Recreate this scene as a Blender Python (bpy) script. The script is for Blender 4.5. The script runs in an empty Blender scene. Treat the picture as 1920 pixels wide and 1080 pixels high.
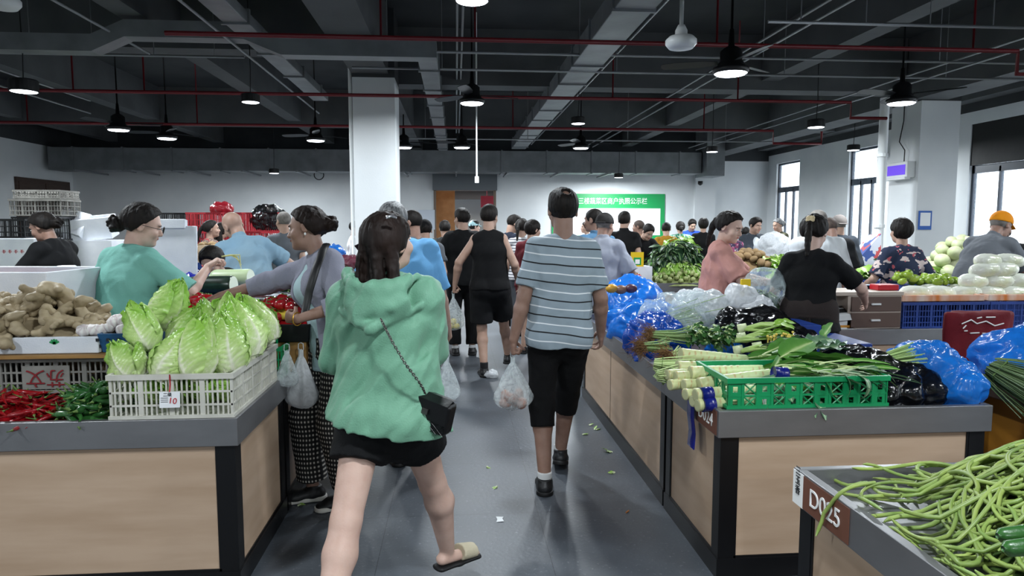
import bpy, math, random
import numpy as np
from mathutils import Vector, Matrix, Euler
R = math.radians
rnd = random.Random(7)
scn = bpy.context.scene
COL = scn.collection
# ---------------------------------------------------------------- camera
H, FPX = 1.55, 1300.0
PSI, THE = math.atan(105/1300.), math.atan(119/1300.)
cd = bpy.data.cameras.new('camera'); cd.sensor_width = 36; cd.lens = FPX/1920*36
cd.clip_start = .05; cd.clip_end = 200
cam = bpy.data.objects.new('camera', cd); COL.objects.link(cam)
cam.location = (0, 0, H); cam.rotation_euler = (math.pi/2-THE, 0, -PSI)
scn.camera = cam
FW = Vector((math.sin(PSI)*math.cos(THE), math.cos(PSI)*math.cos(THE), -math.sin(THE)))
RT = Vector((math.cos(PSI), -math.sin(PSI), 0)); UPV = RT.cross(FW)
def ray(px, py): return FW + RT*((px-960)/FPX) + UPV*((540-py)/FPX)
def GZ(px, py, z):
    d = ray(px, py); return Vector((0, 0, H)) + d*((z-H)/d.z)
def DY(px, py, Y):
    d = ray(px, py); return Vector((0, 0, H)) + d*(Y/d.y)
def DX(px, py, X):
    d = ray(px, py); return Vector((0, 0, H)) + d*(X/d.x)
# ---------------------------------------------------------------- world, exposure
scn.view_settings.view_transform = 'Standard'; scn.view_settings.look = 'None'
scn.view_settings.gamma = 1; scn.view_settings.exposure = 0.0
w = bpy.data.worlds.new('world'); scn.world = w; w.use_nodes = True
bg = w.node_tree.nodes['Background']; bg.inputs[0].default_value = (.80, .90, 1, 1); bg.inputs[1].default_value = 4.5
# ---------------------------------------------------------------- object helpers
def link(o, parent=None):
    COL.objects.link(o)
    if parent: o.parent = parent
    return o
def tag(o, label=None, cat=None, group=None, kind=None):
    if label: o['label'] = label
    if cat: o['category'] = cat
    if group: o['group'] = group
    if kind: o['kind'] = kind
    return o
def empty(name, loc=(0, 0, 0), label=None, cat=None, group=None, rz=0):
    o = bpy.data.objects.new(name, None); COL.objects.link(o); o.location = loc; o.rotation_euler = (0, 0, rz)
    o.empty_display_size = .05
    bpy.context.view_layer.update() if False else None
    return tag(o, label, cat, group)
def mesh_obj(name, V, F, m, parent=None, smooth=True, origin=None, loc=None):
    """V in the parent's space (or world when no parent). origin: subtract it and place the object there."""
    V = np.asarray(V, dtype=np.float32).reshape(-1, 3)
    me = bpy.data.meshes.new(name)
    if origin is not None: V = V - np.array(origin, dtype=np.float32)
    if isinstance(F, np.ndarray):
        n, k = F.shape
        me.vertices.add(len(V)); me.vertices.foreach_set('co', V.ravel())
        me.loops.add(n*k); me.loops.foreach_set('vertex_index', F.astype(np.int32).ravel())
        me.polygons.add(n); me.polygons.foreach_set('loop_start', np.arange(0, n*k, k, dtype=np.int32))
        me.update(calc_edges=True)
    else:
        me.from_pydata([tuple(map(float, v)) for v in V], [], F)
    if smooth: me.polygons.foreach_set('use_smooth', np.ones(len(me.polygons), dtype=bool))
    for mm in (m if isinstance(m, (list, tuple)) else [m]): me.materials.append(mm)
    o = bpy.data.objects.new(name, me); link(o, parent)
    if origin is not None: o.location = origin
    if loc is not None: o.location = loc
    return o
def copy_tree(o, parent=None, loc=None, rot=None, scale=None):
    c = o.copy(); COL.objects.link(c)
    if parent: c.parent = parent
    if loc is not None: c.location = loc
    if rot is not None: c.rotation_euler = rot
    if scale is not None: c.scale = (scale,)*3 if not hasattr(scale, '__len__') else scale
    for ch in list(o.children):
        if ch.name in COL.objects: copy_tree(ch, c)
    return c
# mesh accumulator
class MB:
    def __init__(s): s.V = []; s.F = []; s.M = []; s.n = 0
    def add(s, V, F, mi=0, M=None):
        V = [Vector(v) for v in V]
        if M is not None: V = [M @ v for v in V]
        s.V += [tuple(v) for v in V]; s.F += [tuple(i+s.n for i in f) for f in F]; s.M += [mi]*len(F); s.n += len(V)
        return s
    def box(s, a, b, mi=0, M=None, bev=0):
        (x0, y0, z0), (x1, y1, z1) = a, b
        V = [(x0, y0, z0), (x1, y0, z0), (x1, y1, z0), (x0, y1, z0), (x0, y0, z1), (x1, y0, z1), (x1, y1, z1), (x0, y1, z1)]
        return s.add(V, [(0, 3, 2, 1), (4, 5, 6, 7), (0, 1, 5, 4), (1, 2, 6, 5), (2, 3, 7, 6), (3, 0, 4, 7)], mi, M)
    def tube(s, pts, r, n=8, mi=0, caps=True, M=None, sq=None):
        pts = [Vector(p) for p in pts]
        rs = r if hasattr(r, '__len__') else [r]*len(pts)
        V = []; F = []
        up = None
        for i, p in enumerate(pts):
            t = (pts[min(i+1, len(pts)-1)]-pts[max(i-1, 0)])
            t = t.normalized() if t.length > 1e-9 else Vector((0, 0, 1))
            if up is None:
                up = Vector((0, 0, 1)) if abs(t.z) < .9 else Vector((1, 0, 0))
            a = t.cross(up); a = a.normalized() if a.length > 1e-6 else t.orthogonal().normalized()
            b = a.cross(t); up = b
            for k in range(n):
                th = 2*math.pi*k/n
                V.append(p + (a*math.cos(th) + b*math.sin(th)*(sq or 1))*rs[i])
        for i in range(len(pts)-1):
            for k in range(n):
                F.append((i*n+k, i*n+(k+1) % n, (i+1)*n+(k+1) % n, (i+1)*n+k))
        if caps: F.append(tuple(range(n))); F.append(tuple((len(pts)-1)*n+k for k in range(n-1, -1, -1)))
        return s.add(V, F, mi, M)
    def lathe(s, prof, n=24, mi=0, M=None):
        V = []; F = []
        for r, z in prof:
            for k in range(n): V.append((r*math.cos(2*math.pi*k/n), r*math.sin(2*math.pi*k/n), z))
        for i in range(len(prof)-1):
            for k in range(n): F.append((i*n+k, i*n+(k+1) % n, (i+1)*n+(k+1) % n, (i+1)*n+k))
        F.append(tuple(range(n-1, -1, -1))); F.append(tuple((len(prof)-1)*n+k for k in range(n)))
        return s.add(V, F, mi, M)
    def ell(s, c, r, n=12, m=8, mi=0, M=None):
        V = []; F = []
        for i in range(m+1):
            ph = math.pi*i/m
            for k in range(n):
                th = 2*math.pi*k/n
                V.append((c[0]+r[0]*math.sin(ph)*math.cos(th), c[1]+r[1]*math.sin(ph)*math.sin(th), c[2]-r[2]*math.cos(ph)))
        for i in range(m):
            for k in range(n): F.append((i*n+k, i*n+(k+1) % n, (i+1)*n+(k+1) % n, (i+1)*n+k))
        return s.add(V, F, mi, M)
    def build(s, name, m, parent=None, smooth=False, origin=None, loc=None, bevel=0, rot=None, auto=None):
        o = mesh_obj(name, s.V, s.F, m, parent, smooth, origin, loc)
        if any(s.M): o.data.polygons.foreach_set('material_index', s.M)
        if bevel:
            b = o.modifiers.new('bevel', 'BEVEL'); b.width = bevel; b.segments = 2; b.limit_method = 'ANGLE'; b.angle_limit = R(40)
            if smooth is False:
                o.data.polygons.foreach_set('use_smooth', np.ones(len(o.data.polygons), dtype=bool))
                b.harden_normals = True
        if rot is not None: o.rotation_euler = rot
        return o
def TRS(loc, rz=0, rx=0, ry=0, s=1):
    return Matrix.Translation(loc) @ Euler((rx, ry, rz)).to_matrix().to_4x4() @ Matrix.Scale(s, 4)
# ---------------------------------------------------------------- materials
def srgb(h):
    h = h.lstrip('#'); c = [int(h[i:i+2], 16)/255 for i in (0, 2, 4)]
    return tuple((x/12.92 if x <= .04045 else ((x+.055)/1.055)**2.4) for x in c) + (1,)
MAT = {}
def mat(name, col, rough=.6, metal=0, col2=None, nscale=8, ndetail=3, nstretch=(1, 1, 1), ramp=(.35, .65), bump=0, bscale=None, bstretch=None,
        spec=.5, sheen=0, coat=0, sss=0, alpha=1, trans=0, emit=None, estr=0, translucent=0, objrand=0, ior=1.45):
    if name in MAT: return MAT[name]
    m = bpy.data.materials.new(name); m.use_nodes = True; nt = m.node_tree; N = nt.nodes; L = nt.links
    p = N['Principled BSDF']; c1 = srgb(col) if isinstance(col, str) else tuple(col)
    p.inputs['Base Color'].default_value = c1; p.inputs['Roughness'].default_value = rough; p.inputs['Metallic'].default_value = metal
    p.inputs['Specular IOR Level'].default_value = spec; p.inputs['Alpha'].default_value = alpha
    p.inputs['Coat Weight'].default_value = coat; p.inputs['Coat Roughness'].default_value = .15
    p.inputs['Transmission Weight'].default_value = trans; p.inputs['IOR'].default_value = ior
    if sheen: p.inputs['Sheen Weight'].default_value = sheen
    if sss:
        p.inputs['Subsurface Weight'].default_value = sss; p.inputs['Subsurface Radius'].default_value = (.02, .008, .004)
    if emit: p.inputs['Emission Color'].default_value = srgb(emit); p.inputs['Emission Strength'].default_value = estr
    tc = N.new('ShaderNodeTexCoord'); src = None
    def mapped(st):
        mp = N.new('ShaderNodeMapping'); mp.inputs['Scale'].default_value = st; L.new(tc.outputs['Object'], mp.inputs['Vector']); return mp.outputs[0]
    if col2:
        n = N.new('ShaderNodeTexNoise'); n.inputs['Scale'].default_value = nscale; n.inputs['Detail'].default_value = ndetail
        L.new(mapped(nstretch), n.inputs['Vector'])
        r = N.new('ShaderNodeValToRGB'); r.color_ramp.elements[0].position = ramp[0]; r.color_ramp.elements[1].position = ramp[1]
        r.color_ramp.elements[0].color = c1; r.color_ramp.elements[1].color = srgb(col2)
        L.new(n.outputs['Fac'], r.inputs['Fac']); src = r.outputs['Color']
    if objrand:
        oi = N.new('ShaderNodeObjectInfo'); hs = N.new('ShaderNodeHueSaturation')
        mr = N.new('ShaderNodeMapRange'); mr.inputs['To Min'].default_value = 1-objrand; mr.inputs['To Max'].default_value = 1+objrand
        L.new(oi.outputs['Random'], mr.inputs['Value']); L.new(mr.outputs[0], hs.inputs['Value'])
        if src is not None: L.new(src, hs.inputs['Color'])
        else: hs.inputs['Color'].default_value = c1
        src = hs.outputs['Color']
    if src is not None: L.new(src, p.inputs['Base Color'])
    if bump:
        n = N.new('ShaderNodeTexNoise'); n.inputs['Scale'].default_value = bscale or nscale; n.inputs['Detail'].default_value = 4
        L.new(mapped(bstretch or nstretch), n.inputs['Vector'])
        b = N.new('ShaderNodeBump'); b.inputs['Strength'].default_value = 1; b.inputs['Distance'].default_value = bump
        L.new(n.outputs['Fac'], b.inputs['Height']); L.new(b.outputs[0], p.inputs['Normal'])
    if translucent:
        t = N.new('ShaderNodeBsdfTranslucent'); t.inputs['Color'].default_value = c1
        if src is not None: L.new(src, t.inputs['Color'])
        mx = N.new('ShaderNodeMixShader'); mx.inputs[0].default_value = translucent
        L.new(p.outputs[0], mx.inputs[1]); L.new(t.outputs[0], mx.inputs[2]); L.new(mx.outputs[0], N['Material Output'].inputs['Surface'])
    MAT[name] = m; return m
def film(name, col, alpha=.35, rough=.15, milk=.5, bump=.004, bscale=30):
    """thin plastic bag film: partly clear, partly milky, glossy creases"""
    if name in MAT: return MAT[name]
    m = bpy.data.materials.new(name); m.use_nodes = True; nt = m.node_tree; N = nt.nodes; L = nt.links
    p = N['Principled BSDF']; p.inputs['Base Color'].default_value = srgb(col); p.inputs['Roughness'].default_value = rough
    p.inputs['Specular IOR Level'].default_value = .6
    tc = N.new('ShaderNodeTexCoord'); n = N.new('ShaderNodeTexNoise'); n.inputs['Scale'].default_value = bscale; n.inputs['Detail'].default_value = 5
    n.inputs['Distortion'].default_value = 1.2
    L.new(tc.outputs['Object'], n.inputs['Vector'])
    b = N.new('ShaderNodeBump'); b.inputs['Distance'].default_value = bump; L.new(n.outputs['Fac'], b.inputs['Height']); L.new(b.outputs[0], p.inputs['Normal'])
    t = N.new('ShaderNodeBsdfTransparent')
    tl = N.new('ShaderNodeBsdfTranslucent'); tl.inputs['Color'].default_value = srgb(col)
    mx0 = N.new('ShaderNodeMixShader'); mx0.inputs[0].default_value = milk; L.new(p.outputs[0], mx0.inputs[1]); L.new(tl.outputs[0], mx0.inputs[2])
    mx = N.new('ShaderNodeMixShader')
    mr = N.new('ShaderNodeMapRange'); mr.inputs['From Min'].default_value = .3; mr.inputs['From Max'].default_value = .7
    mr.inputs['To Min'].default_value = max(0, alpha-.2); mr.inputs['To Max'].default_value = min(1, alpha+.25)
    L.new(n.outputs['Fac'], mr.inputs['Value']); L.new(mr.outputs[0], mx.inputs[0])
    L.new(t.outputs[0], mx.inputs[1]); L.new(mx0.outputs[0], mx.inputs[2]); L.new(mx.outputs[0], N['Material Output'].inputs['Surface'])
    MAT[name] = m; return m
# ---------------------------------------------------------------- signed distance modelling
def nz(P, f, seed=0, st=(1, 1, 1)):
    """cheap smooth noise on points P (n,3), about -1..1"""
    rs = np.random.RandomState(seed); Q = P*np.array(st, dtype=np.float32)*f
    out = 0
    for a in range(5):
        d1 = rs.normal(size=3).astype(np.float32); d1 /= np.linalg.norm(d1); d2 = rs.normal(size=3).astype(np.float32); d2 /= np.linalg.norm(d2)
        k = 1+.45*a
        out = out + np.sin((Q@d1)*k*6.283+rs.uniform(0, 6.28) + 1.3*np.sin((Q@d2)*k*3.9+rs.uniform(0, 6.28)))/(1+.35*a)
    return out/3.2
class SDF:
    def __init__(s, lo, hi, h, far=.08):
        s.h = h; s.lo = np.array(lo, dtype=np.float64)
        n = np.maximum(np.ceil((np.array(hi)-s.lo)/h).astype(int)+1, 4); s.n = n
        s.ax = [np.float32(s.lo[i])+np.arange(n[i], dtype=np.float32)*np.float32(h) for i in range(3)]
        s.d = np.full(tuple(n), far, dtype=np.float32)
    def sub(s, lo, hi):
        sl = []
        for i in range(3):
            a = int(max(0, math.floor((lo[i]-s.lo[i])/s.h))); b = int(min(s.n[i], math.ceil((hi[i]-s.lo[i])/s.h)+1))
            if b-a < 1: return None
            sl.append(slice(a, b))
        return tuple(sl)
    def grid(s, sl):
        return np.stack(np.meshgrid(s.ax[0][sl[0]], s.ax[1][sl[1]], s.ax[2][sl[2]], indexing='ij'), -1)
    def comb(s, sl, e, k, op):
        d = s.d[sl]
        if op == 's': e = -e
        if k > 0:
            hh = np.maximum(k-np.abs(d-e), 0)/k
            r = (np.minimum(d, e)-hh*hh*k*.25) if op == 'u' else (np.maximum(d, e)+hh*hh*k*.25)
        else: r = np.minimum(d, e) if op == 'u' else np.maximum(d, e)
        s.d[sl] = r
    def rc(s, a, b, ra, rb=None, k=.02, op='u', X=None, fa=1., fb=None):
        """tapered capsule a-b; with X (side axis) the section is an ellipse: radius r along X, r*f across it"""
        a = np.array(a, dtype=np.float32); b = np.array(b, dtype=np.float32); rb = ra if rb is None else rb; fb = fa if fb is None else fb
        m = max(ra, rb)*max(1, fa, fb)+k+2*s.h
        sl = s.sub(np.minimum(a, b)-m, np.maximum(a, b)+m)
        if sl is None: return s
        P = s.grid(sl)-a; ba = b-a; L2 = max(float(ba@ba), 1e-9)
        t = np.clip((P@ba)/L2, 0, 1); r = ra+(rb-ra)*t; Q = P-t[..., None]*ba
        if X is None: e = np.sqrt((Q*Q).sum(-1))-r
        else:
            X = np.array(X, dtype=np.float32); X /= np.linalg.norm(X); f = fa+(fb-fa)*t
            qx = Q@X; rest = np.sqrt(np.maximum((Q*Q).sum(-1)-qx*qx, 0)); ry = r*f
            sc = np.sqrt((qx/r)**2+(rest/ry)**2); mn = np.minimum(r, ry)
            g = np.sqrt((qx/r**2)**2+(rest/ry**2)**2)+1e-6
            e = np.where(sc < .3, (sc-1)*mn, sc*(sc-1)/g)
        s.comb(sl, e, k, op); return s
    def el(s, c, r, Rm=None, k=.02, op='u'):
        c = np.array(c, dtype=np.float32); r = np.array(r if hasattr(r, '__len__') else (r,)*3, dtype=np.float32)
        m = float(r.max())+k+2*s.h
        sl = s.sub(c-m, c+m)
        if sl is None: return s
        P = s.grid(sl)-c
        if Rm is not None: P = P@np.array(Rm, dtype=np.float32)
        k0 = np.sqrt(((P/r)**2).sum(-1)); k1 = np.sqrt(((P/(r*r))**2).sum(-1))+1e-6
        e = np.where(k0 < .3, (k0-1)*r.min(), k0*(k0-1)/k1)
        s.comb(sl, e, k, op); return s
    def cut(s, n, o, k=0, within=None):
        """remove the side that normal n points to"""
        sl = s.sub(*within) if within else (slice(None),)*3
        if sl is None: return s
        n = np.array(n, dtype=np.float32); n /= np.linalg.norm(n); o = np.array(o, dtype=np.float32)
        e = (s.ax[0][sl[0]]*n[0])[:, None, None]+(s.ax[1][sl[1]]*n[1])[None, :, None]+(s.ax[2][sl[2]]*n[2])[None, None, :]-float(o@n)
        s.comb(sl, e.astype(np.float32), k, 'i'); return s
    def warp(s, fn, band=.03):
        m = np.abs(s.d) < band; idx = np.nonzero(m)
        P = np.stack([s.ax[i][idx[i]] for i in range(3)], -1)
        s.d[idx] += fn(P).astype(np.float32); return s
    def mesh(s, relax=0):
        d = s.d.copy()
        for ax in range(3):
            for e in (0, -1):
                ix = [slice(None)]*3; ix[ax] = e; d[tuple(ix)] = np.maximum(d[tuple(ix)], 1e-4)
        neg = d < 0
        if not neg.any(): return np.zeros((0, 3)), np.zeros((0, 4), int)
        cnt = np.zeros(tuple(s.n-1), dtype=np.int8)
        for i in (0, 1):
            for j in (0, 1):
                for k in (0, 1): cnt += neg[i:s.n[0]-1+i, j:s.n[1]-1+j, k:s.n[2]-1+k]
        act = (cnt > 0) & (cnt < 8); I = np.stack(np.nonzero(act), -1)
        idx = np.full(act.shape, -1, dtype=np.int64); idx[act] = np.arange(len(I))
        acc = np.zeros((len(I), 3)); c = np.zeros(len(I))
        cor = [(i, j, k) for i in (0, 1) for j in (0, 1) for k in (0, 1)]
        dv = {q: d[I[:, 0]+q[0], I[:, 1]+q[1], I[:, 2]+q[2]] for q in cor}
        for q in cor:
            for ax in range(3):
                if q[ax]: continue
                q2 = list(q); q2[ax] = 1; q2 = tuple(q2)
                a, b = dv[q], dv[q2]; m = (a < 0) != (b < 0)
                t = np.where(m, a/np.where(m, a-b, 1), 0)
                p = np.tile(np.array(q, float), (len(I), 1)); p[:, ax] = t
                acc[m] += p[m]; c[m] += 1
        V = s.lo+(I+acc/c[:, None])*s.h
        Fs = []
        for ax in range(3):
            u, v = [(1, 2), (2, 0), (0, 1)][ax]
            a = [slice(None)]*3; b = [slice(None)]*3; a[ax] = slice(0, -1); b[ax] = slice(1, None)
            na, nb = neg[tuple(a)], neg[tuple(b)]; ch = na != nb
            E = np.stack(np.nonzero(ch), -1)
            ok = (E[:, u] > 0) & (E[:, v] > 0) & (E[:, u] < s.n[u]-1) & (E[:, v] < s.n[v]-1); E = E[ok]
            sg = na[tuple(E.T)]
            def ci(du, dv_):
                q = E.copy(); q[:, u] -= du; q[:, v] -= dv_; return idx[tuple(q.T)]
            q = np.stack([ci(1, 1), ci(0, 1), ci(0, 0), ci(1, 0)], -1)
            q[~sg] = q[~sg][:, ::-1]; Fs.append(q)
        F = np.concatenate(Fs); F = F[(F >= 0).all(1)]
        for _ in range(relax):
            S = np.zeros_like(V); n = np.zeros(len(V))
            for k in range(4):
                np.add.at(S, F[:, k], V[F[:, (k+1) % 4]]); np.add.at(n, F[:, k], 1)
                np.add.at(S, F[:, k], V[F[:, (k-1) % 4]]); np.add.at(n, F[:, k], 1)
            V = V*.5+.5*S/np.maximum(n, 1)[:, None]
        return V, F
    def obj(s, name, m, parent=None, origin=None, relax=1):
        V, F = s.mesh(relax)
        if origin is not None: V = V-np.array(origin)
        return mesh_obj(name, V, F, m, parent)
# ================================================================ materials of the place
M_WALL = mat('white_paint', '#dcdfe0', .7, bump=.001, bscale=40, col2='#d2d6d8', nscale=1.2)
M_DARK = mat('dark_ceiling_paint', '#3f4244', .85, col2='#34373a', nscale=1.5)
M_BEAM = mat('beam_paint', '#5a5d5f', .85, col2='#505355', nscale=2)
M_DUCT = mat('duct_metal', '#85898c', .5, metal=.3, col2='#75797c', nscale=3, bump=.004, bscale=5)
M_RED = mat('red_pipe', '#6e0f1a', .45)
M_COND = mat('grey_conduit', '#8c8f92', .4, metal=.4)
M_BLACK = mat('black_plastic', '#101113', .45)
M_WHITEP = mat('white_plastic', '#d9dcdc', .45)
M_LAM = mat('wood_laminate', '#bba28b', .42, col2='#ad937b', nscale=2.5, ndetail=9, nstretch=(.7, .7, 5), spec=.4)
M_KICK = mat('black_kick', '#0e0e10', .35)
M_STEEL = mat('stainless_steel', '#8f8f91', .36, metal=.7, col2='#858587', nscale=3, nstretch=(1, 1, 3), bump=.0002, bscale=40)
M_PLATE = mat('brown_plate', '#6b4334', .5)
M_LET = mat('white_letters', '#e8e8e6', .6)
M_INK = mat('black_ink', '#15171a', .6)
M_REDINK = mat('red_ink', '#b02028', .6)
def M_floor():
    m = bpy.data.materials.new('floor_tile'); m.use_nodes = True; N = m.node_tree.nodes; L = m.node_tree.links; p = N['Principled BSDF']
    tc = N.new('ShaderNodeTexCoord'); mp = N.new('ShaderNodeMapping'); mp.inputs['Location'].default_value = (-.43, -.40, 0); L.new(tc.outputs['Object'], mp.inputs['Vector'])
    b = N.new('ShaderNodeTexBrick'); b.offset = 0; b.squash = 1; b.inputs['Scale'].default_value = 1; b.inputs['Brick Width'].default_value = .8
    b.inputs['Row Height'].default_value = .8; b.inputs['Mortar Size'].default_value = .0016; b.inputs['Mortar Smooth'].default_value = .1; b.inputs['Bias'].default_value = -.3
    b.inputs['Color1'].default_value = (1, 1, 1, 1); b.inputs['Color2'].default_value = (.86, .86, .88, 1); b.inputs['Mortar'].default_value = (.3, .3, .32, 1)
    L.new(mp.outputs[0], b.inputs['Vector'])
    n = N.new('ShaderNodeTexNoise'); n.inputs['Scale'].default_value = 2.2; n.inputs['Detail'].default_value = 6; L.new(tc.outputs['Object'], n.inputs['Vector'])
    r = N.new('ShaderNodeValToRGB'); r.color_ramp.elements[0].position = .3; r.color_ramp.elements[1].position = .7
    r.color_ramp.elements[0].color = srgb('#41464c'); r.color_ramp.elements[1].color = srgb('#50565d'); L.new(n.outputs['Fac'], r.inputs['Fac'])
    n2 = N.new('ShaderNodeTexNoise'); n2.inputs['Scale'].default_value = 45; n2.inputs['Detail'].default_value = 3; L.new(tc.outputs['Object'], n2.inputs['Vector'])
    r2 = N.new('ShaderNodeValToRGB'); r2.color_ramp.elements[0].position = .62; r2.color_ramp.elements[1].position = .76
    r2.color_ramp.elements[0].color = (0, 0, 0, 1); r2.color_ramp.elements[1].color = (.10, .10, .105, 1); L.new(n2.outputs['Fac'], r2.inputs['Fac'])
    m1 = N.new('ShaderNodeMix'); m1.data_type = 'RGBA'; m1.blend_type = 'MULTIPLY'; m1.inputs[0].default_value = 1
    L.new(r.outputs[0], m1.inputs[6]); L.new(b.outputs['Color'], m1.inputs[7])
    m2 = N.new('ShaderNodeMix'); m2.data_type = 'RGBA'; m2.blend_type = 'ADD'; m2.inputs[0].default_value = 1
    L.new(m1.outputs[2], m2.inputs[6]); L.new(r2.outputs[0], m2.inputs[7]); L.new(m2.outputs[2], p.inputs['Base Color'])
    rr = N.new('ShaderNodeMapRange'); rr.inputs['To Min'].default_value = .36; rr.inputs['To Max'].default_value = .46; L.new(n.outputs['Fac'], rr.inputs['Value']); L.new(rr.outputs[0], p.inputs['Roughness'])
    bp = N.new('ShaderNodeBump'); bp.inputs['Distance'].default_value = .0012; L.new(n2.outputs['Fac'], bp.inputs['Height']); L.new(bp.outputs[0], p.inputs['Normal'])
    return m
M_FLOOR = M_floor()
M_GLASS = film('window_glass', '#e9f4f8', alpha=.06, rough=.02, milk=0, bump=0)
M_LAMPLIT = mat('lamp_diffuser', '#ffffff', .5, emit='#eef4ff', estr=9)
def st(o, kind='structure'): o['kind'] = kind; return o
# ================================================================ shell
XL, XR, YB, YN, ZC, ZW = -10.4, 9.2, 20.0, -7.0, 4.5, 3.55
st(MB().box((XL-.3, YN-.3, -.1), (XR+.3, 27, 0)).build('floor', M_FLOOR))
st(MB().box((XL-.3, YN-.3, ZC), (XR+.3, 27, ZC+.1)).build('ceiling', M_DARK))
st(MB().box((XL-.2, YN, 0), (XL, YB+.2, ZW)).box((XL-.2, YN, ZW), (XL, YB+.2, ZC), 1).build('wall_left', [M_WALL, M_DARK]))
st(MB().box((XL, YN-.2, 0), (XR, YN, ZW)).box((XL, YN-.2, ZW), (XR, YN, ZC), 1).build('wall_near', [M_WALL, M_DARK]))
dx0, dx1, dz = DY(815, 357, YB).x, DY(928, 357, YB).x, DY(815, 357, YB).z
m = MB().box((XL, YB, 0), (dx0, YB+.2, 3.4)).box((dx1, YB, 0), (XR, YB+.2, 3.4)).box((dx0, YB, dz), (dx1, YB+.2, 3.4)).box((XL, YB, 3.4), (XR, YB+.2, ZC), 1)
x1305 = DY(1300, 400, YB).x
m.box((x1305, YB-.12, 0), (DY(1338, 400, YB).x, YB, 3.4))
st(m.build('wall_back', [M_WALL, M_DARK]))
# window wall on the right
def wy(px): return DX(px, 300, XR).y
WINS = [(wy(1500), wy(1457), .9, 3.28), (wy(1652), wy(1592), .9, 3.28), (9.3, wy(1818), .9, 3.33), (5.2, 7.6, .9, 3.3), (1.0, 3.6, .9, 3.3), (-3.2, -.6, .9, 3.3)]
m = MB(); edges = sorted(WINS); y = YN
for (a, b, z0, z1) in edges:
    m.box((XR, y, 0), (XR+.25, a, ZW)); m.box((XR, a, 0), (XR+.25, b, z0)); m.box((XR, a, z1), (XR+.25, b, ZW)); y = b
m.box((XR, y, 0), (XR+.25, YB+.2, ZW)); m.box((XR, YN, ZW), (XR+.25, YB+.2, ZC), 1)
st(m.build('wall_right', [M_WALL, M_DARK]))
M_WF = mat('window_frame_paint', '#3d4450', .4)
for i, (a, b, z0, z1) in enumerate(WINS):
    f = MB(); t = .05; X0, X1 = XR+.06, XR+.12
    zt = 2.55
    f.box((X0, a, z0), (X1, b, z0+t)); f.box((X0, a, z1-t), (X1, b, z1)); f.box((X0, a, z0), (X1, a+t, z1)); f.box((X0, b-t, z0), (X1, b, z1)); f.box((X0, a, zt-.09), (X1, b, zt+.05))
    n = 3 if i < 2 else 4
    for k in range(1, n): yy = a+(b-a)*k/n; f.box((X0, yy-.022, z0), (X1, yy+.022, zt))
    o = st(f.build('window_%d' % (i+1), M_WF))
    g = MB().box((XR+.085, a+t, z0+t), (XR+.09, b-t, z1-t)).build('glass_pane', M_GLASS, o)
    MB().box((XR-.03, a-.03, z0-.04), (XR+.08, b+.03, z0)).build('window_sill', M_WALL, o)
    if i == 2:
        MB().box((XR+.02, a, 2.6), (XR+.05, b, 3.33)).build('black_blind', mat('black_blind', '#08090b', .6, bump=.01, bscale=3), o)
# brown door on the left wall
ya, yb = 17.45, 19.75
d = st(MB().box((XL, ya, 0), (XL+.05, yb, 2.68)).build('door_1', mat('brown_door', '#4b3b33', .5, col2='#403028', nscale=3, nstretch=(1, 1, 12))))
MB().box((XL+.05, ya+.08, .1), (XL+.065, (ya+yb)/2-.02, 2.58)).box((XL+.05, (ya+yb)/2+.02, .1), (XL+.065, yb-.08, 2.58)).build('door_leaf', MAT['brown_door'], d)
# doorway, roller shutter box and the corridor behind
st(MB().box((dx0-.05, YB-.25, dz), (dx1+.05, YB, dz+.62)).build('shutter_housing', mat('shutter_grey', '#5e6468', .5)))
m = MB().box((dx0-.03, YB-.02, 0), (dx0+.03, YB+.22, dz)).box((dx1-.03, YB-.02, 0), (dx1+.03, YB+.22, dz)).build('trim_1', mat('shutter_rail', '#6b5a4c', .5)); st(m)
M_WARM = mat('warm_timber', '#d9a873', .5, col2='#c8935c', nscale=3)
st(MB().box((dx0-1.6, 26.6, 0), (dx1+1.6, 26.8, 3.4)).box((dx1+.6, YB+.2, 0), (dx1+.8, 26.8, 3.4)).build('wall_corridor', mat('corridor_grey', '#aeb2b4', .7)))
st(MB().box((dx0-.6, 22.2, 0), (DY(853, 400, 22.2).x, 22.4, 3.4)).box((dx0-.1, YB+.2, 0), (dx0-.02, 22.2, 3.4)).build('partition_corridor', M_WARM))
st(MB().box((dx0-1.6, 25.0, 2.45), (dx1+1.6, 25.2, 3.3)).build('beam_corridor', mat('corridor_header', '#3c3f45', .7)))
for i, yy in enumerate((21.2, 22.6, 24)):
    tag(MB().box((dx0, yy, 2.95), (dx1+.7, yy+.12, 3.05)).build('ceiling_batten', M_WARM, loc=(0, 0, 0)), '%s warm timber batten across the corridor ceiling beyond the doorway' % ('nearest', 'middle', 'farthest')[i], 'batten', 'corridor ceiling battens')
p = DY(913, 379, 22.5); q = DY(927, 389, 22.5)
o = MB().box((p.x-.2, 22.5, q.z), (q.x+.22, 22.52, p.z+.2)).tube([(p.x, 22.51, p.z+.2), (p.x, 22.51, 3.0)], .008, 6).build('hanging_sign', mat('red_sign', '#b5405a', .6)); tag(o, 'dull red sign hanging in the corridor beyond the doorway', 'sign')
ld = bpy.data.lights.new('corridor_lamp', 'AREA'); ld.energy = 70; ld.color = (1, .88, .72); ld.size = 1.0
lo = bpy.data.objects.new('corridor_lamp', ld); COL.objects.link(lo); lo.location = ((dx0+dx1)/2+.3, 22.9, 3.2)
o = MB().box((-.6, -.2, 0), (.6, .2, .05)).build('corridor_light', M_LAMPLIT, loc=((dx0+dx1)/2+.3, 22.9, 3.28)); tag(o, 'white light panel on the corridor ceiling beyond the doorway', 'light')
lo.parent = o; lo.location = (0, 0, -.03)
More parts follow.
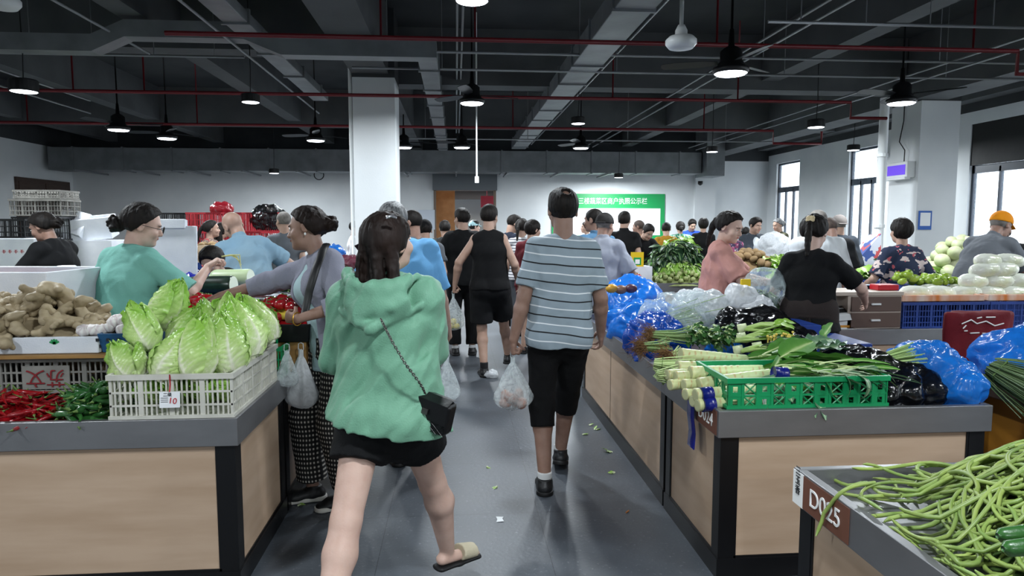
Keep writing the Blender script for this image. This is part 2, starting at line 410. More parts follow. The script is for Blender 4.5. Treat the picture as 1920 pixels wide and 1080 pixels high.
# ---------------- columns
def column(name, x0, x1, y0, y1, zt):
    o = MB().box((x0, y0, 0), (x1, y1, zt)).box((x0, y0, zt), (x1, y1, ZC), 1).build(name, [M_WALL, M_DARK]); st(o)
c0 = DY(663, 300, 9.9).x; c1 = DY(742, 300, 9.9).x
column('column_1', c0, c1, 9.9, 10.6, 3.57)
k0 = DY(1723, 300, 10.6).x; k1 = DY(1796, 300, 10.6).x
column('column_2', k0, k1, 10.6, 11.35, 3.5)
column('column_3', k0, k1, 2.2, 2.9, 3.5); column('column_4', c0, c1, -.6-3, -3, 3.5)
def pipe(name, pts, r, m, label, cat='pipe', group=None, n=8):
    o = MB().tube(pts, r, n).build(name, m, smooth=True); return tag(o, label, cat, group)
pp = DY(1654, 300, 10.45)
o = pipe('downpipe', [(pp.x, 10.45, 0), (pp.x, 10.45, 3.50)], .07, M_WHITEP, 'white drain pipe running up the left side of the right column'); 
for z in (1.5, 2.6): MB().lathe([(.085, z), (.085, z+.05)], 12, M=Matrix.Translation((pp.x, 10.45, 0))).build('pipe_clamp', M_WHITEP, o)
pp = DY(659, 300, 10.0)
pipe('thin_downpipe', [(pp.x, 10.0, 0), (pp.x, 10.0, 4.4)], .025, M_WHITEP, 'thin white pipe running up beside the left column')
# ---------------- beams
def beam(x0, x1, y0, y1, z0):
    st(MB().box((x0, y0, z0), (x1, y1, ZC)).build('beam', M_BEAM))
for X, wd, z in ((-9.3, .25, 3.8), (-6.5, .28, 3.8), (-3.5, .28, 3.8), (-1.16, .5, 3.62), (4.95, .28, 3.8), (7.5, .55, 3.52), (9.0, .3, 3.7)):
    beam(X-wd/2, X+wd/2, YN, YB, z)
for (a, b, Y, z) in ((XL, -1.4, 9.3, 3.72), (-.9, 7.2, 11.0, 3.66), (XL, XR, 16.0, 3.72), (XL, XR, 3.0, 3.72), (XL, XR, -2.5, 3.72)): beam(a, b, Y-.2, Y+.2, z)
# ---------------- air ducts
def duct(name, a, b, label, seams=6, axis=0):
    o = MB().box(a, b).build(name, M_DUCT, bevel=.01); tag(o, label, 'duct')
    for k in range(seams):
        t = (k+.5)/seams; c = a[axis]+(b[axis]-a[axis])*t; aa = [a[0]-.02, a[1]-.02, a[2]-.02]; bb = [b[0]+.02, b[1]+.02, b[2]+.02]; aa[axis] = c-.02; bb[axis] = c+.02
        MB().box(aa, bb).build('duct_flange', M_DUCT, o)
    return o
xa, xb = DY(88, 280, 18.6).x, DY(1316, 290, 18.6).x
dct = duct('air_duct', (xa, 18.6, 2.93), (xb, 19.3, 3.5), 'long grey rectangular air duct running the full width above the back wall', 14)
for k in range(11):
    X = xa+.8+k*1.35
    MB().box((X, 18.2, 2.88), (X+.05, 19.9, 2.92)).build('duct_bracket', M_COND, dct)
o = MB().box((xb+.03, 18.3, 2.85), (xb+.53, 19.2, ZC-.001)).build('duct_column', M_DUCT); tag(o, 'tall grey duct riser at the right end of the back air duct', 'duct')
a = DY(807, 90, 8.1)
duct('ceiling_duct', (-.42, 8.1, 3.42), (-.20, 18.0, 3.6), 'narrow grey duct running down the middle of the ceiling towards the doorway', 8, 1)
duct('ceiling_duct', (1.45, 2.5, 3.5), (1.82, 18.2, 3.72), 'wide stepped grey duct on the ceiling right of the middle one', 14, 1)
duct('ceiling_duct', (-2.35, 3, 3.6), (-2.1, 12, 3.72), 'narrow grey cable duct running diagonally past the left column top', 7, 1)
o = MB()
for (p0, p1) in (((-5.6, 3.50), (-3.9, 3.50)), ((-3.9, 3.50), (-3.55, 3.66)), ((-3.55, 3.66), (-2.3, 3.66)), ((-2.3, 3.66), (-1.9, 3.50)), ((-1.9, 3.50), (-.2, 3.50))):
    o.add([(p0[0], 8.0, p0[1]-.09), (p1[0], 8.0, p1[1]-.09), (p1[0], 8.22, p1[1]-.09), (p0[0], 8.22, p0[1]-.09), (p0[0], 8.0, p0[1]+.09), (p1[0], 8.0, p1[1]+.09), (p1[0], 8.22, p1[1]+.09), (p0[0], 8.22, p0[1]+.09)],
          [(0, 3, 2, 1), (4, 5, 6, 7), (0, 1, 5, 4), (1, 2, 6, 5), (2, 3, 7, 6), (3, 0, 4, 7)])
tag(o.build('cross_duct', M_DUCT), 'grey cranked duct crossing the ceiling left of the middle duct', 'duct')
# ---------------- pipes and conduits
def redpipe(pts, label, drops=()):
    o = pipe('sprinkler_pipe', pts, .023, M_RED, label)
    for (x, y, z0, z1) in drops: MB().tube([(x, y, z0), (x, y, z1)], .011, 6).build('sprinkler_drop', M_RED, o, smooth=True)
x0, x1 = DY(310, 72, 6.9).x, DY(1908, 108, 6.9).x
redpipe([(x0, 6.9, 3.33), (x1, 6.9, 3.33), (x1, 6.9, 3.1), (x1+.3, 6.9, 3.1)], 'red sprinkler pipe crossing the ceiling nearest the camera', [(x, 6.9, 3.33, 4.4) for x in (-.7, 0.2, 2.6, 5.3)])
x1 = DY(1595, 205, 9.75).x
redpipe([(XL+.1, 9.75, 3.3), (x1, 9.75, 3.3), (x1, 9.75, 3.08), (x1+.55, 9.75, 3.08)], 'red sprinkler pipe crossing the ceiling just before the columns', [(x, 9.75, 3.3, 4.4) for x in (-5, -4.1, 2.2, 4)])
x1 = DY(1450, 247, 12.2).x
redpipe([(XL+.1, 12.2, 3.22), (x1, 12.2, 3.22), (x1, 12.2, 3.0), (x1+.9, 12.2, 3.0), (x1+.9, 12.2, 3.22)], 'red sprinkler pipe crossing the ceiling behind the columns', [(x, 12.2, 3.22, 4.4) for x in (-7, -4.3, 1, 4.4)])
for X, z, y0, y1, lab in ((1.95, 3.6, 3, 18, 'right of the wide stepped duct'), (3.43, 3.6, 2, 18, 'above the pink-shirted woman'), (3.55, 3.55, 2, 18, 'twin of the one above the pink-shirted woman'),
                     (6.1, 3.55, 3, 18, 'left of the right column'), (6.3, 3.5, 3, 18, 'nearest the right column'), (-3.7, 3.62, 3, 9, 'far left corner of the picture top'), (-5.9, 3.55, 6, 12, 'left over the vegetable boxes'),
                     (-6.4, 3.5, 6, 13, 'outermost on the left'), (-2.45, 3.55, 5, 13, 'beside the narrow cable duct'), (.03, 3.75, 4, 17, 'left of the pair over the aisle'), (.09, 3.75, 4, 17, 'right of the pair over the aisle')):
    pipe('conduit', [(X, y0, z), (X, y1, z)], .014, M_COND, 'thin grey conduit along the ceiling, '+lab, 'conduit', n=6)
for (pa, pb, Y, z, lab) in (((540, 100), (1920, 140), 8.2, 3.52, 'crossing from the middle duct to the right wall'), ((660, 130), (1920, 150), 9.0, 3.5, 'crossing in front of the left column top'),
                       ((1440, 42), (1920, 58), 6.5, 3.45, 'crossing above the nearest fan lamp'), ((700, 258), (1450, 270), 14.5, 3.3, 'crossing far back above the doorway'), ((0, 130), (460, 148), 9.0, 3.6, 'crossing on the left before the lamps')):
    xa_, xb_ = DY(pa[0], pa[1], Y).x, DY(pb[0], pb[1], Y).x
    o = pipe('conduit', [(xa_, Y, z), (min(xb_, XR-.1), Y, z)], .016, M_COND, 'thin grey conduit '+lab, 'conduit', n=6)
    for k in range(4): xx = xa_+(min(xb_, XR-.1)-xa_)*(k+.5)/4; MB().tube([(xx, Y, z), (xx, Y, ZC)], .006, 5).build('hanger_rod', M_COND, o)
pp = DY(894, 335, 10)
o = pipe('hanging_pole', [(pp.x, 10, pp.z), (pp.x, 10, ZC)], .011, M_WHITEP, 'white pole hanging over the aisle with a socket at its tip', 'pole')
MB().box((pp.x-.028, 9.97, pp.z-.06), (pp.x+.028, 10.03, pp.z+.03)).build('socket', M_WHITEP, o)
pp = DY(1277, 78, 5.2)
def dish(X, Y, Z, lab):
    o = empty('ceiling_fan_hub', (X, Y, Z), lab, 'fan')
    MB().lathe([(.02, 0), (.09, .0), (.115, .03), (.115, .06), (.09, .085), (.045, .09), (.045, .13), (.025, .17)], 24).build('motor_housing', M_WHITEP, o, smooth=True)
    MB().tube([(0, 0, .16), (0, 0, ZC-Z)], .016, 8).build('rod', M_WHITEP, o, smooth=True)
dish(pp.x, 5.2, pp.z-.05, 'white ceiling fan hub on a white rod near the picture top'); pp = DY(5, 5, 5.4); dish(pp.x, 5.4, pp.z-.04, 'white ceiling fan hub cut by the top left corner')
# ---------------- lamps
def lamp_light(par, r, z, e):
    ld = bpy.data.lights.new('lamp', 'AREA'); ld.shape = 'DISK'; ld.size = 2*r; ld.energy = e; ld.color = (.88, .95, 1)
    lo = bpy.data.objects.new('lamp_glow', ld); COL.objects.link(lo); lo.parent = par; lo.location = (0, 0, z-.004)
M_BLADE = mat('fan_blade', '#2e3134', .4)
FANL = []
def fan_lamp(X, Y, Z, lab, rot=0, e=70):
    o = empty('fan_lamp', (X, Y, Z), lab, 'lamp', None, rot)
    MB().lathe([(.15, .0), (.165, .02), (.165, .05), (.12, .07), (.12, .09), (.1, .11), (.1, .2), (.07, .23), (.03, .25), (.02, .4)], 28).build('motor_housing', M_BLACK, o, smooth=True)
    MB().lathe([(.02, -.012), (.13, -.012), (.148, 0), (.148, .004)], 28).build('diffuser', M_LAMPLIT, o, smooth=True)
    MB().tube([(0, 0, .38), (0, 0, ZC-Z)], .012, 8).lathe([(.05, ZC-Z-.05), (.05, ZC-Z-.001)], 16).build('rod', M_BLACK, o, smooth=True)
    for k in range(3):
        a = 2.094*k; b = MB(); w = [(.12, .03), (.25, .06), (.5, .065), (.62, .05), (.64, .02)]
        V = []; 
        for x, hw in w: V += [(x, -hw, .10-hw*.25), (x, hw, .10+hw*.25), (x, hw, .106+hw*.25), (x, -hw, .106-hw*.25)]
        F = [(0, 1, 2, 3)]
        for i in range(len(w)-1):
            for j in range(4): F.append((4*i+j, 4*i+4+j, 4*i+4+(j+1) % 4, 4*i+(j+1) % 4))
        F.append(tuple(4*(len(w)-1)+j for j in (3, 2, 1, 0)))
        b.add(V, F, M=Matrix.Rotation(a, 4, 'Z')); b.build('fan_blade', M_BLADE, o)
    lamp_light(o, .14, -.012, e)
def drum_lamp(X, Y, Z, lab, e=45, s=1):
    o = empty('pendant_lamp', (X, Y, Z), lab, 'lamp')
    MB().lathe([(.11*s, 0), (.11*s, .09*s), (.1*s, .1*s), (.02, .11*s)], 24).build('lamp_housing', M_BLACK, o, smooth=False)
    MB().lathe([(.02, -.004), (.095*s, -.004), (.1*s, 0)], 24).build('diffuser', M_LAMPLIT, o, smooth=True)
    MB().tube([(0, 0, .1*s), (.01, 0, .4), (0, 0, ZC-Z)], .006, 6).build('cord', M_BLACK, o)
    lamp_light(o, .09*s, -.004, e)
LE = 1.0
def atz(px, py, z):
    return GZ(px, py, z)
for (px, py, z, k, lab, s) in ((1370, 138, 2.95, 'f', 'fan lamp with dark blades nearest on the right', 1), (885, 194, 3.1, 'f', 'fan lamp with dark blades straight over the aisle', 1), (1690, 194, 2.95, 'f', 'fan lamp with dark blades beside the right column', 1),
                          (222, 244, 3.0, 'f', 'fan lamp with dark blades on the left', 1), (313, 260, 3.0, 'f', 'small far fan lamp left of the left column', 1), (592, 264, 3.0, 'f', 'far fan lamp close left of the left column', 1),
                          (757, 277, 3.0, 'f', 'far fan lamp close right of the left column', 1), (866, 277, 3.02, 'f', 'far fan lamp above the doorway', 1), (1089, 278, 3.05, 'f', 'far fan lamp above the green board', 1),
                          (885, 2, 3.15, 'd', 'drum lamp cut by the top edge over the aisle', 1.15), (45, 172, 3.0, 'd', 'drum lamp far left in front of the red pipe', 1.3), (470, 192, 3.05, 'd', 'drum lamp left of the left column', 1.0),
                          (1084, 232, 3.1, 'd', 'drum lamp right of the aisle fan lamp', 1.0), (1530, 239, 3.0, 'd', 'drum lamp left of the right column', 1.15), (1600, 282, 3.03, 'd', 'drum lamp in front of the second window', 1.1), (1335, 285, 2.9, 'd', 'drum lamp at the right end of the back duct', 1),
                          (1160, 333, 2.8, 'd', 'tiny drum lamp above the green board', 1.1), (514, 325, 2.8, 'd', 'tiny drum lamp on the back wall left side', 1.1)):
    p = atz(px, py, z)
    if p.y > 19.6: p = DY(px, py, 19.5)
    (fan_lamp if k == 'f' else drum_lamp)(p.x, p.y, p.z, lab, **(dict(rot=rnd.uniform(0, 2), e=LE*(84 if p.y < 12 else 125)) if k == 'f' else dict(s=s, e=LE*(62 if p.y < 12 else 115)*(2.2 if p.y > 18 else 1))))
NEARL = ((-7, 1.2), (-3.2, .2), (.6, .8), (4.0, .2), (7, 1.5), (-5, -3.5), (0.2, -3.2), (5, -3.5), (-8, 5.5), (-3.3, 4.6), (6.5, 4.4))
for (X, Y) in NEARL:
    fan_lamp(X, Y, 3.1, 'fan lamp with dark blades, %s of those overhead out of the picture' % ('first second third fourth fifth sixth seventh eighth ninth tenth eleventh'.split()[len(FANL)]), e=LE*92)
    FANL.append(1)
# ---------------- things fixed to the walls
def text(name, s, size, m, M4, parent=None, ext=.001, align='CENTER', vert=False, sx=1):
    cu = bpy.data.curves.new(name, 'FONT'); cu.body = s; cu.size = size; cu.extrude = ext; cu.align_x = align; cu.align_y = 'CENTER'
    cu.materials.append(m)
    if vert: cu.space_line = .9
    t = bpy.data.objects.new('tmp', cu); COL.objects.link(t); dg = bpy.context.evaluated_depsgraph_get(); me = bpy.data.meshes.new_from_object(t.evaluated_get(dg)); bpy.data.objects.remove(t)
    o = bpy.data.objects.new(name, me); link(o, parent); o.matrix_local = M4 @ Matrix.Diagonal((sx, 1, 1, 1)); return o
FRONT = Matrix.Rotation(R(90), 4, 'X')          # text that faces the camera (towards -Y)
SIDE = Matrix.Rotation(R(-90), 4, 'Z') @ Matrix.Rotation(R(90), 4, 'X')   # text that faces -X
p0, p1 = DY(1035, 363, YB-.03), DY(1247, 363, YB-.03); zb = DY(1247, 425, YB-.03).z-.35
bd = empty('notice_board', ((p0.x+p1.x)/2, YB-.03, (p0.z+zb)/2), 'green framed notice board with white heading on the back wall', 'board'); w_, h_ = (p1.x-p0.x)/2, (p0.z-zb)/2
M_GRN = mat('board_green', '#14924e', .45); M_PAPER = mat('paper', '#e6e9ea', .6)
MB().box((-w_, 0, -h_), (w_, .025, h_)).build('board_panel', M_GRN, bd)
MB().box((-w_+.13, -.006, -h_+.1), (w_-.13, 0, h_-.42)).build('white_field', M_PAPER, bd)
text('heading', '三楼蔬菜区商户执照公示栏', .2, M_LET, Matrix.Translation((.12, -.008, h_-.22)) @ FRONT, bd, sx=.85)
for i in range(5):
    for j in range(2):
        X = -w_+.3+i*.52; Z = h_-.66-j*.66
        MB().box((X, -.014, Z-.4), (X+.4, -.007, Z)).build('licence_sheet', mat('licence_white', '#f1f3f4', .4), bd)
        MB().box((X+.22, -.016, Z-.36), (X+.3, -.0145, Z-.28)).box((X+.05, -.016, Z-.34), (X+.18, -.0145, Z-.33)).build('seal_mark', mat('seal_pink', '#e3a9a9', .6), bd)
o = MB().box((-.23, 0, -.28), (.23, .01, .28)).build('wall_notice', mat('notice_blue', '#c6cdd8', .6), loc=tuple(DY(800, 412, YB-.03))); tag(o, 'pale paper notice taped to the back wall left of the doorway', 'notice')
pc = DY(1690, 313, 10.4)
o = empty('insect_trap', (k0-.08, 10.95, pc.z), 'white wall lamp trap with glowing violet tubes on the right column', 'lamp')
MB().box((-.06, -.28, -.14), (.075, .28, .12)).box((-.1, -.28, -.17), (.0, .28, -.13)).build('trap_case', M_WHITEP, o, bevel=.01)
MB().box((-.066, -.23, -.09), (-.06, .23, .07)).build('violet_tubes', mat('violet_glow', '#4b2a9a', .4, emit='#5a34d0', estr=.9), o)
MB().tube([(0, -.1, .12), (-.03, -.15, .3), (-.03, 0, .45), (.06, .05, .8), (.06, .05, 1.6)], .008, 6).build('power_cord', M_BLACK, o)
o = MB().box((-.11, -.012, -.15), (.11, 0, .15)).build('wall_poster', mat('poster_blue', '#2b5dab', .5), loc=(k0+.02+.12, 10.585, DY(1720, 413, 10.6).z)); MB().box((-.085, -.016, -.09), (.085, -.012, .12)).build('poster_sheet', M_PAPER, o); tag(o, 'small blue framed sheet on the front of the right column', 'poster')
def camera_dome(X, Y, Z, lab):
    o = empty('security_camera', (X, Y, Z), lab, 'camera')
    MB().box((-.1, -.18, -.05), (.1, .12, .06)).build('camera_body', M_WHITEP, o, bevel=.02); MB().box((-.07, -.2, -.035), (.07, -.18, .04)).build('lens', M_BLACK, o); MB().box((-.03, .1, -.02), (.03, .2, .02)).build('mount', M_WHITEP, o)
p = DY(163, 318, 19.75); camera_dome(p.x, 19.8, p.z, 'white security camera in the far left corner')
p = DY(1312, 340, 19.75); o = MB().lathe([(.02, -.12), (.07, -.08), (.07, 0)], 12).build('ceiling_speaker', M_BLACK, smooth=True, loc=(p.x, 19.7, p.z)); tag(o, 'small black camera under the duct right of the green board', 'camera')
p = DY(598, 328, 19.6); o = MB().tube([(.13*math.cos(a*.3927), 0, .13*math.sin(a*.3927)) for a in range(17)], .014, 6).tube([(0, 0, .12), (0, 0, ZC-p.z)], .004, 5).build('hanging_cable', M_BLACK, smooth=True, loc=(p.x, 19.6, p.z)); tag(o, 'black ring of cable hanging under the back duct', 'cable')
# ---------------- counters
def rbox(m, a, b, mi=0): m.box(a, b, mi)
TOP = .755
def counter(x0, x1, y0, y1, label, top=.755, posts=True, seams=(), name='market_counter', group=None):
    o = empty(name, ((x0+x1)/2, (y0+y1)/2, 0), label, 'counter', group); cx, cy = (x0+x1)/2, (y0+y1)/2; X, Y = (x1-x0)/2, (y1-y0)/2; i = .025
    zb = top-.118
    MB().box((-X+i, -Y+i, .09), (X-i, Y-i, zb)).build('panel', M_LAM, o)
    MB().box((-X+.012, -Y+.012, 0), (X-.012, Y-.012, .09)).box((-X+.02, -Y+.02, .075), (X-.02, Y-.02, .1)).build('kick_plate', M_KICK, o)
    if posts:
        for sx in (-1, 1):
            for sy in (-1, 1):
                MB().box((sx*(X-.02)-.0, sy*(Y-.02), .09), (sx*(X-.1), sy*(Y-.1), zb)).box((sx*(X-.018), sy*(Y-.018), .09), (sx*(X-.09), sy*(Y-.09), zb)).build('corner_post', M_KICK, o)
    r = .03
    t = MB(); t.box((-X, -Y, zb), (X, -Y+r, top)); t.box((-X, Y-r, zb), (X, Y, top)); t.box((-X, -Y+r, zb), (-X+r, Y-r, top)); t.box((X-r, -Y+r, zb), (X, Y-r, top)); t.box((-X+r, -Y+r, zb), (X-r, Y-r, top-.05))
    t.build('steel_tray', M_STEEL, o, bevel=.003)
    for (ax, c) in seams:
        (MB().box((c-cx-.002, -Y+i-.002, .09), (c-cx+.002, -Y+i, zb)) if ax == 'x' else MB().box((-X+i-.002, c-cy-.002, .09), (-X+i, c-cy+.002, zb)).box((X-i, c-cy-.002, .09), (X-i+.002, c-cy+.002, zb))).build('panel_joint', M_KICK, o)
    return o
LX, LY = -.905, 2.88
cL = counter(-4.8, LX, LY, 3.72, 'long counter front on the left under the chillies and cabbage crate', seams=[('x', -3.0)])
cL2 = counter(-1.65, LX, 3.72, 4.86, 'left counter running along the aisle behind the cabbage crate', seams=[('y', 4.35)])
RX, RY = 1.115, 2.82
cR = counter(RX, 2.36, RY, 3.62, 'right counter with the D024 plate under the green basket')
cR2 = counter(RX, 1.75, 3.62, 6.1, 'right counter running along the aisle under the blue bags', seams=[('y', 5.0)])
cT = counter(RX-.01, 2.65, .7, 2.14, 'near counter tray with the D025 plate full of long beans')
for (o, yy, s) in ((cR, RY+.02, 'D024'), (cT, 2.14-.07-.26, 'D025')):
    cy, cx = o.location.y, o.location.x
    X = (RX if s == 'D024' else RX-.01)-cx-.001
    ya_, yb_ = yy, yy+.26; ys = yb_
    MB().box((X-.002, ya_-cy, TOP-.112), (X, yb_-cy, TOP-.006)).build('number_plate', M_PLATE, o)
    MB().box((X-.0025, ys-cy, TOP-.114), (X, ys-cy+.065, TOP-.004)).build('white_sticker', M_LET, o)
    text('plate_number', s, .08, M_LET, Matrix.Translation((X-.003, (ya_+yb_)/2-cy, TOP-.06)) @ SIDE, o)
    text('sticker_text', '三\n玉\n香', .032, M_INK, Matrix.Translation((X-.0035, ys-cy+.032, TOP-.033)) @ SIDE, o)
# ================================================================ people
def clothmat(name, col, col2=None, **k):
    kw = dict(rough=.85, nscale=5, bump=.0015, bscale=180, sheen=.0, spec=.3); kw.update(k); return mat(name, col, col2=col2, **kw)
SKIN = {k: mat('skin_'+k, a, .5, col2=b, nscale=14, sss=.06, bump=.0006, bscale=120) for k, a, b in (('light', '#cbab9c', '#c09e8f'), ('mid', '#b0907f', '#a38270'), ('tan', '#957668', '#876758'))}
HAIRM = {'black': mat('hair_black', '#0f0c0b', .62, col2='#1d1815', spec=.25, nscale=60, nstretch=(1, 1, .15), bump=.003, bscale=90, bstretch=(1, 1, .12)),
         'brown': mat('hair_brown', '#120d0b', .6, col2='#21140f', spec=.25, nscale=14, nstretch=(1, 1, .15), bump=.003, bscale=90, bstretch=(1, 1, .12)),
         'grey': mat('hair_grey', '#3b3c3e', .5, col2='#8d8f90', nscale=70, nstretch=(1, 1, .3), bump=.003, bscale=90),
         'stub': mat('hair_stubble', '#3a2f2a', .7, col2='#4c3e36', nscale=30, bump=.001, bscale=300),
         'stubgrey': mat('hair_stubble_grey', '#77726d', .7, col2='#5d5853', nscale=30, bump=.001, bscale=300)}
M_EYE = mat('eye_dark', '#1c1512', .25); M_EYEW = mat('eye_white', '#d8d2cc', .3); M_LIP = mat('lips', '#a85f58', .5); M_BROW = mat('eyebrow', '#2a211d', .8)
M_SHOEB = mat('shoe_black', '#17181a', .45, bump=.001, bscale=80); M_SOLEW = mat('sole_white', '#d5d3cc', .6); M_SOLEB = mat('sole_black', '#0d0d0e', .6); M_SOCK = mat('sock_white', '#cfd0d0', .9)
M_SOCKB = mat('sock_black', '#1b1b1d', .9)
def va(*a): return np.array(a, dtype=float)
def unit(v): v = np.asarray(v, float); return v/max(np.linalg.norm(v), 1e-9)
def rotm(lean=0, side=0, twist=0):
    return np.array(Matrix.Rotation(R(-twist), 3, 'Z') @ Matrix.Rotation(R(side), 3, 'Y') @ Matrix.Rotation(R(-lean), 3, 'X'))
def ik(a, t, l1, l2, pole):
    v = t-a; d = np.linalg.norm(v); D = min(d, (l1+l2)*.998); u = unit(v); t = a+u*D
    x = (l1*l1-l2*l2+D*D)/(2*D); y = math.sqrt(max(l1*l1-x*x, 0)); p = pole-u*float(np.dot(pole, u)); return a+u*x+unit(p)*y, t
def limb(S, a, b, ra, rb, k=.02, **kw): S.rc(a, b, ra, rb, k, **kw)
_rc0 = SDF.rc
def rcf(s, a, b, ra, rb, k=.02, X=None, fa=1., fb=None, fl='b'):
    """tapered tube whose ends named in fl are cut flat"""
    a = np.array(a, dtype=np.float32); b = np.array(b, dtype=np.float32); m = max(ra, rb)*max(1, fa)+k+2*s.h; fb = fa if fb is None else fb
    sl = s.sub(np.minimum(a, b)-m, np.maximum(a, b)+m)
    if sl is None: return s
    P = s.grid(sl)-a; ba = b-a; L2 = float(ba@ba); L = math.sqrt(L2); t0 = (P@ba)/L2; t = np.clip(t0, 0, 1); r = ra+(rb-ra)*t; Q = P-t0[..., None]*ba
    ex = np.where(t0 < 0, -t0, np.maximum(t0-1, 0))*L
    if X is None: rad = np.sqrt((Q*Q).sum(-1)); e0 = rad-r
    else:
        X = np.array(X, dtype=np.float32); X = X-ba*float(X@ba)/L2; X /= np.linalg.norm(X); f = fa+(fb-fa)*t
        qx = Q@X; rest = np.sqrt(np.maximum((Q*Q).sum(-1)-qx*qx, 0)); ry = r*f
        sc = np.sqrt((qx/r)**2+(rest/ry)**2); g = np.sqrt((qx/r**2)**2+(rest/ry**2)**2)+1e-6; e0 = np.where(sc < .3, (sc-1)*np.minimum(r, ry), sc*(sc-1)/g)
    e = np.where(ex > 0, np.sqrt(np.maximum(e0+r*.999, 0)**2+ex**2)-r*.999, e0)
    if 'b' in fl: e = np.maximum(e, (t0-1)*L)
    if 'a' in fl: e = np.maximum(e, -t0*L)
    s.comb(sl, e.astype(np.float32), k, 'u'); return s
SDF.rcf = rcf
def hand(S, w, d, n, sd, s, curl=.5, fine=True, spread=1.):
    """w wrist, d finger direction, n palm normal (palm side), sd thumb side"""
    d = unit(d); n = unit(n-d*np.dot(n, d)); t = np.cross(d, n); t = t if np.dot(t, sd) > 0 else -t
    S.rc(w, w+d*.03*s, .024*s, .03*s, .012, X=t, fa=.8, fb=.55)
    S.rc(w+d*.03*s, w+d*.075*s, .034*s, .038*s, .01, X=t, fa=.5, fb=.36)
    r = .0085*s if fine else .0095*s
    for i, (o, L, sp) in enumerate(((.030, .072, .10), (.011, .080, .02), (-.009, .075, -.05), (-.028, .060, -.13))):
        p = w+d*(.078-.006*abs(i-1.2))*s+t*o*s; a = curl*.9+.08*i*curl; f = unit(d+t*sp*spread)
        for seg, fr in enumerate((.45, .3, .25)):
            a2 = a*(1+seg*.9); q = p+(f*math.cos(a2)+n*math.sin(a2))*L*fr*s; S.rc(p, q, r*(1.05-.08*seg), r*(.98-.1*seg), .004); p = q
    p = w+d*.02*s+t*.025*s+n*.006*s; q = p+(d*.55+t*.75+n*(.25+.4*curl))*.038*s; S.rc(p, q, .014*s, .0115*s, .008)
    q2 = q+unit(d*.9+t*(.35-.5*curl)+n*(.2+.6*curl))*.03*s; S.rc(q, q2, .0108*s, .0095*s, .003); S.rc(q2, q2+unit(d+n*curl)*.02*s, .0095*s, .008*s, .003)
def tolocal(pos, heading, Pw):
    return tuple(Matrix.Rotation(R(heading), 3, 'Z') @ (Vector(Pw)-Vector((pos[0], pos[1], 0))))
def ring(name, pts, r, m, parent): return MB().tube(pts, r, 6).build(name, m, parent, smooth=True)
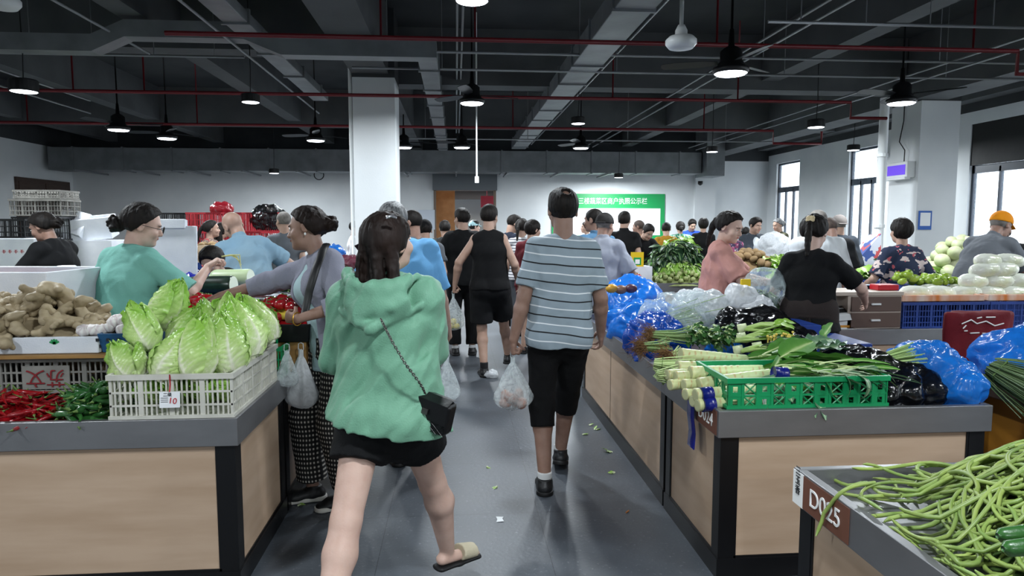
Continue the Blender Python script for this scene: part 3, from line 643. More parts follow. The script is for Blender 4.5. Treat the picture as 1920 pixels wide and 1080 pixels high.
def person(pos, heading, ht, label, h=.009, b=1., fat=1., female=False, lean=0, side=0, twist=0, pelv=(0, 0, 0), head=(0, 0, 0), armL=None, armR=None, legL=None, legR=None,
           skin='mid', hair=('short', 'black'), shirt=None, jacket=None, pants=None, shoes=None, group=None, seed=1, face=True, fine=False, neckcut=.35, roll=0):
    """heading: degrees clockwise from +Y. All targets are in the person's own frame: x right, y forward, z up (metres)."""
    s = ht/1.72; top = empty('person', (pos[0], pos[1], pos[2] if len(pos) > 2 else 0), label, 'person', group, R(-heading))
    fine = fine or h <= .0065
    R1 = rotm(lean*.4, side*.5, twist*.3); R2 = rotm(lean, side, twist); xa = R2@va(1, 0, 0); x1 = R1@va(1, 0, 0)
    P = va(0, 0, .93*s)+va(*pelv); W = P+R1@va(0, 0, .14*s); C = W+R2@va(0, .0, .20*s); NB = C+R2@va(0, -.012*s, .195*s)
    shw = (.142 if female else .150)*b*s; hipw = .088*s*(1.04 if female else 1)
    SH = {q: NB+R2@va(q*shw, 0, -.082*s) for q in (-1, 1)}; HP = {q: P+R1@va(q*hipw, 0, -.03*s) for q in (-1, 1)}
    Rh = rotm(lean*.55+head[1], side*.5+head[2], twist+head[0]); HC = NB+(R2@va(0, .012, .045)+Rh@va(0, .02, .092))*s
    AR = {}
    for q, a in ((-1, armL), (1, armR)):
        a = dict(a or {}); wt = a.get('w'); 
        wt = SH[q]+va(q*.05, .03, -.505)*s if wt is None else va(*wt)
        el, wr = ik(SH[q], wt, .285*s, .25*s, va(*a.get('pole', (q*.35, -1, -.25)))); dr = va(*a['d']) if 'd' in a else unit(wr-el)
        AR[q] = dict(el=el, wr=wr, d=dr, n=va(*a.get('n', (-q, .15, 0))), t=va(*a.get('t', (0, 1, .2))), curl=a.get('curl', .35))
    LG = {}
    for q, a in ((-1, legL), (1, legR)):
        a = dict(a or {}); ft = va(*a.get('f', (q*.10*s, 0, .085*s))); kn, an = ik(HP[q], ft, .425*s, .41*s, va(*a.get('pole', (q*.12, 1, 0)))); yaw, pit = a.get('yaw', q*8), a.get('pitch', 0)
        fd = np.array(Matrix.Rotation(R(-yaw), 3, 'Z') @ Matrix.Rotation(R(pit), 3, 'X') @ Vector((0, 1, 0))); fu = np.array(Matrix.Rotation(R(-yaw), 3, 'Z') @ Matrix.Rotation(R(pit), 3, 'X') @ Vector((0, 0, 1)))
        LG[q] = dict(kn=kn, an=an, fd=fd, fu=fu)
    pts = [P, W, C, NB, HC+Rh@va(0, 0, .16*s)] + [x for q in (-1, 1) for x in (SH[q], AR[q]['el'], AR[q]['wr'], AR[q]['wr']+unit(AR[q]['d'])*.19*s, LG[q]['kn'], LG[q]['an'], LG[q]['an']+LG[q]['fd']*.2*s)]
    lo, hi = np.min(pts, 0)-.2, np.max(pts, 0)+.2; lo[2] = max(lo[2], -.02)
    dim = dict(sh=.048*s*b**.5, upa=.047*s*b, upb=.041*s, fa=.042*s, fb=.0255*s)
    if female: dim.update(upa=.044*s*b, upb=.037*s, fa=.037*s, fb=.023*s)
    TW, TC, TH = (.138 if female else .148)*b*fat*s, .158*b*s*(.95 if female else 1.05), (.168 if female else .158)*b*fat**.5*s
    def torso(S, off, hem=None, fl='', arms=True, k=.05):
        low = P+R1@va(0, -.01, -.05*s) if hem is None else P+R1@va(0, -.005, hem)
        (S.rcf if hem is not None else S.rc)(W, low, TW+off, TH+off*1.8, k, X=x1, fa=.76, **(dict(fl='b') if hem is not None else {}))
        S.rc(P+R1@va(0, -.015, 0), W, TH+off-.012, TW+off-.004, k, X=x1, fa=.74)
        S.rc(W, C, TW+off, TC+off, k, X=xa, fa=.72, fb=.70)
        S.rc(C, C+R2@va(0, -.015*s, .10*s), TC+off, TC*.8+off*.6, k, X=xa, fa=.66, fb=.62)
        for q in (-1, 1):
            S.rc(NB+R2@va(q*.035*s, -.012, -.045*s), SH[q]-R2@va(q*.02*s, 0, .0), .045*s+off*.55, .044*s+off*.6, .03)
            if female: S.el(C+R2@va(q*.07*s, .085*s, .0), (.062*s+off, .05*s+off, .06*s+off), k=.04)
            S.el(P+R1@va(q*.07*s, -.045*s, -.045*s), (.088*s+off*(.6 if hem is None else 1.35), .085*s+off*(.6 if hem is None else 1.5), .09*s+off*.5), k=.04)
        if hem is not None: S.cut(R1@va(0, 0, -1), P+R1@va(0, 0, hem), .0, within=(P+va(-.26, -.35, -.6), P+va(.26, .35, .25)))
        if fat > 1.05: S.el(W+R1@va(0, .06*s, 0), (TW*.9+off, .10*s*fat+off, .14*s), k=.05)
    # ---------------- the body
    sh_len = (shirt or {}).get('sleeve', .55) if shirt else 0
    S = SDF(lo, hi, h); torso(S, -.02); pl = pants['len'] if pants else 0
    S.rc(NB-R2@va(0, 0, .03*s), HC+Rh@va(0, -.025, -.06)*s, (.058 if not female else .05)*s, (.054 if not female else .047)*s, .02)
    S.el(HC+Rh@va(0, -.012, .03)*s, va(.077, .096, .086)*s, Rh, k=.02); S.el(HC+Rh@va(0, .028, -.035)*s, va(.060, .062, .083)*s, Rh, k=.02)
    S.el(HC+Rh@va(0, .035, -.075)*s, va(.046, .048, .036)*s, Rh, k=.02); S.el(HC+Rh@va(0, .074, -.094)*s, va(.02, .018, .016)*s, Rh, k=.02)
    S.rc(HC+Rh@va(-.03, .078, .026)*s, HC+Rh@va(.03, .078, .026)*s, .0135*s, k=.012)
    S.rc(HC+Rh@va(0, .084, .012)*s, HC+Rh@va(0, .104, -.027)*s, .007*s, .0125*s, k=.008)
    S.el(HC+Rh@va(0, .096, -.031)*s, va(.018, .012, .009)*s, Rh, k=.008); S.el(HC+Rh@va(0, .083, -.056)*s, va(.024, .014, .012)*s, Rh, k=.008)
    for q in (-1, 1):
        S.el(HC+Rh@va(q*.031, .094, .004)*s, va(.017, .012, .011)*s, Rh, k=.012, op='s'); S.el(HC+Rh@va(q*.042, .062, -.03)*s, va(.022, .022, .022)*s, Rh, k=.02)
        Re = Rh@np.array(Matrix.Rotation(R(-q*18), 3, 'Z')); S.el(HC+Rh@va(q*.079, -.012, -.004)*s, va(.010, .021, .033)*s, Re, k=.004); S.el(HC+Rh@va(q*.088, -.008, -.002)*s, va(.006, .012, .02)*s, Re, k=.004, op='s')
        A = AR[q]
        S.el(SH[q], (dim['upa']*1.04,)*3, k=.03)
        S.rc(SH[q], A['el'], dim['upa'], dim['upb'], .025); mid = A['el']+(A['wr']-A['el'])*.28
        S.rc(A['el'], mid, dim['upb']*.97, dim['fa'], .012); S.rc(mid, A['wr'], dim['fa'], dim['fb'], .012)
        hand(S, A['wr'], A['d'], A['n'], A['t'], s*(.92 if female else 1), A['curl'], fine)
        g = LG[q]; hp = HP[q]; kn, an = g['kn'], g['an']; lf = 1.05 if female else 1
        c1_ = .01 if pl > .2 else 0; c2_ = .008 if pl > 1 else 0; S.rc(hp, kn, .086*s*b*lf-c1_, .055*s*b-c2_, .03); back = unit(np.cross(np.cross(unit(kn-an), unit(g['fd'])), unit(kn-an)))
        cm = kn+(an-kn)*.3+back*(.014*s); c3_ = .008 if pl > 1.4 else 0; S.rc(kn, cm, .054*s*b-c2_, .058*s*b*lf-c3_, .02); S.rc(cm, an, .056*s*b*lf-c3_, .036*s, .02)
        fd, fu = g['fd'], g['fu']; S.rc(an-fd*.03*s-fu*.045*s, an+fd*.10*s-fu*.055*s, .031*s, .03*s, .02, X=np.cross(fd, fu), fa=.85)
        S.rc(an+fd*.10*s-fu*.062*s, an+fd*.165*s-fu*.068*s, .038*s, .034*s, .02, X=np.cross(fd, fu), fa=.5)
    sk = SKIN[skin]; body = S.obj('body', sk, top)
    # ---------------- face details
    if face:
        for q in (-1, 1):
            M4 = Matrix.Translation(HC+Rh@va(q*.031, .0835, .004)*s) @ Matrix(Rh.tolist()).to_4x4()
            e = MB().ell((0, 0, 0), (.0125*s, .005*s, .0045*s), 12, 6, M=M4).build('eye', M_EYEW, top, smooth=True)
            MB().ell((0, .0035*s, 0), (.0052*s, .003*s, .0044*s), 10, 6, M=M4).build('iris', M_EYE, e, smooth=True)
            c = [HC+Rh@va(q*(.014+.012*i), .0935-.004*i*i*.5, .0225+.002*(i > 0)-.002*(i > 1))*s for i in range(4)]
            MB().tube(c, [.002*s, .0034*s, .003*s, .0015*s], 6).build('eyebrow', M_BROW, top, smooth=True)
        MB().ell((0, 0, 0), (.021*s, .004*s, .0065*s), 12, 6, M=Matrix.Translation(HC+Rh@va(0, .0945, -.056)*s) @ Matrix(Rh.tolist()).to_4x4()).build('lips', M_LIP, top, smooth=True)
    # ---------------- hair
    st_, hm = hair[0], HAIRM[hair[1]]; hh = min(h, .008) if h > .0075 else .0045
    if st_ != 'bald':
        l2, h2 = HC-.17*s-.06, HC+.17*s+.06
        if st_ in ('long', 'pony', 'bun', 'bob'): l2 = l2-va(.05, .12, .26)*s; h2 = h2+va(.05, .05, .02)
        Hs = SDF(l2, h2, hh); th = {'crew': .004, 'short': .011}.get(st_, .017)*s
        Hs.el(HC+Rh@va(0, -.012, .032)*s, va(.077, .096, .086)*s+th, Rh, k=0)
        if st_ == 'short': Hs.el(HC+Rh@va(0, .01, .07)*s, va(.07, .085, .058)*s+.004, Rh, k=.02)
        if st_ in ('bob', 'long', 'pony', 'bun'): Hs.el(HC+Rh@va(0, -.035, .015)*s, va(.083, .088, .09)*s+.006, Rh, k=.02)
        Hs.cut(Rh@va(0, .88, -.47), HC+Rh@va(0, .037, 0)*s, .01)
        if st_ in ('short', 'crew'): Hs.cut(Rh@va(0, .38, -1), HC+Rh@va(0, 0, -.028)*s, .01)
        elif st_ == 'bob': Hs.cut(Rh@va(0, .1, -1), HC+Rh@va(0, 0, -.075)*s, .01)
        else: Hs.cut(Rh@va(0, -.35, -1), HC+Rh@va(0, 0, -.07)*s, .01)
        if st_ in ('bun', 'pony'): Hs.cut(Rh@va(0, .75, -.66), HC+Rh@va(0, -.018, -.012)*s, .008)
        if len(hair) > 2 and hair[2] == 'thin': Hs.el(HC+Rh@va(0, -.075, .105)*s, va(.021, .024, .020)*s, Rh, k=.008, op='s')
        if st_ in ('bob', 'bun', 'pony', 'short'): [Hs.el(HC+Rh@va(q*.088, .002, -.012)*s, va(.016, .019, .028)*s, Rh, k=.008, op='s') for q in (-1, 1)]
        dn = va(0, 0, -1)
        if st_ == 'bun':
            bc = HC+Rh@va(0, -.122, .0 if len(hair) < 3 else hair[2])*s; Hs.el(bc, va(.046, .044, .048)*s, Rh, k=.012); rs = np.random.RandomState(seed)
            for i in range(11):
                u1, u2 = unit(rs.normal(size=3)), unit(rs.normal(size=3)); u1[1], u2[1] = -abs(u1[1]), -abs(u2[1]); Hs.rc(bc+Rh@(u1*.042)*s, bc+Rh@(unit(u1+u2)*.05)*s, .013*s, k=.004); Hs.rc(bc+Rh@(unit(u1+u2)*.05)*s, bc+Rh@(u2*.042)*s, .013*s, .009*s, k=.004)
        if st_ == 'pony':
            p = HC+Rh@va(0, -.11, .045)*s; r = .022*s; v = unit(Rh@va(0, -1, -.2)); Hs.el(p, (.026*s,)*3, k=.01)
            for i in range(7): v = unit(v*.6+dn*.55+(R2@va(0, -.1, 0))); q = p+v*.036*s; Hs.rc(p, q, r, r*1.05 if i < 3 else r*.86, .01); r = r*1.05 if i < 3 else r*.86; p = q
        if st_ == 'long':
            rs = np.random.RandomState(seed)
            for i in range(34):
                a = -math.pi/2+rs.uniform(-1.45, 1.25); p = HC+Rh@va(.078*math.cos(a), -.02+.085*math.sin(a), rs.uniform(-.06, .04))*s; v = unit(Rh@va(math.cos(a)*.3, math.sin(a)*.35, -1)); r = rs.uniform(.014, .021)*s
                for j in range(6):
                    v = unit(v+dn*.25+rs.normal(size=3)*.12-unit(p-NB)*(0.05 if j > 3 else 0)); q = p+v*.042*s*rs.uniform(.8, 1.25); Hs.rc(p, q, r, r*.84, .008); p = q; r *= .84
        amp = {'crew': .0005, 'short': .003}.get(st_, .0038)
        Hs.warp(lambda Q: amp*nz(Q, 14, seed, (1, 1, .4))+(amp*(1-2*np.abs(nz((Q-HC)@Rh, 30, seed+3, (1, .55, .2)))))*.7+(amp*.45*nz((Q-HC)@Rh, 75, seed+4, (1, .4, .15)) if hh < .006 else 0))
        Hs.obj('hair', hm, top)
    # ---------------- clothes
    for shirt, sname in ((shirt, 'shirt'), (jacket, 'jacket')):
        if not shirt: continue
        off = shirt.get('off', .02)*s; S = SDF(lo, hi, h); torso(S, off, hem=shirt.get('hem', -.06)*s)
        sl_ = shirt.get('sleeve', .55)
        for q in (-1, 1):
            A = AR[q]
            if sl_ > 0: S.el(SH[q], (dim['upa']*1.04+off*.6,)*3, k=.03)
            if sl_ <= 0: pass
            elif sl_ <= 1: e = SH[q]+(A['el']-SH[q])*sl_; S.rcf(SH[q], e, dim['upa']+off*.6, dim['upa']*1.02+off*shirt.get('flare', .9), .03)
            else:
                S.rc(SH[q], A['el'], dim['upa']+off*.6, dim['upb']+off*.8, .03); e = A['el']+(A['wr']-A['el'])*(sl_-1); S.rcf(A['el'], e, dim['upb']+off*.8, dim['fb']+off*.7+.008, .02)
        if sl_ <= 0:
            for q in (-1, 1): S.rc(SH[q]+xa*q*.075*s+R2@va(0, 0, -.09*s), SH[q]+xa*q*.045*s+R2@va(0, 0, .1*s), .045*s, .04*s, .01, op='s')
        if shirt.get('hood'):
            c = NB+R2@va(0, -.085, -.01)*s
            for i in range(9):
                a = math.pi*(.10+i/8*.8); p1 = NB+R2@va(.15*math.cos(a), -.01-.155*math.sin(a), .03-.075*math.sin(a))*s; a2 = a+math.pi*.8/8
                if i < 8: S.rc(p1, NB+R2@va(.15*math.cos(a2), -.01-.155*math.sin(a2), .03-.075*math.sin(a2))*s, .024*s, .024*s, .012)
            S.el(NB+R2@va(.0, -.125, -.10)*s, va(.13, .075, .085)*s, R2, k=.02); S.el(NB+R2@va(-.02, -.11, .01)*s, va(.10, .05, .06)*s, R2, k=.015, op='s')
            S.rc(NB+R2@va(-.15, -.10, -.13)*s, NB+R2@va(.0, -.19, -.19)*s, .014*s, k=.01); S.rc(NB+R2@va(.16, -.09, -.11)*s, NB+R2@va(.0, -.19, -.19)*s, .014*s, k=.01)
            S.rc(NB+R2@va(-.10, -.15, -.06)*s, NB+R2@va(.08, -.185, -.115)*s, .012*s, k=.02)
        else:
            nr = .075*s; S.cut(R2@va(0, neckcut, 1), NB+R2@va(0, 0, .012*s), .006, within=(NB-.13*s, NB+.13*s))
            if shirt.get('collar'): S.rcf(NB+R2@va(0, .0, -.02*s), NB+R2@va(0, .004, .035*s), .066*s, .060*s, .006)
        if shirt.get('open'): S.rc(C+R2@va(.0, .15, .2)*s, P+R2@va(.0, .17, -.25)*s, .085*s, .12*s, .01, op='s')
        if shirt.get('tilt'): S.cut(R1@va(shirt['tilt'], 0, -1), P+R1@va(0, 0, shirt.get('hem', -.06)+.035), .0, within=(P+va(-.32, -.4, -.6), P+va(.32, .4, .2)))
        wr = shirt.get('wrinkle', .0055)
        def folds(Q):
            A = Q@np.array([[1, 0, .55*(1 if seed % 2 else -1)], [0, 1, .2], [-.45, .2, .55]], dtype=np.float32)
            A = A+.03*np.stack([nz(Q, 2.2, seed+31), nz(Q, 2.2, seed+32), nz(Q, 2.0, seed+33)], -1)
            f1 = np.abs(nz(A, 3.4, seed)); f2 = np.abs(nz(A, 7.5, seed+5))
            return wr*.9*nz(Q, 2.2, seed+2)+wr*2.2*(np.sqrt(f1*f1+.01)-.35)+wr*.7*(np.sqrt(f2*f2+.01)-.35)
        S.warp(folds, band=.045)
        S.obj(sname, shirt['m'], top)
    if pants:
        off = pants.get('off', .012)*s; S = SDF(lo, hi, h); ln = pants['len']; up = pants.get('up', .06)*s
        S.rcf(P+R1@va(0, 0, up), P+R1@va(0, 0, -.04*s), TH*.98+off*.6, TH+off, .03, X=x1, fa=.74, fl='a')
        for q in (-1, 1):
            g = LG[q]; hp = HP[q]; S.el(P+R1@va(q*.07*s, -.05*s, -.045*s), (.086*s+off, .08*s+off*.9, .088*s+off), k=.03)
            fl = pants.get('flare', 1)
            if ln <= 1: e = hp+(g['kn']-hp)*ln; S.rcf(hp, e, .088*s*b+off, (.088-.028*ln)*s*b+off*1.4*fl, .03)
            else:
                S.rcf(hp, g['kn'], .088*s*b+off, .058*s*b+off*1.2, .03, fl=''); e = g['kn']+(g['an']-g['kn'])*(ln-1); S.rcf(g['kn'], e, .058*s*b+off*1.2, (.055-.012*(ln-1))*s+off*1.4*fl, .02)
        if pants.get('skirt'): S.rcf(P, P+va(0, .01, -pants['skirt']), TH+off, TH+off*2.5, .02, X=x1, fa=.8)
        wr = pants.get('wrinkle', .004); S.warp(lambda Q: wr*nz(Q, 5, seed+2, (1, 1, .7))+wr*.5*nz(Q, 12, seed+3, (1, 1, .6)), band=.04)
        S.obj(pants.get('name', 'trousers'), pants['m'], top)
    sm = shoes or {}
    if sm.get('kind', 'shoe') != 'none':
        for q in (-1, 1):
            g = LG[q]; an, fd, fu = g['an'], g['fd'], g['fu']; rt = np.cross(fd, fu); bz = an-fu*.085*s
            S = SDF(an-.26*s, an+.26*s, max(h*.8, .005))
            if sm.get('kind') == 'slide':
                S.rcf(bz+fd*.07*s+fu*.045*s, bz+fd*.155*s+fu*.03*s, .053*s, .048*s, .004, X=rt, fa=.72, fl='ab'); S.cut(-fu, bz+fu*.012*s, .0)
                o = S.obj('shoe', sm.get('m', M_SOLEW), top); S2 = SDF(an-.26*s, an+.26*s, .005); S2.rc(bz-fd*.05*s+fu*.004*s, bz+fd*.05*s+fu*.004*s, .04*s, .042*s, .02, X=rt, fa=.42); S2.rc(bz+fd*.05*s+fu*.004*s, bz+fd*.165*s+fu*.006*s, .044*s, .05*s, .02, X=rt, fa=.35)
                S2.cut(-fu, bz-fu*.006*s); S2.cut(fu, bz+fu*.016*s, .004); S2.obj('sole', sm.get('sole', M_SOLEB), o)
            else:
                S.rc(bz-fd*.035*s+fu*.035*s, bz+fd*.10*s+fu*.03*s, .043*s, .045*s, .03, X=rt, fa=.9); S.rc(bz+fd*.09*s+fu*.02*s, bz+fd*.165*s+fu*.018*s, .046*s, .04*s, .03, X=rt, fa=.62)
                S.rcf(bz+fd*.0*s+fu*.03*s, an+fu*.005*s-fd*.01*s, .042*s, .043*s, .02); S.cut(-fu, bz+fu*.016*s, .004)
                o = S.obj('shoe', sm.get('m', M_SHOEB), top)
                S2 = SDF(an-.26*s, an+.26*s, max(h*.8, .005)); S2.rcf(bz-fd*.035*s, bz-fd*.035*s+fu*.028*s, .048*s, .046*s, .01, fl='ab'); S2.rcf(bz+fd*.145*s, bz+fd*.145*s+fu*.024*s, .05*s, .047*s, .01, fl='ab')
                S2.rc(bz-fd*.03*s+fu*.013*s, bz+fd*.145*s+fu*.012*s, .046*s, .049*s, .01, X=rt, fa=.9); S2.cut(-fu, bz); S2.cut(fu, bz+fu*.026*s, .003); S2.obj('sole', sm.get('sole', M_SOLEB), o)
                if sm.get('sock'): S3 = SDF(an-.1, an+.12, max(h*.8, .005)); S3.rcf(an-fu*.02*s, an+fu*sm.get('sockh', .035)*s, .040*s, .041*s, .01, fl='ab'); S3.obj('sock', sm['sock'], top)
    mw = Matrix.Translation(Vector(top.location)) @ Matrix.Rotation(R(-heading), 4, 'Z')
    info = dict(top=top, s=s, HC=HC, Rh=Rh, NB=NB, R2=R2, R1=R1, W=W, C=C, P=P, SH=SH, AR=AR, LG=LG, mw=mw)
    info['hand'] = lambda q, f=.09: mw @ Vector(AR[q]['wr']+unit(AR[q]['d'])*f*s)
    return info
def peaked_cap(I, m, brim=1, back=False, name='cap', flat=False):
    s, HC, Rh = I['s'], I['HC'], I['Rh']; S = SDF(HC-.25*s, HC+.25*s, .006)
    S.el(HC+Rh@va(0, -.012, .034)*s, va(.088, .106, (.09 if flat else .098))*s, Rh, k=0); S.cut(Rh@va(0, .12 if not flat else .0, -1), HC+Rh@va(0, 0, .022)*s, .004)
    f = -1 if back else 1
    o = S.obj(name, m, I['top'])
    if brim:
        S = SDF(HC-.25*s, HC+.25*s, .005); S.rc(HC+Rh@va(0, .05*f, .032)*s, HC+Rh@va(0, .125*f, .012)*s, .068*s, .058*s, .02, X=Rh@va(1, 0, 0), fa=.12); S.el(HC+Rh@va(0, -.012, .03)*s, va(.082, .1, .09)*s, Rh, k=0, op='s'); S.obj('brim', m, o)
    return o
# ================================================================ cloth patterns
def patmat(name, fn, rough=.85):
    if name in MAT: return MAT[name]
    m = bpy.data.materials.new(name); m.use_nodes = True; N = m.node_tree.nodes; L = m.node_tree.links; p = N['Principled BSDF']; p.inputs['Roughness'].default_value = rough
    tc = N.new('ShaderNodeTexCoord'); sep = N.new('ShaderNodeSeparateXYZ'); L.new(tc.outputs['Object'], sep.inputs[0])
    def mth(op, a, b=None, c=None):
        n = N.new('ShaderNodeMath'); n.operation = op
        for i, v in enumerate((a, b, c)):
            if v is None: continue
            if isinstance(v, (int, float)): n.inputs[i].default_value = v
            else: L.new(v, n.inputs[i])
        return n.outputs[0]
    def noise(sc, det=3, vec=None, st=(1, 1, 1)):
        mp = N.new('ShaderNodeMapping'); mp.inputs['Scale'].default_value = st; L.new(tc.outputs['Object'], mp.inputs[0])
        n = N.new('ShaderNodeTexNoise'); n.inputs['Scale'].default_value = sc; n.inputs['Detail'].default_value = det; L.new(mp.outputs[0], n.inputs['Vector']); return n.outputs['Fac']
    def mix(f, a, b):
        n = N.new('ShaderNodeMix'); n.data_type = 'RGBA'; L.new(f, n.inputs[0])
        for i, v in ((6, a), (7, b)):
            if isinstance(v, str): n.inputs[i].default_value = srgb(v)
            else: L.new(v, n.inputs[i])
        return n.outputs[2]
    L.new(fn(sep, mth, noise, mix), p.inputs['Base Color']); MAT[name] = m; return m
def f_stripes(sep, mth, noise, mix):
    z = mth('ADD', sep.outputs[2], mth('MULTIPLY', noise(3, 1), .05)); z = mth('ADD', z, mth('MULTIPLY', sep.outputs[0], .10)); z = mth('MULTIPLY', mth('ABSOLUTE', z), 1/.098)
    fr = mth('FRACT', z); a = mth('LESS_THAN', mth('ABSOLUTE', mth('SUBTRACT', fr, .25)), .035); b = mth('LESS_THAN', mth('ABSOLUTE', mth('SUBTRACT', fr, .75)), .04)
    return mix(b, mix(a, '#8e9ca6', '#dfe4e8'), '#15181c')
def f_gingham(sep, mth, noise, mix):
    u = mth('ADD', sep.outputs[0], mth('ADD', sep.outputs[1], mth('MULTIPLY', noise(5, 1), .03)))
    a = mth('LESS_THAN', mth('FRACT', mth('MULTIPLY', u, 42)), .42); b = mth('LESS_THAN', mth('FRACT', mth('MULTIPLY', sep.outputs[2], 38)), .42)
    return mix(mth('MULTIPLY', a, b), mix(mth('MAXIMUM', a, b), '#0f0f10', '#242424'), '#c9c4bb')
def f_two(c1, c2, c3, sc, t1=.55, t2=.62, st=(1, 1, 1)):
    def f(sep, mth, noise, mix):
        a = noise(sc, 2, st=st); b = noise(sc*1.7, 3)
        return mix(mth('GREATER_THAN', b, t2), mix(mth('GREATER_THAN', a, t1), c1, c2), c3)
    return f
C_STRIPE = patmat('striped_grey', f_stripes); C_GING = patmat('gingham', f_gingham)
C_CAMO = patmat('camo_dark', f_two('#17191a', '#33372f', '#4c4c44', 9)); C_FLOR = patmat('navy_floral', f_two('#182440', '#c9b8b4', '#b5545e', 11, .56, .64, (1, 1, 1.6)))
C_GREENP = patmat('green_pattern', f_two('#1d6a4e', '#bcd6c5', '#2e8a66', 26, .52, .6)); C_FLOR2 = patmat('red_floral', f_two('#6e5a50', '#a83a3c', '#c6b6a4', 22, .56, .6)); C_CAMO2 = patmat('camo_olive', f_two('#4a4a38', '#6b6a50', '#2c2d24', 16))
C_WSTR = patmat('fine_stripe', lambda sep, mth, noise, mix: mix(mth('LESS_THAN', mth('FRACT', mth('MULTIPLY', mth('ABSOLUTE', sep.outputs[2]), 26)), .35), '#c3c3c6', '#4a4c55'))
C_SPOT = patmat('spotted', f_two('#5a4e46', '#857868', '#3c332d', 60)); C_PURP = patmat('purple_print', f_two('#3b2c4a', '#8a3c5e', '#c7b9bd', 24))
C = lambda n, a, b=None, **k: clothmat('cloth_'+n, a, b, **k)
C_GREEN = C('sage', '#71a288', '#6a9a80', rough=.55, sheen=.1); C_BLK = C('black', '#08080a', '#0b0b0d'); C_BLK2 = C('black2', '#0c0d10', '#08090b'); C_TEAL = C('teal', '#7ab4a8', '#6faa9d'); C_GREYC = C('cardigan', '#8b8c9b', '#818290')
C_SKY = C('skyblue', '#6ca8d8', '#629ece'); C_PALEB = C('paleblue', '#7796aa', '#8099a6', nscale=3); C_WHITE = C('white', '#c9ced1', '#bfc4c8'); C_MINT = C('mint_white', '#a9c3c8', '#9fb9c0'); C_POLO = C('polo_grey', '#8a8e99', '#80848f'); C_PINK = C('pink', '#c28f86', '#b8847b')
C_MARO = C('maroon', '#6a2029', '#5b1b23'); C_MUST = C('mustard', '#a37a22', '#8a6018', nscale=14); C_BLUE = C('royal', '#2b4fb4', '#2647a5'); C_JACK = C('jacket', '#3a4048', '#32373e'); C_NAVY = C('navy', '#1b2130'); C_SKIRT = C('darkbrown', '#2b2422'); C_GREY = C('midgrey', '#61656b', '#585c62'); C_PURPL = C('purple', '#47308a')
def sh(m, **k): return dict(m=m, **k)
def pt(m, ln, **k): return dict(m=m, len=ln, **k)
def gp(px, Y, dx=0): p = DY(px, 421, Y); return (p.x+dx, Y)
SHO = dict(sock=M_SOCK); PPL = {}
# ---- green jacket woman, walking away and to the left, right leg trailing
gpos = gp(722, 2.62)
PPL['green'] = person(gpos, 6, 1.59, 'woman in a loose sage green hooded jacket and black shorts, nearest of all', h=.006, b=1.08, female=True, lean=3, side=0, twist=6, head=(30, -12, 4), skin='light', hair=('long', 'brown'), seed=4,
    shirt=sh(C_GREEN, off=.046, hem=-.10, tilt=-.22, sleeve=1.75, hood=True, wrinkle=.015), pants=pt(C_BLK2, .46, off=.022, name='shorts'), shoes=dict(kind='slide', m=C('cream', '#c9c0a8', '#b9ae94'), sole=M_SOLEB),
    legL=dict(f=(-.15, -.42, .15), yaw=-4, pitch=-14), legR=dict(f=tolocal(gpos, 6, GZ(843, 1046, .085)), yaw=48, pitch=0, pole=(.3, 1, 0)), armL=dict(w=(-.13, .30, 1.02), pole=(-.7, -.8, -1)), armR=dict(w=(.05, .34, 1.0), pole=(.8, -.9, -1), curl=.8))
# ---- striped shirt man
PPL['stripe'] = person(gp(1050, 3.98), 3, 1.75, 'man in a striped grey T-shirt and black cropped trousers walking up the aisle', h=.006, b=.97, head=(-9, 0, 0), side=2, skin='tan', hair=('short', 'black', 'thin'), seed=5,
    shirt=sh(C_STRIPE, off=.022, hem=-.10, sleeve=.78, collar=False, wrinkle=.006), pants=pt(C_BLK, 1.3, off=.014, flare=.9), shoes=dict(sock=M_SOCK),
    legL=dict(f=(-.09, -.10, .085), yaw=2), legR=dict(f=(.04, .30, .10), yaw=6, pitch=-12), armL=dict(w=(-.27, -.05, .88), curl=1.35, d=(-.05, .12, -1), n=(1, .1, 0)), armR=dict(w=(.26, .10, .90), curl=.6))
# ---- black tank top man
PPL['tank'] = person(gp(918, 7.1), 3, 1.745, 'man in a black sleeveless top and black shorts carrying a plastic bag', h=.008, b=.93, head=(22, 0, 0), skin='mid', hair=('short', 'black'), seed=6, side=-1,
    shirt=sh(C_BLK, off=.03, hem=-.05, sleeve=0), pants=pt(C_BLK2, .86, off=.04, name='shorts'), shoes=dict(sock=M_SOCKB, sockh=.06), armL=dict(w=(-.36, .03, .93), curl=1.3, pole=(-1, -1, 0)), armR=dict(w=(.30, .12, .95)),
    legL=dict(f=(-.06, -.1, .085)), legR=dict(f=(.20, .34, .085)))
# ---- black T-shirt man
PPL['black'] = person(gp(868, 8.2), -4, 1.735, 'man in a black T-shirt and long black trousers carrying a dark green bag', h=.008, b=1.0, head=(-30, 0, 0), skin='mid', hair=('short', 'black'), seed=7, shirt=sh(C_BLK2, off=.035, hem=-.09, sleeve=.85), pants=pt(C_BLK, 1.9, off=.02), shoes=SHO,
    armL=dict(w=(-.26, .16, .98), pole=(-1, -.6, -.2), curl=1.3), armR=dict(w=(.28, .1, .95)))
PPL['camo'] = person(gp(834, 9.8), 2, 1.60, 'person in a dark camouflage T-shirt and shorts standing before the doorway', h=.010, b=1.05, head=(-6, 5, 0), skin='mid', hair=('short', 'black'), seed=8, shirt=sh(C_CAMO, off=.03, hem=-.06, sleeve=.8), pants=pt(C_BLK, .7, off=.03, name='shorts'), armL=dict(w=(-.22, .25, 1.0)), armR=dict(w=(.2, .25, 1.0)))
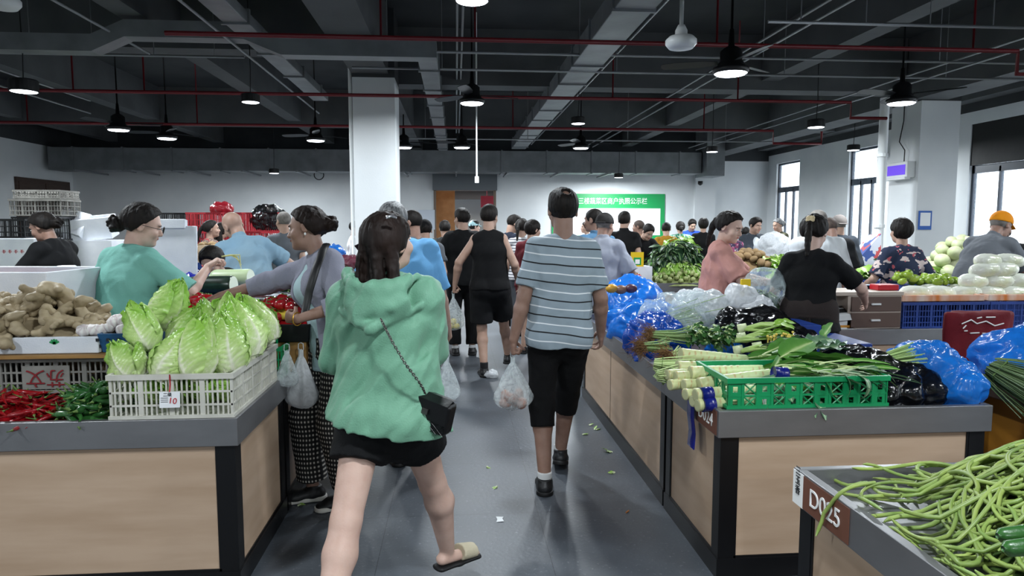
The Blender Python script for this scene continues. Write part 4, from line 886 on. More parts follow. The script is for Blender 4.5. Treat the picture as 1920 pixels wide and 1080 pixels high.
I = person(gp(888, 12.5), 50, 1.62, 'person in a pale blue peaked cap beyond the black-shirted man', h=.010, head=(20, 0, 0), skin='light', hair=('short', 'black'), seed=9, shirt=sh(C_WHITE), pants=pt(C_GREY, 1.9), female=True); peaked_cap(I, C('capblue', '#a9cdd2'))
person(gp(957, 9.6), 60, 1.69, 'young man with short black hair looking down to the right of the tank top man', h=.009, head=(10, 22, 0), skin='mid', hair=('short', 'black'), seed=10, shirt=sh(C_NAVY), pants=pt(C_BLK, 1.9))
person(gp(971, 9.2, .05), 20, 1.62, 'woman with a braid in a finely striped top behind the maroon-shirted person', h=.009, female=True, head=(10, 5, 0), skin='mid', hair=('pony', 'black'), seed=11, shirt=sh(C_WSTR), pants=pt(C_GREY, 1.9))
person(gp(996, 8.2), 30, 1.60, 'person with a black bob in a maroon T-shirt left of the striped man', h=.009, female=True, head=(30, 8, 0), skin='mid', hair=('bob', 'black'), seed=12, shirt=sh(C_MARO, off=.025), pants=pt(C_MARO, .9, off=.03), armL=dict(w=(-.2, .3, 1.0)))
# ---- sky blue T-shirt man behind the green woman
PPL['sky'] = person(gp(768, 4.45), -12, 1.70, 'grey-haired man in a sky blue T-shirt hidden behind the green-jacketed woman', h=.008, b=1.12, lean=6, side=-7, head=(-25, 12, -4), skin='mid', hair=('short', 'grey'), seed=13, shirt=sh(C_SKY, off=.03, hem=-.1, sleeve=.95), pants=pt(C_BLK, 1.9, off=.02), shoes=SHO,
    armR=dict(w=(.26, .08, .86), curl=.6), armL=dict(w=(-.24, .32, 1.30), pole=(-.5, -.3, -1), curl=1.0, d=(-.3, .4, .8)))
person(gp(770, 6.4, .03), -40, 1.68, 'brown-faced man with thinning hair behind the grey-haired man', h=.009, head=(-30, 5, 0), skin='tan', hair=('crew', 'black'), seed=14, shirt=sh(C_GREY), pants=pt(C_BLK, 1.9))
I = person(gp(797, 7.6, .0), -10, 1.60, 'person with a black cap and shoulder strap over a grey top left of the aisle', h=.009, head=(0, 12, 0), skin='mid', hair=('short', 'black'), seed=15, shirt=sh(C_GREY, off=.025), pants=pt(C_BLK, 1.9)); peaked_cap(I, C_BLK)
# ---- grey cardigan woman reaching across the tomatoes
PPL['grey'] = person((-.66, 3.86), -125, 1.66, 'woman in a lilac grey cardigan and gingham trousers reaching over the counter', h=.006, b=1.04, female=True, lean=12, side=9, twist=6, head=(34, 2, 4), skin='tan', hair=('bun', 'brown', .01), seed=16,
    shirt=sh(C_MINT, off=.02, hem=-.13, sleeve=0, wrinkle=.004), jacket=sh(C_GREYC, off=.034, hem=-.03, sleeve=1.4, wrinkle=.008, open=True), pants=pt(C_GING, 1.9, off=.03), shoes=dict(sole=M_SOLEW),
    armR=dict(w=(.44, .50, 1.15), pole=(1, -.2, -.8), d=(.5, .6, -.22), n=(0, .1, -1), t=(-.8, .8, 0), curl=.22), armL=dict(w=(-.14, .28, 1.07), pole=(-1, -.8, -.4), d=(.8, .4, .1), n=(.3, -.8, 0), t=(0, .3, 1), curl=1.0), legL=dict(f=(-.10, .0, .085), yaw=10), legR=dict(f=(.10, .12, .085), yaw=20))
# ---- teal T-shirt woman, vendor behind the left counter
PPL['teal'] = person(gp(222, 4.02), 18, 1.68, 'woman in a teal T-shirt and glasses with a low bun sorting greens behind the ginger', h=.006, b=1.0, female=True, lean=12, side=0, twist=8, head=(40, 10, 4), skin='light', hair=('bun', 'black', -.03), seed=17,
    shirt=sh(C_TEAL, off=.034, hem=-.12, sleeve=.95, wrinkle=.006), pants=pt(C_BLK, 1.9, off=.02), armR=dict(w=(.31, .33, 1.30), pole=(.6, -.5, -1), d=(.5, .4, .5), n=(.1, .3, -1), t=(-.4, .6, .3), curl=.9), armL=dict(w=(-.26, .22, .92), pole=(-1, -.8, -.4), curl=.5))
# ---- pale blue polo, bald
PPL['bald'] = person(gp(468, 5.95), -22, 1.72, 'bald man in a washed pale blue polo shirt bending over with his back turned', h=.007, b=1.02, lean=24, side=-8, head=(-28, 12, -10), skin='mid', hair=('bald', 'black'), seed=18, shirt=sh(C_PALEB, off=.035, hem=-.14, sleeve=.85, collar=True, wrinkle=.006), pants=pt(C_BLK, 1.9, off=.02),
    armL=dict(w=(-.30, .32, .92), curl=.6), armR=dict(w=(.46, .38, 1.12), curl=.6))
I = person((DY(412, 500, 5.1).x, 5.3, 0), 186, 1.62, 'dark-haired man bending low with a lowered face behind the winter melons', h=.007, lean=56, head=(0, -6, 0), skin='mid', hair=('short', 'black'), seed=19, shirt=sh(C_BLK, sleeve=.9), pants=pt(C_BLK, 1.9), pelv=(0, -.18, -.02), armL=dict(w=(-.2, .42, .72)), armR=dict(w=(.2, .42, .72)), legL=dict(f=(-.12, -.1, .085)), legR=dict(f=(.12, -.1, .085)))
PPL['farleft'] = person(gp(112, 6.1), -78, 1.67, 'woman in a black T-shirt bagging greens at the far left', h=.008, b=1.1, female=True, lean=12, head=(-8, 18, 0), skin='tan', hair=('bun', 'black', -.02), seed=20, shirt=sh(C_BLK2, off=.03, sleeve=.8), pants=pt(C_BLK, 1.9), armL=dict(w=(-.10, .40, 1.08), pole=(-1, -.3, -1), curl=1), armR=dict(w=(.12, .40, 1.06), pole=(1, -.3, -1), curl=1))
person(gp(326, 12.5), 0, 1.66, 'man in black seen from behind by the black crates', h=.011, hair=('short', 'black'), seed=21, shirt=sh(C_BLK), pants=pt(C_BLK, 1.9))
person(gp(348, 11.0), 10, 1.50, 'short dark-haired person behind the foam lid', h=.011, female=True, hair=('bob', 'black'), seed=22, shirt=sh(C_BLK2), pants=pt(C_BLK, 1.9))
person(gp(394, 9.6), 50, 1.60, 'woman with curly tied hair in a red floral blouse in front of the red crates', h=.009, female=True, head=(20, 0, 0), hair=('pony', 'black'), seed=23, shirt=sh(C_FLOR2), pants=pt(C_BLK, 1.9))
person(gp(413, 10.4), 40, 1.57, 'person with long black hair in a white top beside the floral blouse', h=.010, female=True, hair=('long', 'black'), seed=24, shirt=sh(C_WHITE), pants=pt(C_BLK, 1.9))
I = person(gp(664, 12.0), 75, 1.60, 'person in white with a black cap left of the left column', h=.010, hair=('short', 'black'), seed=25, shirt=sh(C_WHITE, sleeve=1.8), pants=pt(C_BLK, 1.9)); peaked_cap(I, C_BLK)
person(gp(533, 8.4), -20, 1.70, 'grey-haired man mostly hidden behind the cardigan woman', h=.010, hair=('crew', 'stubgrey'), head=(-20, 0, 0), seed=26, shirt=sh(C_GREY), pants=pt(C_BLK, 1.9))
# ---- right side
person(gp(1117, 7.0), -20, 1.71, 'man with cropped black hair in a blue shirt facing left behind the grey polo man', h=.008, head=(-30, 4, 0), skin='tan', hair=('crew', 'black'), seed=30, shirt=sh(C('denim', '#4e7290'), collar=True), pants=pt(C_NAVY, 1.9), b=1.02)
PPL['polo'] = person(gp(1128, 6.45), 24, 1.66, 'man in a grey polo shirt and dark flat cap leaning on the blue bags', h=.007, b=1.0, lean=8, side=0, head=(18, 6, 0), skin='tan', hair=('crew', 'stubgrey'), seed=31, shirt=sh(C_POLO, off=.035, hem=-.12, sleeve=.95, collar=True), pants=pt(C_NAVY, 1.9), armR=dict(w=(.30, .25, .98), curl=.6), armL=dict(w=(-.22, .2, .85)))
peaked_cap(PPL['polo'], C('capblack', '#1c1a1a', '#2c2a29', nscale=20), back=True)
person(gp(1170, 9.3), 10, 1.72, 'man in black with a grey collar and short black hair behind the flat cap', h=.009, head=(15, 0, 0), hair=('short', 'black'), seed=32, shirt=sh(C_BLK, collar=True), pants=pt(C_BLK, 1.9))
person(gp(1199, 11.2), -60, 1.62, 'man with a shaved head and brown top facing left', h=.010, skin='tan', hair=('crew', 'stub'), seed=33, shirt=sh(C('tan', '#8a6a50')), pants=pt(C_BLK, 1.9))
PPL['vend'] = person(gp(1216, 10.35), 165, 1.66, 'young man in a black T-shirt leaning over the stall by the yellow card', h=.009, b=1.15, lean=34, side=-8, head=(0, 16, 0), skin='mid', hair=('short', 'black'), seed=34, pelv=(.15, -.2, 0), shirt=sh(C_BLK, off=.03, sleeve=.9), pants=pt(C_BLK, 1.9), armL=dict(w=(-.25, .35, .95)), armR=dict(w=(.35, .35, .95)))
person(gp(1250, 11.6), 15, 1.60, 'person in a mustard shirt bending behind the young vendor', h=.010, lean=18, hair=('short', 'black'), seed=35, shirt=sh(C_MUST, sleeve=.9), pants=pt(C_BLK, 1.9), armR=dict(w=(.3, .4, .9)))
person(gp(1276, 13.0), 8, 1.60, 'woman in a green and white patterned blouse with a low bun', h=.011, female=True, hair=('bun', 'black', -.02), seed=36, shirt=sh(C_GREENP, off=.03, sleeve=.8), pants=pt(C_BLK, 1.9), b=1.1)
person(gp(1296, 14.0), 180, 1.67, 'young man in a royal blue T-shirt looking down', h=.011, head=(0, 25, 0), hair=('short', 'black'), seed=37, shirt=sh(C_BLUE, off=.03), pants=pt(C_BLK, 1.9), b=1.05)
person(gp(1319, 11.8), 20, 1.66, 'dark-haired person in black left of the pink blouse', h=.011, female=True, hair=('bob', 'black'), seed=38, shirt=sh(C_BLK2), pants=pt(C_BLK, 1.9))
PPL['pink'] = person(gp(1348, 5.25), 112, 1.655, 'woman in a dusty pink blouse with a ponytail sorting vegetables', h=.006, b=1.05, female=True, lean=5, head=(28, 16, 0), skin='light', hair=('pony', 'black'), seed=39, shirt=sh(C_PINK, off=.04, hem=-.10, sleeve=.9, wrinkle=.010), pants=pt(C_BLK, 1.9, off=.02),
    armR=dict(w=(.12, .40, 1.12), pole=(1, -.5, -1), d=(-.1, 1, .05), n=(-.3, 0, -1), t=(-1, 0, 0), curl=.4), armL=dict(w=(-.12, .42, 1.10), pole=(-1, -.5, -1), d=(.15, 1, 0), n=(.3, 0, -1), t=(1, 0, 0), curl=.4))
person(gp(1366, 8.6), 20, 1.60, 'person in a purple printed top half hidden by the pink blouse', h=.011, female=True, hair=('short', 'black'), seed=40, shirt=sh(C_PURP), pants=pt(C_BLK, 1.9))
person(gp(1392, 11.0), 40, 1.52, 'person in a purple T-shirt behind the jacketed man', h=.011, hair=('short', 'black'), seed=41, shirt=sh(C_PURPL), pants=pt(C_BLK, 1.9), lean=16)
PPL['jack'] = person(gp(1413, 10.0), 165, 1.655, 'older man in an open dark jacket over a white T-shirt facing the camera', h=.008, b=1.05, head=(-6, 12, 0), skin='mid', hair=('short', 'black'), seed=42, shirt=sh(C_WHITE, sleeve=0, off=.015), jacket=sh(C_JACK, off=.036, hem=-.1, sleeve=1.85, open=True), pants=pt(C_GREY, 1.9), armL=dict(w=(-.12, .35, 1.0), pole=(-1, -.3, -1)), armR=dict(w=(.15, .35, .98), pole=(1, -.3, -1)))
person(gp(1462, 12.4), -100, 1.66, 'woman in an olive camouflage T-shirt with her hair tied back', h=.010, female=True, head=(-5, 15, 0), skin='mid', hair=('bun', 'grey', -.01), seed=43, shirt=sh(C_CAMO2), pants=pt(C_BLK, 1.9), b=1.1, armL=dict(w=(-.15, .4, 1.0)), armR=dict(w=(.15, .4, 1.0)))
PPL['apron'] = person(gp(1524, 4.45), 30, 1.615, 'woman in a black T-shirt and brown apron with a ponytail and cream hair clip', h=.006, b=.93, female=True, lean=2, head=(14, 14, 0), skin='light', hair=('pony', 'black'), seed=44, shirt=sh(C_BLK2, off=.028, hem=-.02, sleeve=.8, wrinkle=.004), pants=pt(C_BLK, 1.9, off=.02),
    armR=dict(w=(.34, .30, 1.02), pole=(1, -1, -.3), curl=.4), armL=dict(w=(-.30, .28, .92), pole=(-1, -1, 0), curl=.8))
person(gp(1524, 6.2, .05), 0, 1.685, 'man with grey stubble hair in a white and grey shirt behind the aproned woman', h=.008, b=1.22, hair=('crew', 'stubgrey'), skin='mid', seed=45, shirt=sh(C_WHITE, off=.035, sleeve=.9), pants=pt(C_BLK, 1.9))
I = person(gp(1566, 7.2), 5, 1.64, 'man in a black shirt with cropped hair looking down right of the aproned woman', h=.008, b=1.08, lean=8, head=(-10, 18, 0), skin='tan', hair=('crew', 'stub'), seed=46, shirt=sh(C_BLK2, off=.04, hem=-.2, sleeve=.95), pants=pt(C_BLK, 1.9))
I = person(gp(1574, 8.2), 0, 1.66, 'man in a grey cap and dark jacket by the second window', h=.009, b=1.1, skin='mid', hair=('crew', 'stubgrey'), seed=47, shirt=sh(C_JACK, off=.035, sleeve=1.8, hem=-.1), pants=pt(C_BLK, 1.9)); peaked_cap(I, C('capgrey', '#7d7672'), back=True)
PPL['floral'] = person(gp(1692, 5.95), 2, 1.60, 'woman with short curly hair in a navy blouse printed with pale flowers', h=.007, b=.95, female=True, skin='mid', hair=('bob', 'black'), seed=48, shirt=sh(C_FLOR, off=.03, hem=-.12, sleeve=.85), pants=pt(C_BLK, 1.9), armL=dict(w=(-.30, .16, .92)), armR=dict(w=(.30, .14, .92)))
PPL['orange'] = person(gp(1862, 6.05, 0), 72, 1.74, 'man in an orange peaked cap and grey shirt bending over the white cabbages', h=.007, b=1.05, lean=30, head=(4, 6, 0), skin='tan', hair=('crew', 'stubgrey'), seed=49, pelv=(0, -.2, 0), shirt=sh(C_GREY, off=.035, sleeve=.9, collar=True), pants=pt(C_BLK, 1.9), armL=dict(w=(-.25, .5, .85)), armR=dict(w=(.2, .5, .85)))
peaked_cap(PPL['orange'], C('capor', '#d98a12', '#cc7d0c'))
person(gp(1862, 7.0), 60, 1.60, 'person with dark hair in a brown speckled top behind the orange-capped man', h=.009, lean=22, female=True, hair=('bob', 'black'), seed=50, shirt=sh(C_SPOT, off=.03, sleeve=.9), pants=pt(C_BLK, 1.9), b=1.1, head=(0, 10, 0))
person(gp(1926, 6.6, .1), 40, 1.6, 'person in black cut by the right edge of the picture', h=.010, hair=('short', 'black'), seed=51, shirt=sh(C_BLK, off=.03), pants=pt(C_BLK, 1.9))
person(gp(1100, 13.5), -90, 1.60, 'small far person in white left of the cropped-haired man', h=.011, female=True, hair=('bob', 'black'), seed=52, shirt=sh(C_WHITE), pants=pt(C_BLK, 1.9))
# ================================================================ makers of produce, bags, crates
def attrmat(name, c0, c1, c2=None, rough=.4, bump=.0006, bs=120, objrand=.12, transl=.12, coat=0):
    """colour follows the stored attribute 'tint' (0 -> c0, 1 -> c1), with a slight mottling to c2"""
    if name in MAT: return MAT[name]
    m = mat(name, c0, rough, bump=bump, bscale=bs, coat=coat); N = m.node_tree.nodes; L = m.node_tree.links; p = N['Principled BSDF']
    a = N.new('ShaderNodeAttribute'); a.attribute_name = 'tint'; r = N.new('ShaderNodeValToRGB'); r.color_ramp.elements[0].color = srgb(c0); r.color_ramp.elements[1].color = srgb(c1)
    if c2: e = r.color_ramp.elements.new(.5); e.color = srgb(c2)
    L.new(a.outputs['Fac'], r.inputs['Fac']); oi = N.new('ShaderNodeObjectInfo'); mr = N.new('ShaderNodeMapRange'); mr.inputs['To Min'].default_value = 1-objrand; mr.inputs['To Max'].default_value = 1+objrand
    hs = N.new('ShaderNodeHueSaturation'); L.new(oi.outputs['Random'], mr.inputs['Value']); L.new(mr.outputs[0], hs.inputs['Value']); L.new(r.outputs[0], hs.inputs['Color']); L.new(hs.outputs[0], p.inputs['Base Color'])
    if transl:
        t = N.new('ShaderNodeBsdfTranslucent'); L.new(hs.outputs[0], t.inputs['Color']); mx = N.new('ShaderNodeMixShader'); mx.inputs[0].default_value = transl
        L.new(p.outputs[0], mx.inputs[1]); L.new(t.outputs[0], mx.inputs[2]); L.new(mx.outputs[0], N['Material Output'].inputs['Surface'])
    return m
def set_tint(o, T):
    a = o.data.attributes.new('tint', 'FLOAT', 'POINT'); a.data.foreach_set('value', np.asarray(T, dtype=np.float32))
def gridF(nu, nv, base=0, wrap=False):
    F = []
    for j in range(nv-1):
        for i in range(nu if wrap else nu-1): F.append((base+j*nu+i, base+j*nu+(i+1) % nu, base+(j+1)*nu+(i+1) % nu, base+(j+1)*nu+i))
    return F
M_CABB = attrmat('cabbage', '#f4f5dc', '#93c44e', '#cae294', rough=.28)
def cabbage_mesh(seed, L=.33, Rm=.085, loose=.0):
    rs = np.random.RandomState(seed); V = []; F = []; T = []
    prof = lambda v: Rm*np.sin(np.pi*np.clip(v*.93+.07, 0, 1))**.62*(1-.50*v)*1.32
    def leaf(a0, span, rad, vtop, flare, sd, bend=0.):
        nu, nv = 25, 40; u = np.linspace(-1, 1, nu)[None, :]; v = np.linspace(0, vtop, nv)[:, None]; rs2 = np.random.RandomState(sd)
        wid = span*(1-.35*np.abs(v/vtop-.45)**1.6)*np.clip((1.02-(v/vtop))*6, 0, 1)**.4
        th = a0+u*wid+.1*np.sin(v*5+sd); e = np.abs(u)**3
        # veins: a raised midrib and side ribs that arch upwards
        rib = np.exp(-(u/(.07*(1.15-v/vtop)))**2); side = np.abs(((v*13-np.abs(u)*2.6+.35*np.sin(4*u+sd))%1)-.5)*2; side = np.exp(-(side/.28)**2)*(1-rib)*np.clip(1-np.abs(u)*.5, 0, 1)
        puck = np.sin(v*52+u*7+sd)*np.sin(u*17+v*9+sd*2)+.6*np.sin(v*31-u*12+sd)
        r = prof(v)*rad+.007*rib-.0062*side+.0045*puck*(.35+np.abs(u))+flare*(e*.6+(v/vtop)**6*.9)*(1+.7*np.sin(v*17+sd)+.5*np.sin(u*9+sd))+.003*np.sin(v*9+u*4+sd)
        z = v*L+.012*np.sin(u*5+sd)*v+.004*np.sin(u*13+sd)*v
        x, y = r*np.cos(th)+bend*v**2*math.cos(a0), r*np.sin(th)+bend*v**2*math.sin(a0)
        P = np.stack([x, y, z+0*x], -1).reshape(-1, 3); t = np.clip(.18+.75*(v/vtop)**.9+.25*np.abs(u)-.75*rib*(1.1-v)-.35*side*(1-v*.5)+.05*puck, 0, 1)
        base = len(V); V.extend(P.tolist()); F.extend(gridF(nu, nv, base)); T.extend(np.broadcast_to(t, x.shape).reshape(-1).tolist())
    a = rs.uniform(0, 6.28)
    for k in range(7):
        leaf(a, rs.uniform(1.15, 1.5), .84+.035*k, rs.uniform(.93, 1.02) if k < 5 else rs.uniform(.8, .97), .002+.0035*k/7+loose*(k > 4), seed*13+k, bend=(loose*1.6 if k > 4 else 0)); a += 2.2+rs.uniform(-.3, .3)
    nu, nv = 16, 14; vv = np.linspace(0, 1, nv)[:, None]; th = np.linspace(0, 2*np.pi, nu, endpoint=False)[None, :]; r = prof(vv)*.8; P = np.stack([r*np.cos(th), r*np.sin(th), vv*L*.97+0*th], -1).reshape(-1, 3)
    base = len(V); V.extend(P.tolist()); F.extend(gridF(nu, nv, base, True)); F.append(tuple(base+i for i in range(nu-1, -1, -1))); T.extend((.25+.6*vv+0*th).reshape(-1).tolist())
    base = len(V); s_ = MB().lathe([(.018, -.012), (.024, 0), (.02, .02)], 10); V.extend(s_.V); F.extend([tuple(i+base for i in f) for f in s_.F]); T.extend([0]*len(s_.V))
    return V, F, T
def aim(base, tip, roll=0):
    d = (Vector(tip)-Vector(base)); q = d.to_track_quat('Z', 'Y'); return (q.to_matrix().to_4x4() @ Matrix.Rotation(roll, 4, 'Z')).to_euler()
def put(proto, used, loc, rot, label=None, scale=None, group=None):
    """the first call moves the prototype itself, later ones copy it"""
    if proto not in used: used.append(proto); o = proto; o.location = loc; o.rotation_euler = rot
    else: o = copy_tree(proto, None, loc, rot)
    if scale is not None: o.scale = (scale,)*3 if not hasattr(scale, '__len__') else scale
    if label: o['label'] = label
    if group: o['group'] = group
    return o
def blob_mesh(parts, h=.005, k=.012, amp=0, f=20, seed=0, relax=1):
    """parts: list of (a, b, ra, rb)"""
    pts = np.array([p for q in parts for p in q[:2]]); m = max(max(q[2], q[3]) for q in parts)+.02; S = SDF(pts.min(0)-m, pts.max(0)+m, h)
    for a, b, ra, rb in parts: S.rc(a, b, ra, rb, k)
    if amp: S.warp(lambda Q: amp*nz(Q, f, seed))
    return S.mesh(relax)
def bumpy(c, r, n=48, m=30, amp=.02, f=6, seed=0, ridged=True, flat=None, st=(1, 1, 1), amp2=None):
    """crumpled film shape: an ellipsoid with broad soft folds and a few creases"""
    th = np.linspace(0, 2*np.pi, n, endpoint=False)[None, :]; ph = np.linspace(.02, np.pi-.02, m)[:, None]
    D = np.stack([np.sin(ph)*np.cos(th), np.sin(ph)*np.sin(th), -np.cos(ph)+0*th], -1).reshape(-1, 3)
    Q = D*np.array(r)+np.array(c)*.37; Q = Q+.05*np.stack([nz(Q, 3.1, seed+k) for k in (21, 22, 23)], -1) if ridged else Q
    q = nz(Q, f*.62, seed, st); q2 = nz(Q, f*1.5, seed+7, st); q3 = nz(Q, f*.36, seed+11)
    if ridged: q = 1-1.9*np.sqrt(q*q+.012); q2 = 1-1.9*np.sqrt(q2*q2+.01)
    P = D*np.array(r)+D*(amp*q+amp*.28*q2+(amp2 if amp2 is not None else amp*1.5)*q3)[:, None]+np.array(c)
    if flat is not None: P[:, 2] = np.maximum(P[:, 2], flat+.002*q)
    F = gridF(n, m, 0, True); F.append(tuple(range(n-1, -1, -1))); F.append(tuple((m-1)*n+i for i in range(n))); return P, F
def film_heap(name, c, r, m, label, cat='bag', amp=.03, f=5, seed=0, flat=None, group=None, n=90, mm=56, parent=None, st=(1, 1, 1)):
    P, F = bumpy((0, 0, 0), r, n, mm, amp, f, seed, flat=None if flat is None else flat-c[2], st=st); o = mesh_obj(name, P, F, m, parent); o.location = c
    return tag(o, label, cat, group) if label else o
def hang_bag(top, L, wmax, m, label, seed=0, contents=None, handle=.10, sq=.6, cat='bag', name='plastic_bag', tilt=0):
    """a carrier bag hanging from a hand at top: thin gathered neck, full bottom"""
    rs = np.random.RandomState(seed); n, mm = 40, 34; v = np.linspace(0, 1, mm)[:, None]; th = np.linspace(0, 2*np.pi, n, endpoint=False)[None, :]
    w_ = .012+wmax*np.clip((v-.12)/.62, 0, 1)**.85*np.where(v > .80, np.sqrt(np.clip(1-((v-.80)/.205)**2, 0, 1)), 1)
    D = np.stack([np.cos(th)+0*v, np.sin(th)*sq+0*v, -v*L+0*th], -1); q = nz(np.concatenate([D[..., :2]*wmax*2, D[..., 2:]*.5], -1).reshape(-1, 3), 6, seed).reshape(mm, n)
    fold = np.sin(th*7+seed+v*2)*.10*(1-v*.5)+.07*np.sin(th*13+v*5+seed)*(1-v*.6)
    rr = w_*(1+fold+.10*q); P = np.stack([rr*np.cos(th), rr*np.sin(th)*sq, -v*L+.006*q], -1).reshape(-1, 3)
    F = gridF(n, mm, 0, True); F.append(tuple((mm-1)*n+i for i in range(n-1, -1, -1)))
    o = mesh_obj(name, P, F, m); o.location = top; tag(o, label, cat)
    for q_ in (-1, 1): MB().tube([(0, 0, -.02), (q_*.014, 0, .0), (q_*.012, 0, .03), (0, 0, .035)], .0028, 6).build('bag_handle', m, o, smooth=True)
    if tilt: o.rotation_euler = (0, tilt, 0)
    return o
# ---------------- leaves
def leaf_mesh(L, W, bend=.6, fold=.25, ruffle=.1, nu=5, nv=9, seed=0, stem=.0, sw=.006):
    """flat leaf lying along +X, bending down; optional stalk of length stem"""
    rs = np.random.RandomState(seed); V = []; T = []; a = 0; x, z = stem, 0; ds = L/(nv-1)
    for j in range(nv):
        t = j/(nv-1); w = W*math.sin(math.pi*min(1, t*.92+.06))**.7*(1-.25*t)
        for i in range(nu):
            u = i/(nu-1)*2-1; V.append((x, u*w*.5, z+abs(u)*fold*w*.5+ruffle*w*.25*math.sin(j*1.9+i*2+seed)*abs(u))); T.append(.15+.8*min(1, abs(u)*2.2) if abs(u) > .05 else .1)
        a -= bend*ds/L*(1+.6*math.sin(seed)); x += ds*math.cos(a); z += ds*math.sin(a)
    F = gridF(nu, nv)
    if stem:
        b = len(V); q = MB().tube([(0, 0, 0), (stem*.5, 0, .004), (stem+L*.35, 0, .002-bend*.03*L)], [sw, sw*.8, sw*.35], 6); V += q.V; F += [tuple(i+b for i in f) for f in q.F]; T += [0]*len(q.V)
    return V, F, T
class Bunch:
    def __init__(s): s.V = []; s.F = []; s.T = []
    def add(s, VFT, M=None):
        V, F, T = VFT; b = len(s.V); A = np.asarray(V, dtype=float).reshape(-1, 3)
        if M is not None: Mn = np.array(M); A = A@Mn[:3, :3].T+Mn[:3, 3]
        s.V.extend(A.tolist()); s.F.extend([tuple(i+b for i in f) for f in F]); s.T.extend(T); return s
    def tube(s, pts, r, t=0., n=6):
        q = MB().tube(pts, r, n); s.add((q.V, q.F, [t]*len(q.V))); return s
    def build(s, name, m, label=None, cat=None, group=None, kind=None, loc=None, parent=None, smooth=True):
        o = mesh_obj(name, s.V, s.F, m, parent, smooth); set_tint(o, s.T)
        if loc is not None: o.location = loc
        return tag(o, label, cat, group, kind)
GRN = {'dark': attrmat('leaf_dark', '#b9cf8c', '#2f5a2c', '#4d7a3c'), 'mid': attrmat('leaf_mid', '#cfe0a0', '#4c8434', '#6a9c48'), 'light': attrmat('leaf_light', '#e2ebc0', '#83b040', '#a8c868'), 'grey': attrmat('leaf_grey', '#bdd0a8', '#52785a', '#7a9a70'), 'vdark': attrmat('leaf_vdark', '#8fa870', '#1f3a24', '#2f5030')}
def leafy_heap(cx, cy, z0, rx, ry, hz, n, L, W, key, label, cat='leafy greens', seed=0, name='leafy_greens', bend=1.0, stem=.03, kind='stuff', core=True, rz=None):
    rs = np.random.RandomState(seed); B = Bunch()
    if core:
        P, F = bumpy((0, 0, 0), (rx*.8, ry*.8, hz*.8), 28, 14, .01, 6, seed, flat=0.0); B.add((P, F, [.95]*len(P)))
    for i in range(n):
        a = rs.uniform(0, 6.283); q = math.sqrt(rs.uniform(0, 1)); x, y = q*rx*math.cos(a), q*ry*math.sin(a); z = hz*math.sqrt(max(0, 1-q*q))
        yaw = (a+rs.uniform(-1, 1)) if rz is None else rz+rs.uniform(-.5, .5); tilt = -.9+.9*(1-q)+rs.uniform(-.5, .6)
        M = Matrix.Translation((x*.85, y*.85, z*rs.uniform(.75, 1.0))) @ Euler((rs.uniform(-.7, .7), -tilt*.6, yaw)).to_matrix().to_4x4()
        B.add(leaf_mesh(L*rs.uniform(.7, 1.2), W*rs.uniform(.7, 1.2), bend*rs.uniform(.3, 1.4), .25, .25, seed=int(rs.randint(99)), stem=stem), M)
    return B.build(name, GRN[key], label, cat, None, kind, (cx, cy, z0))
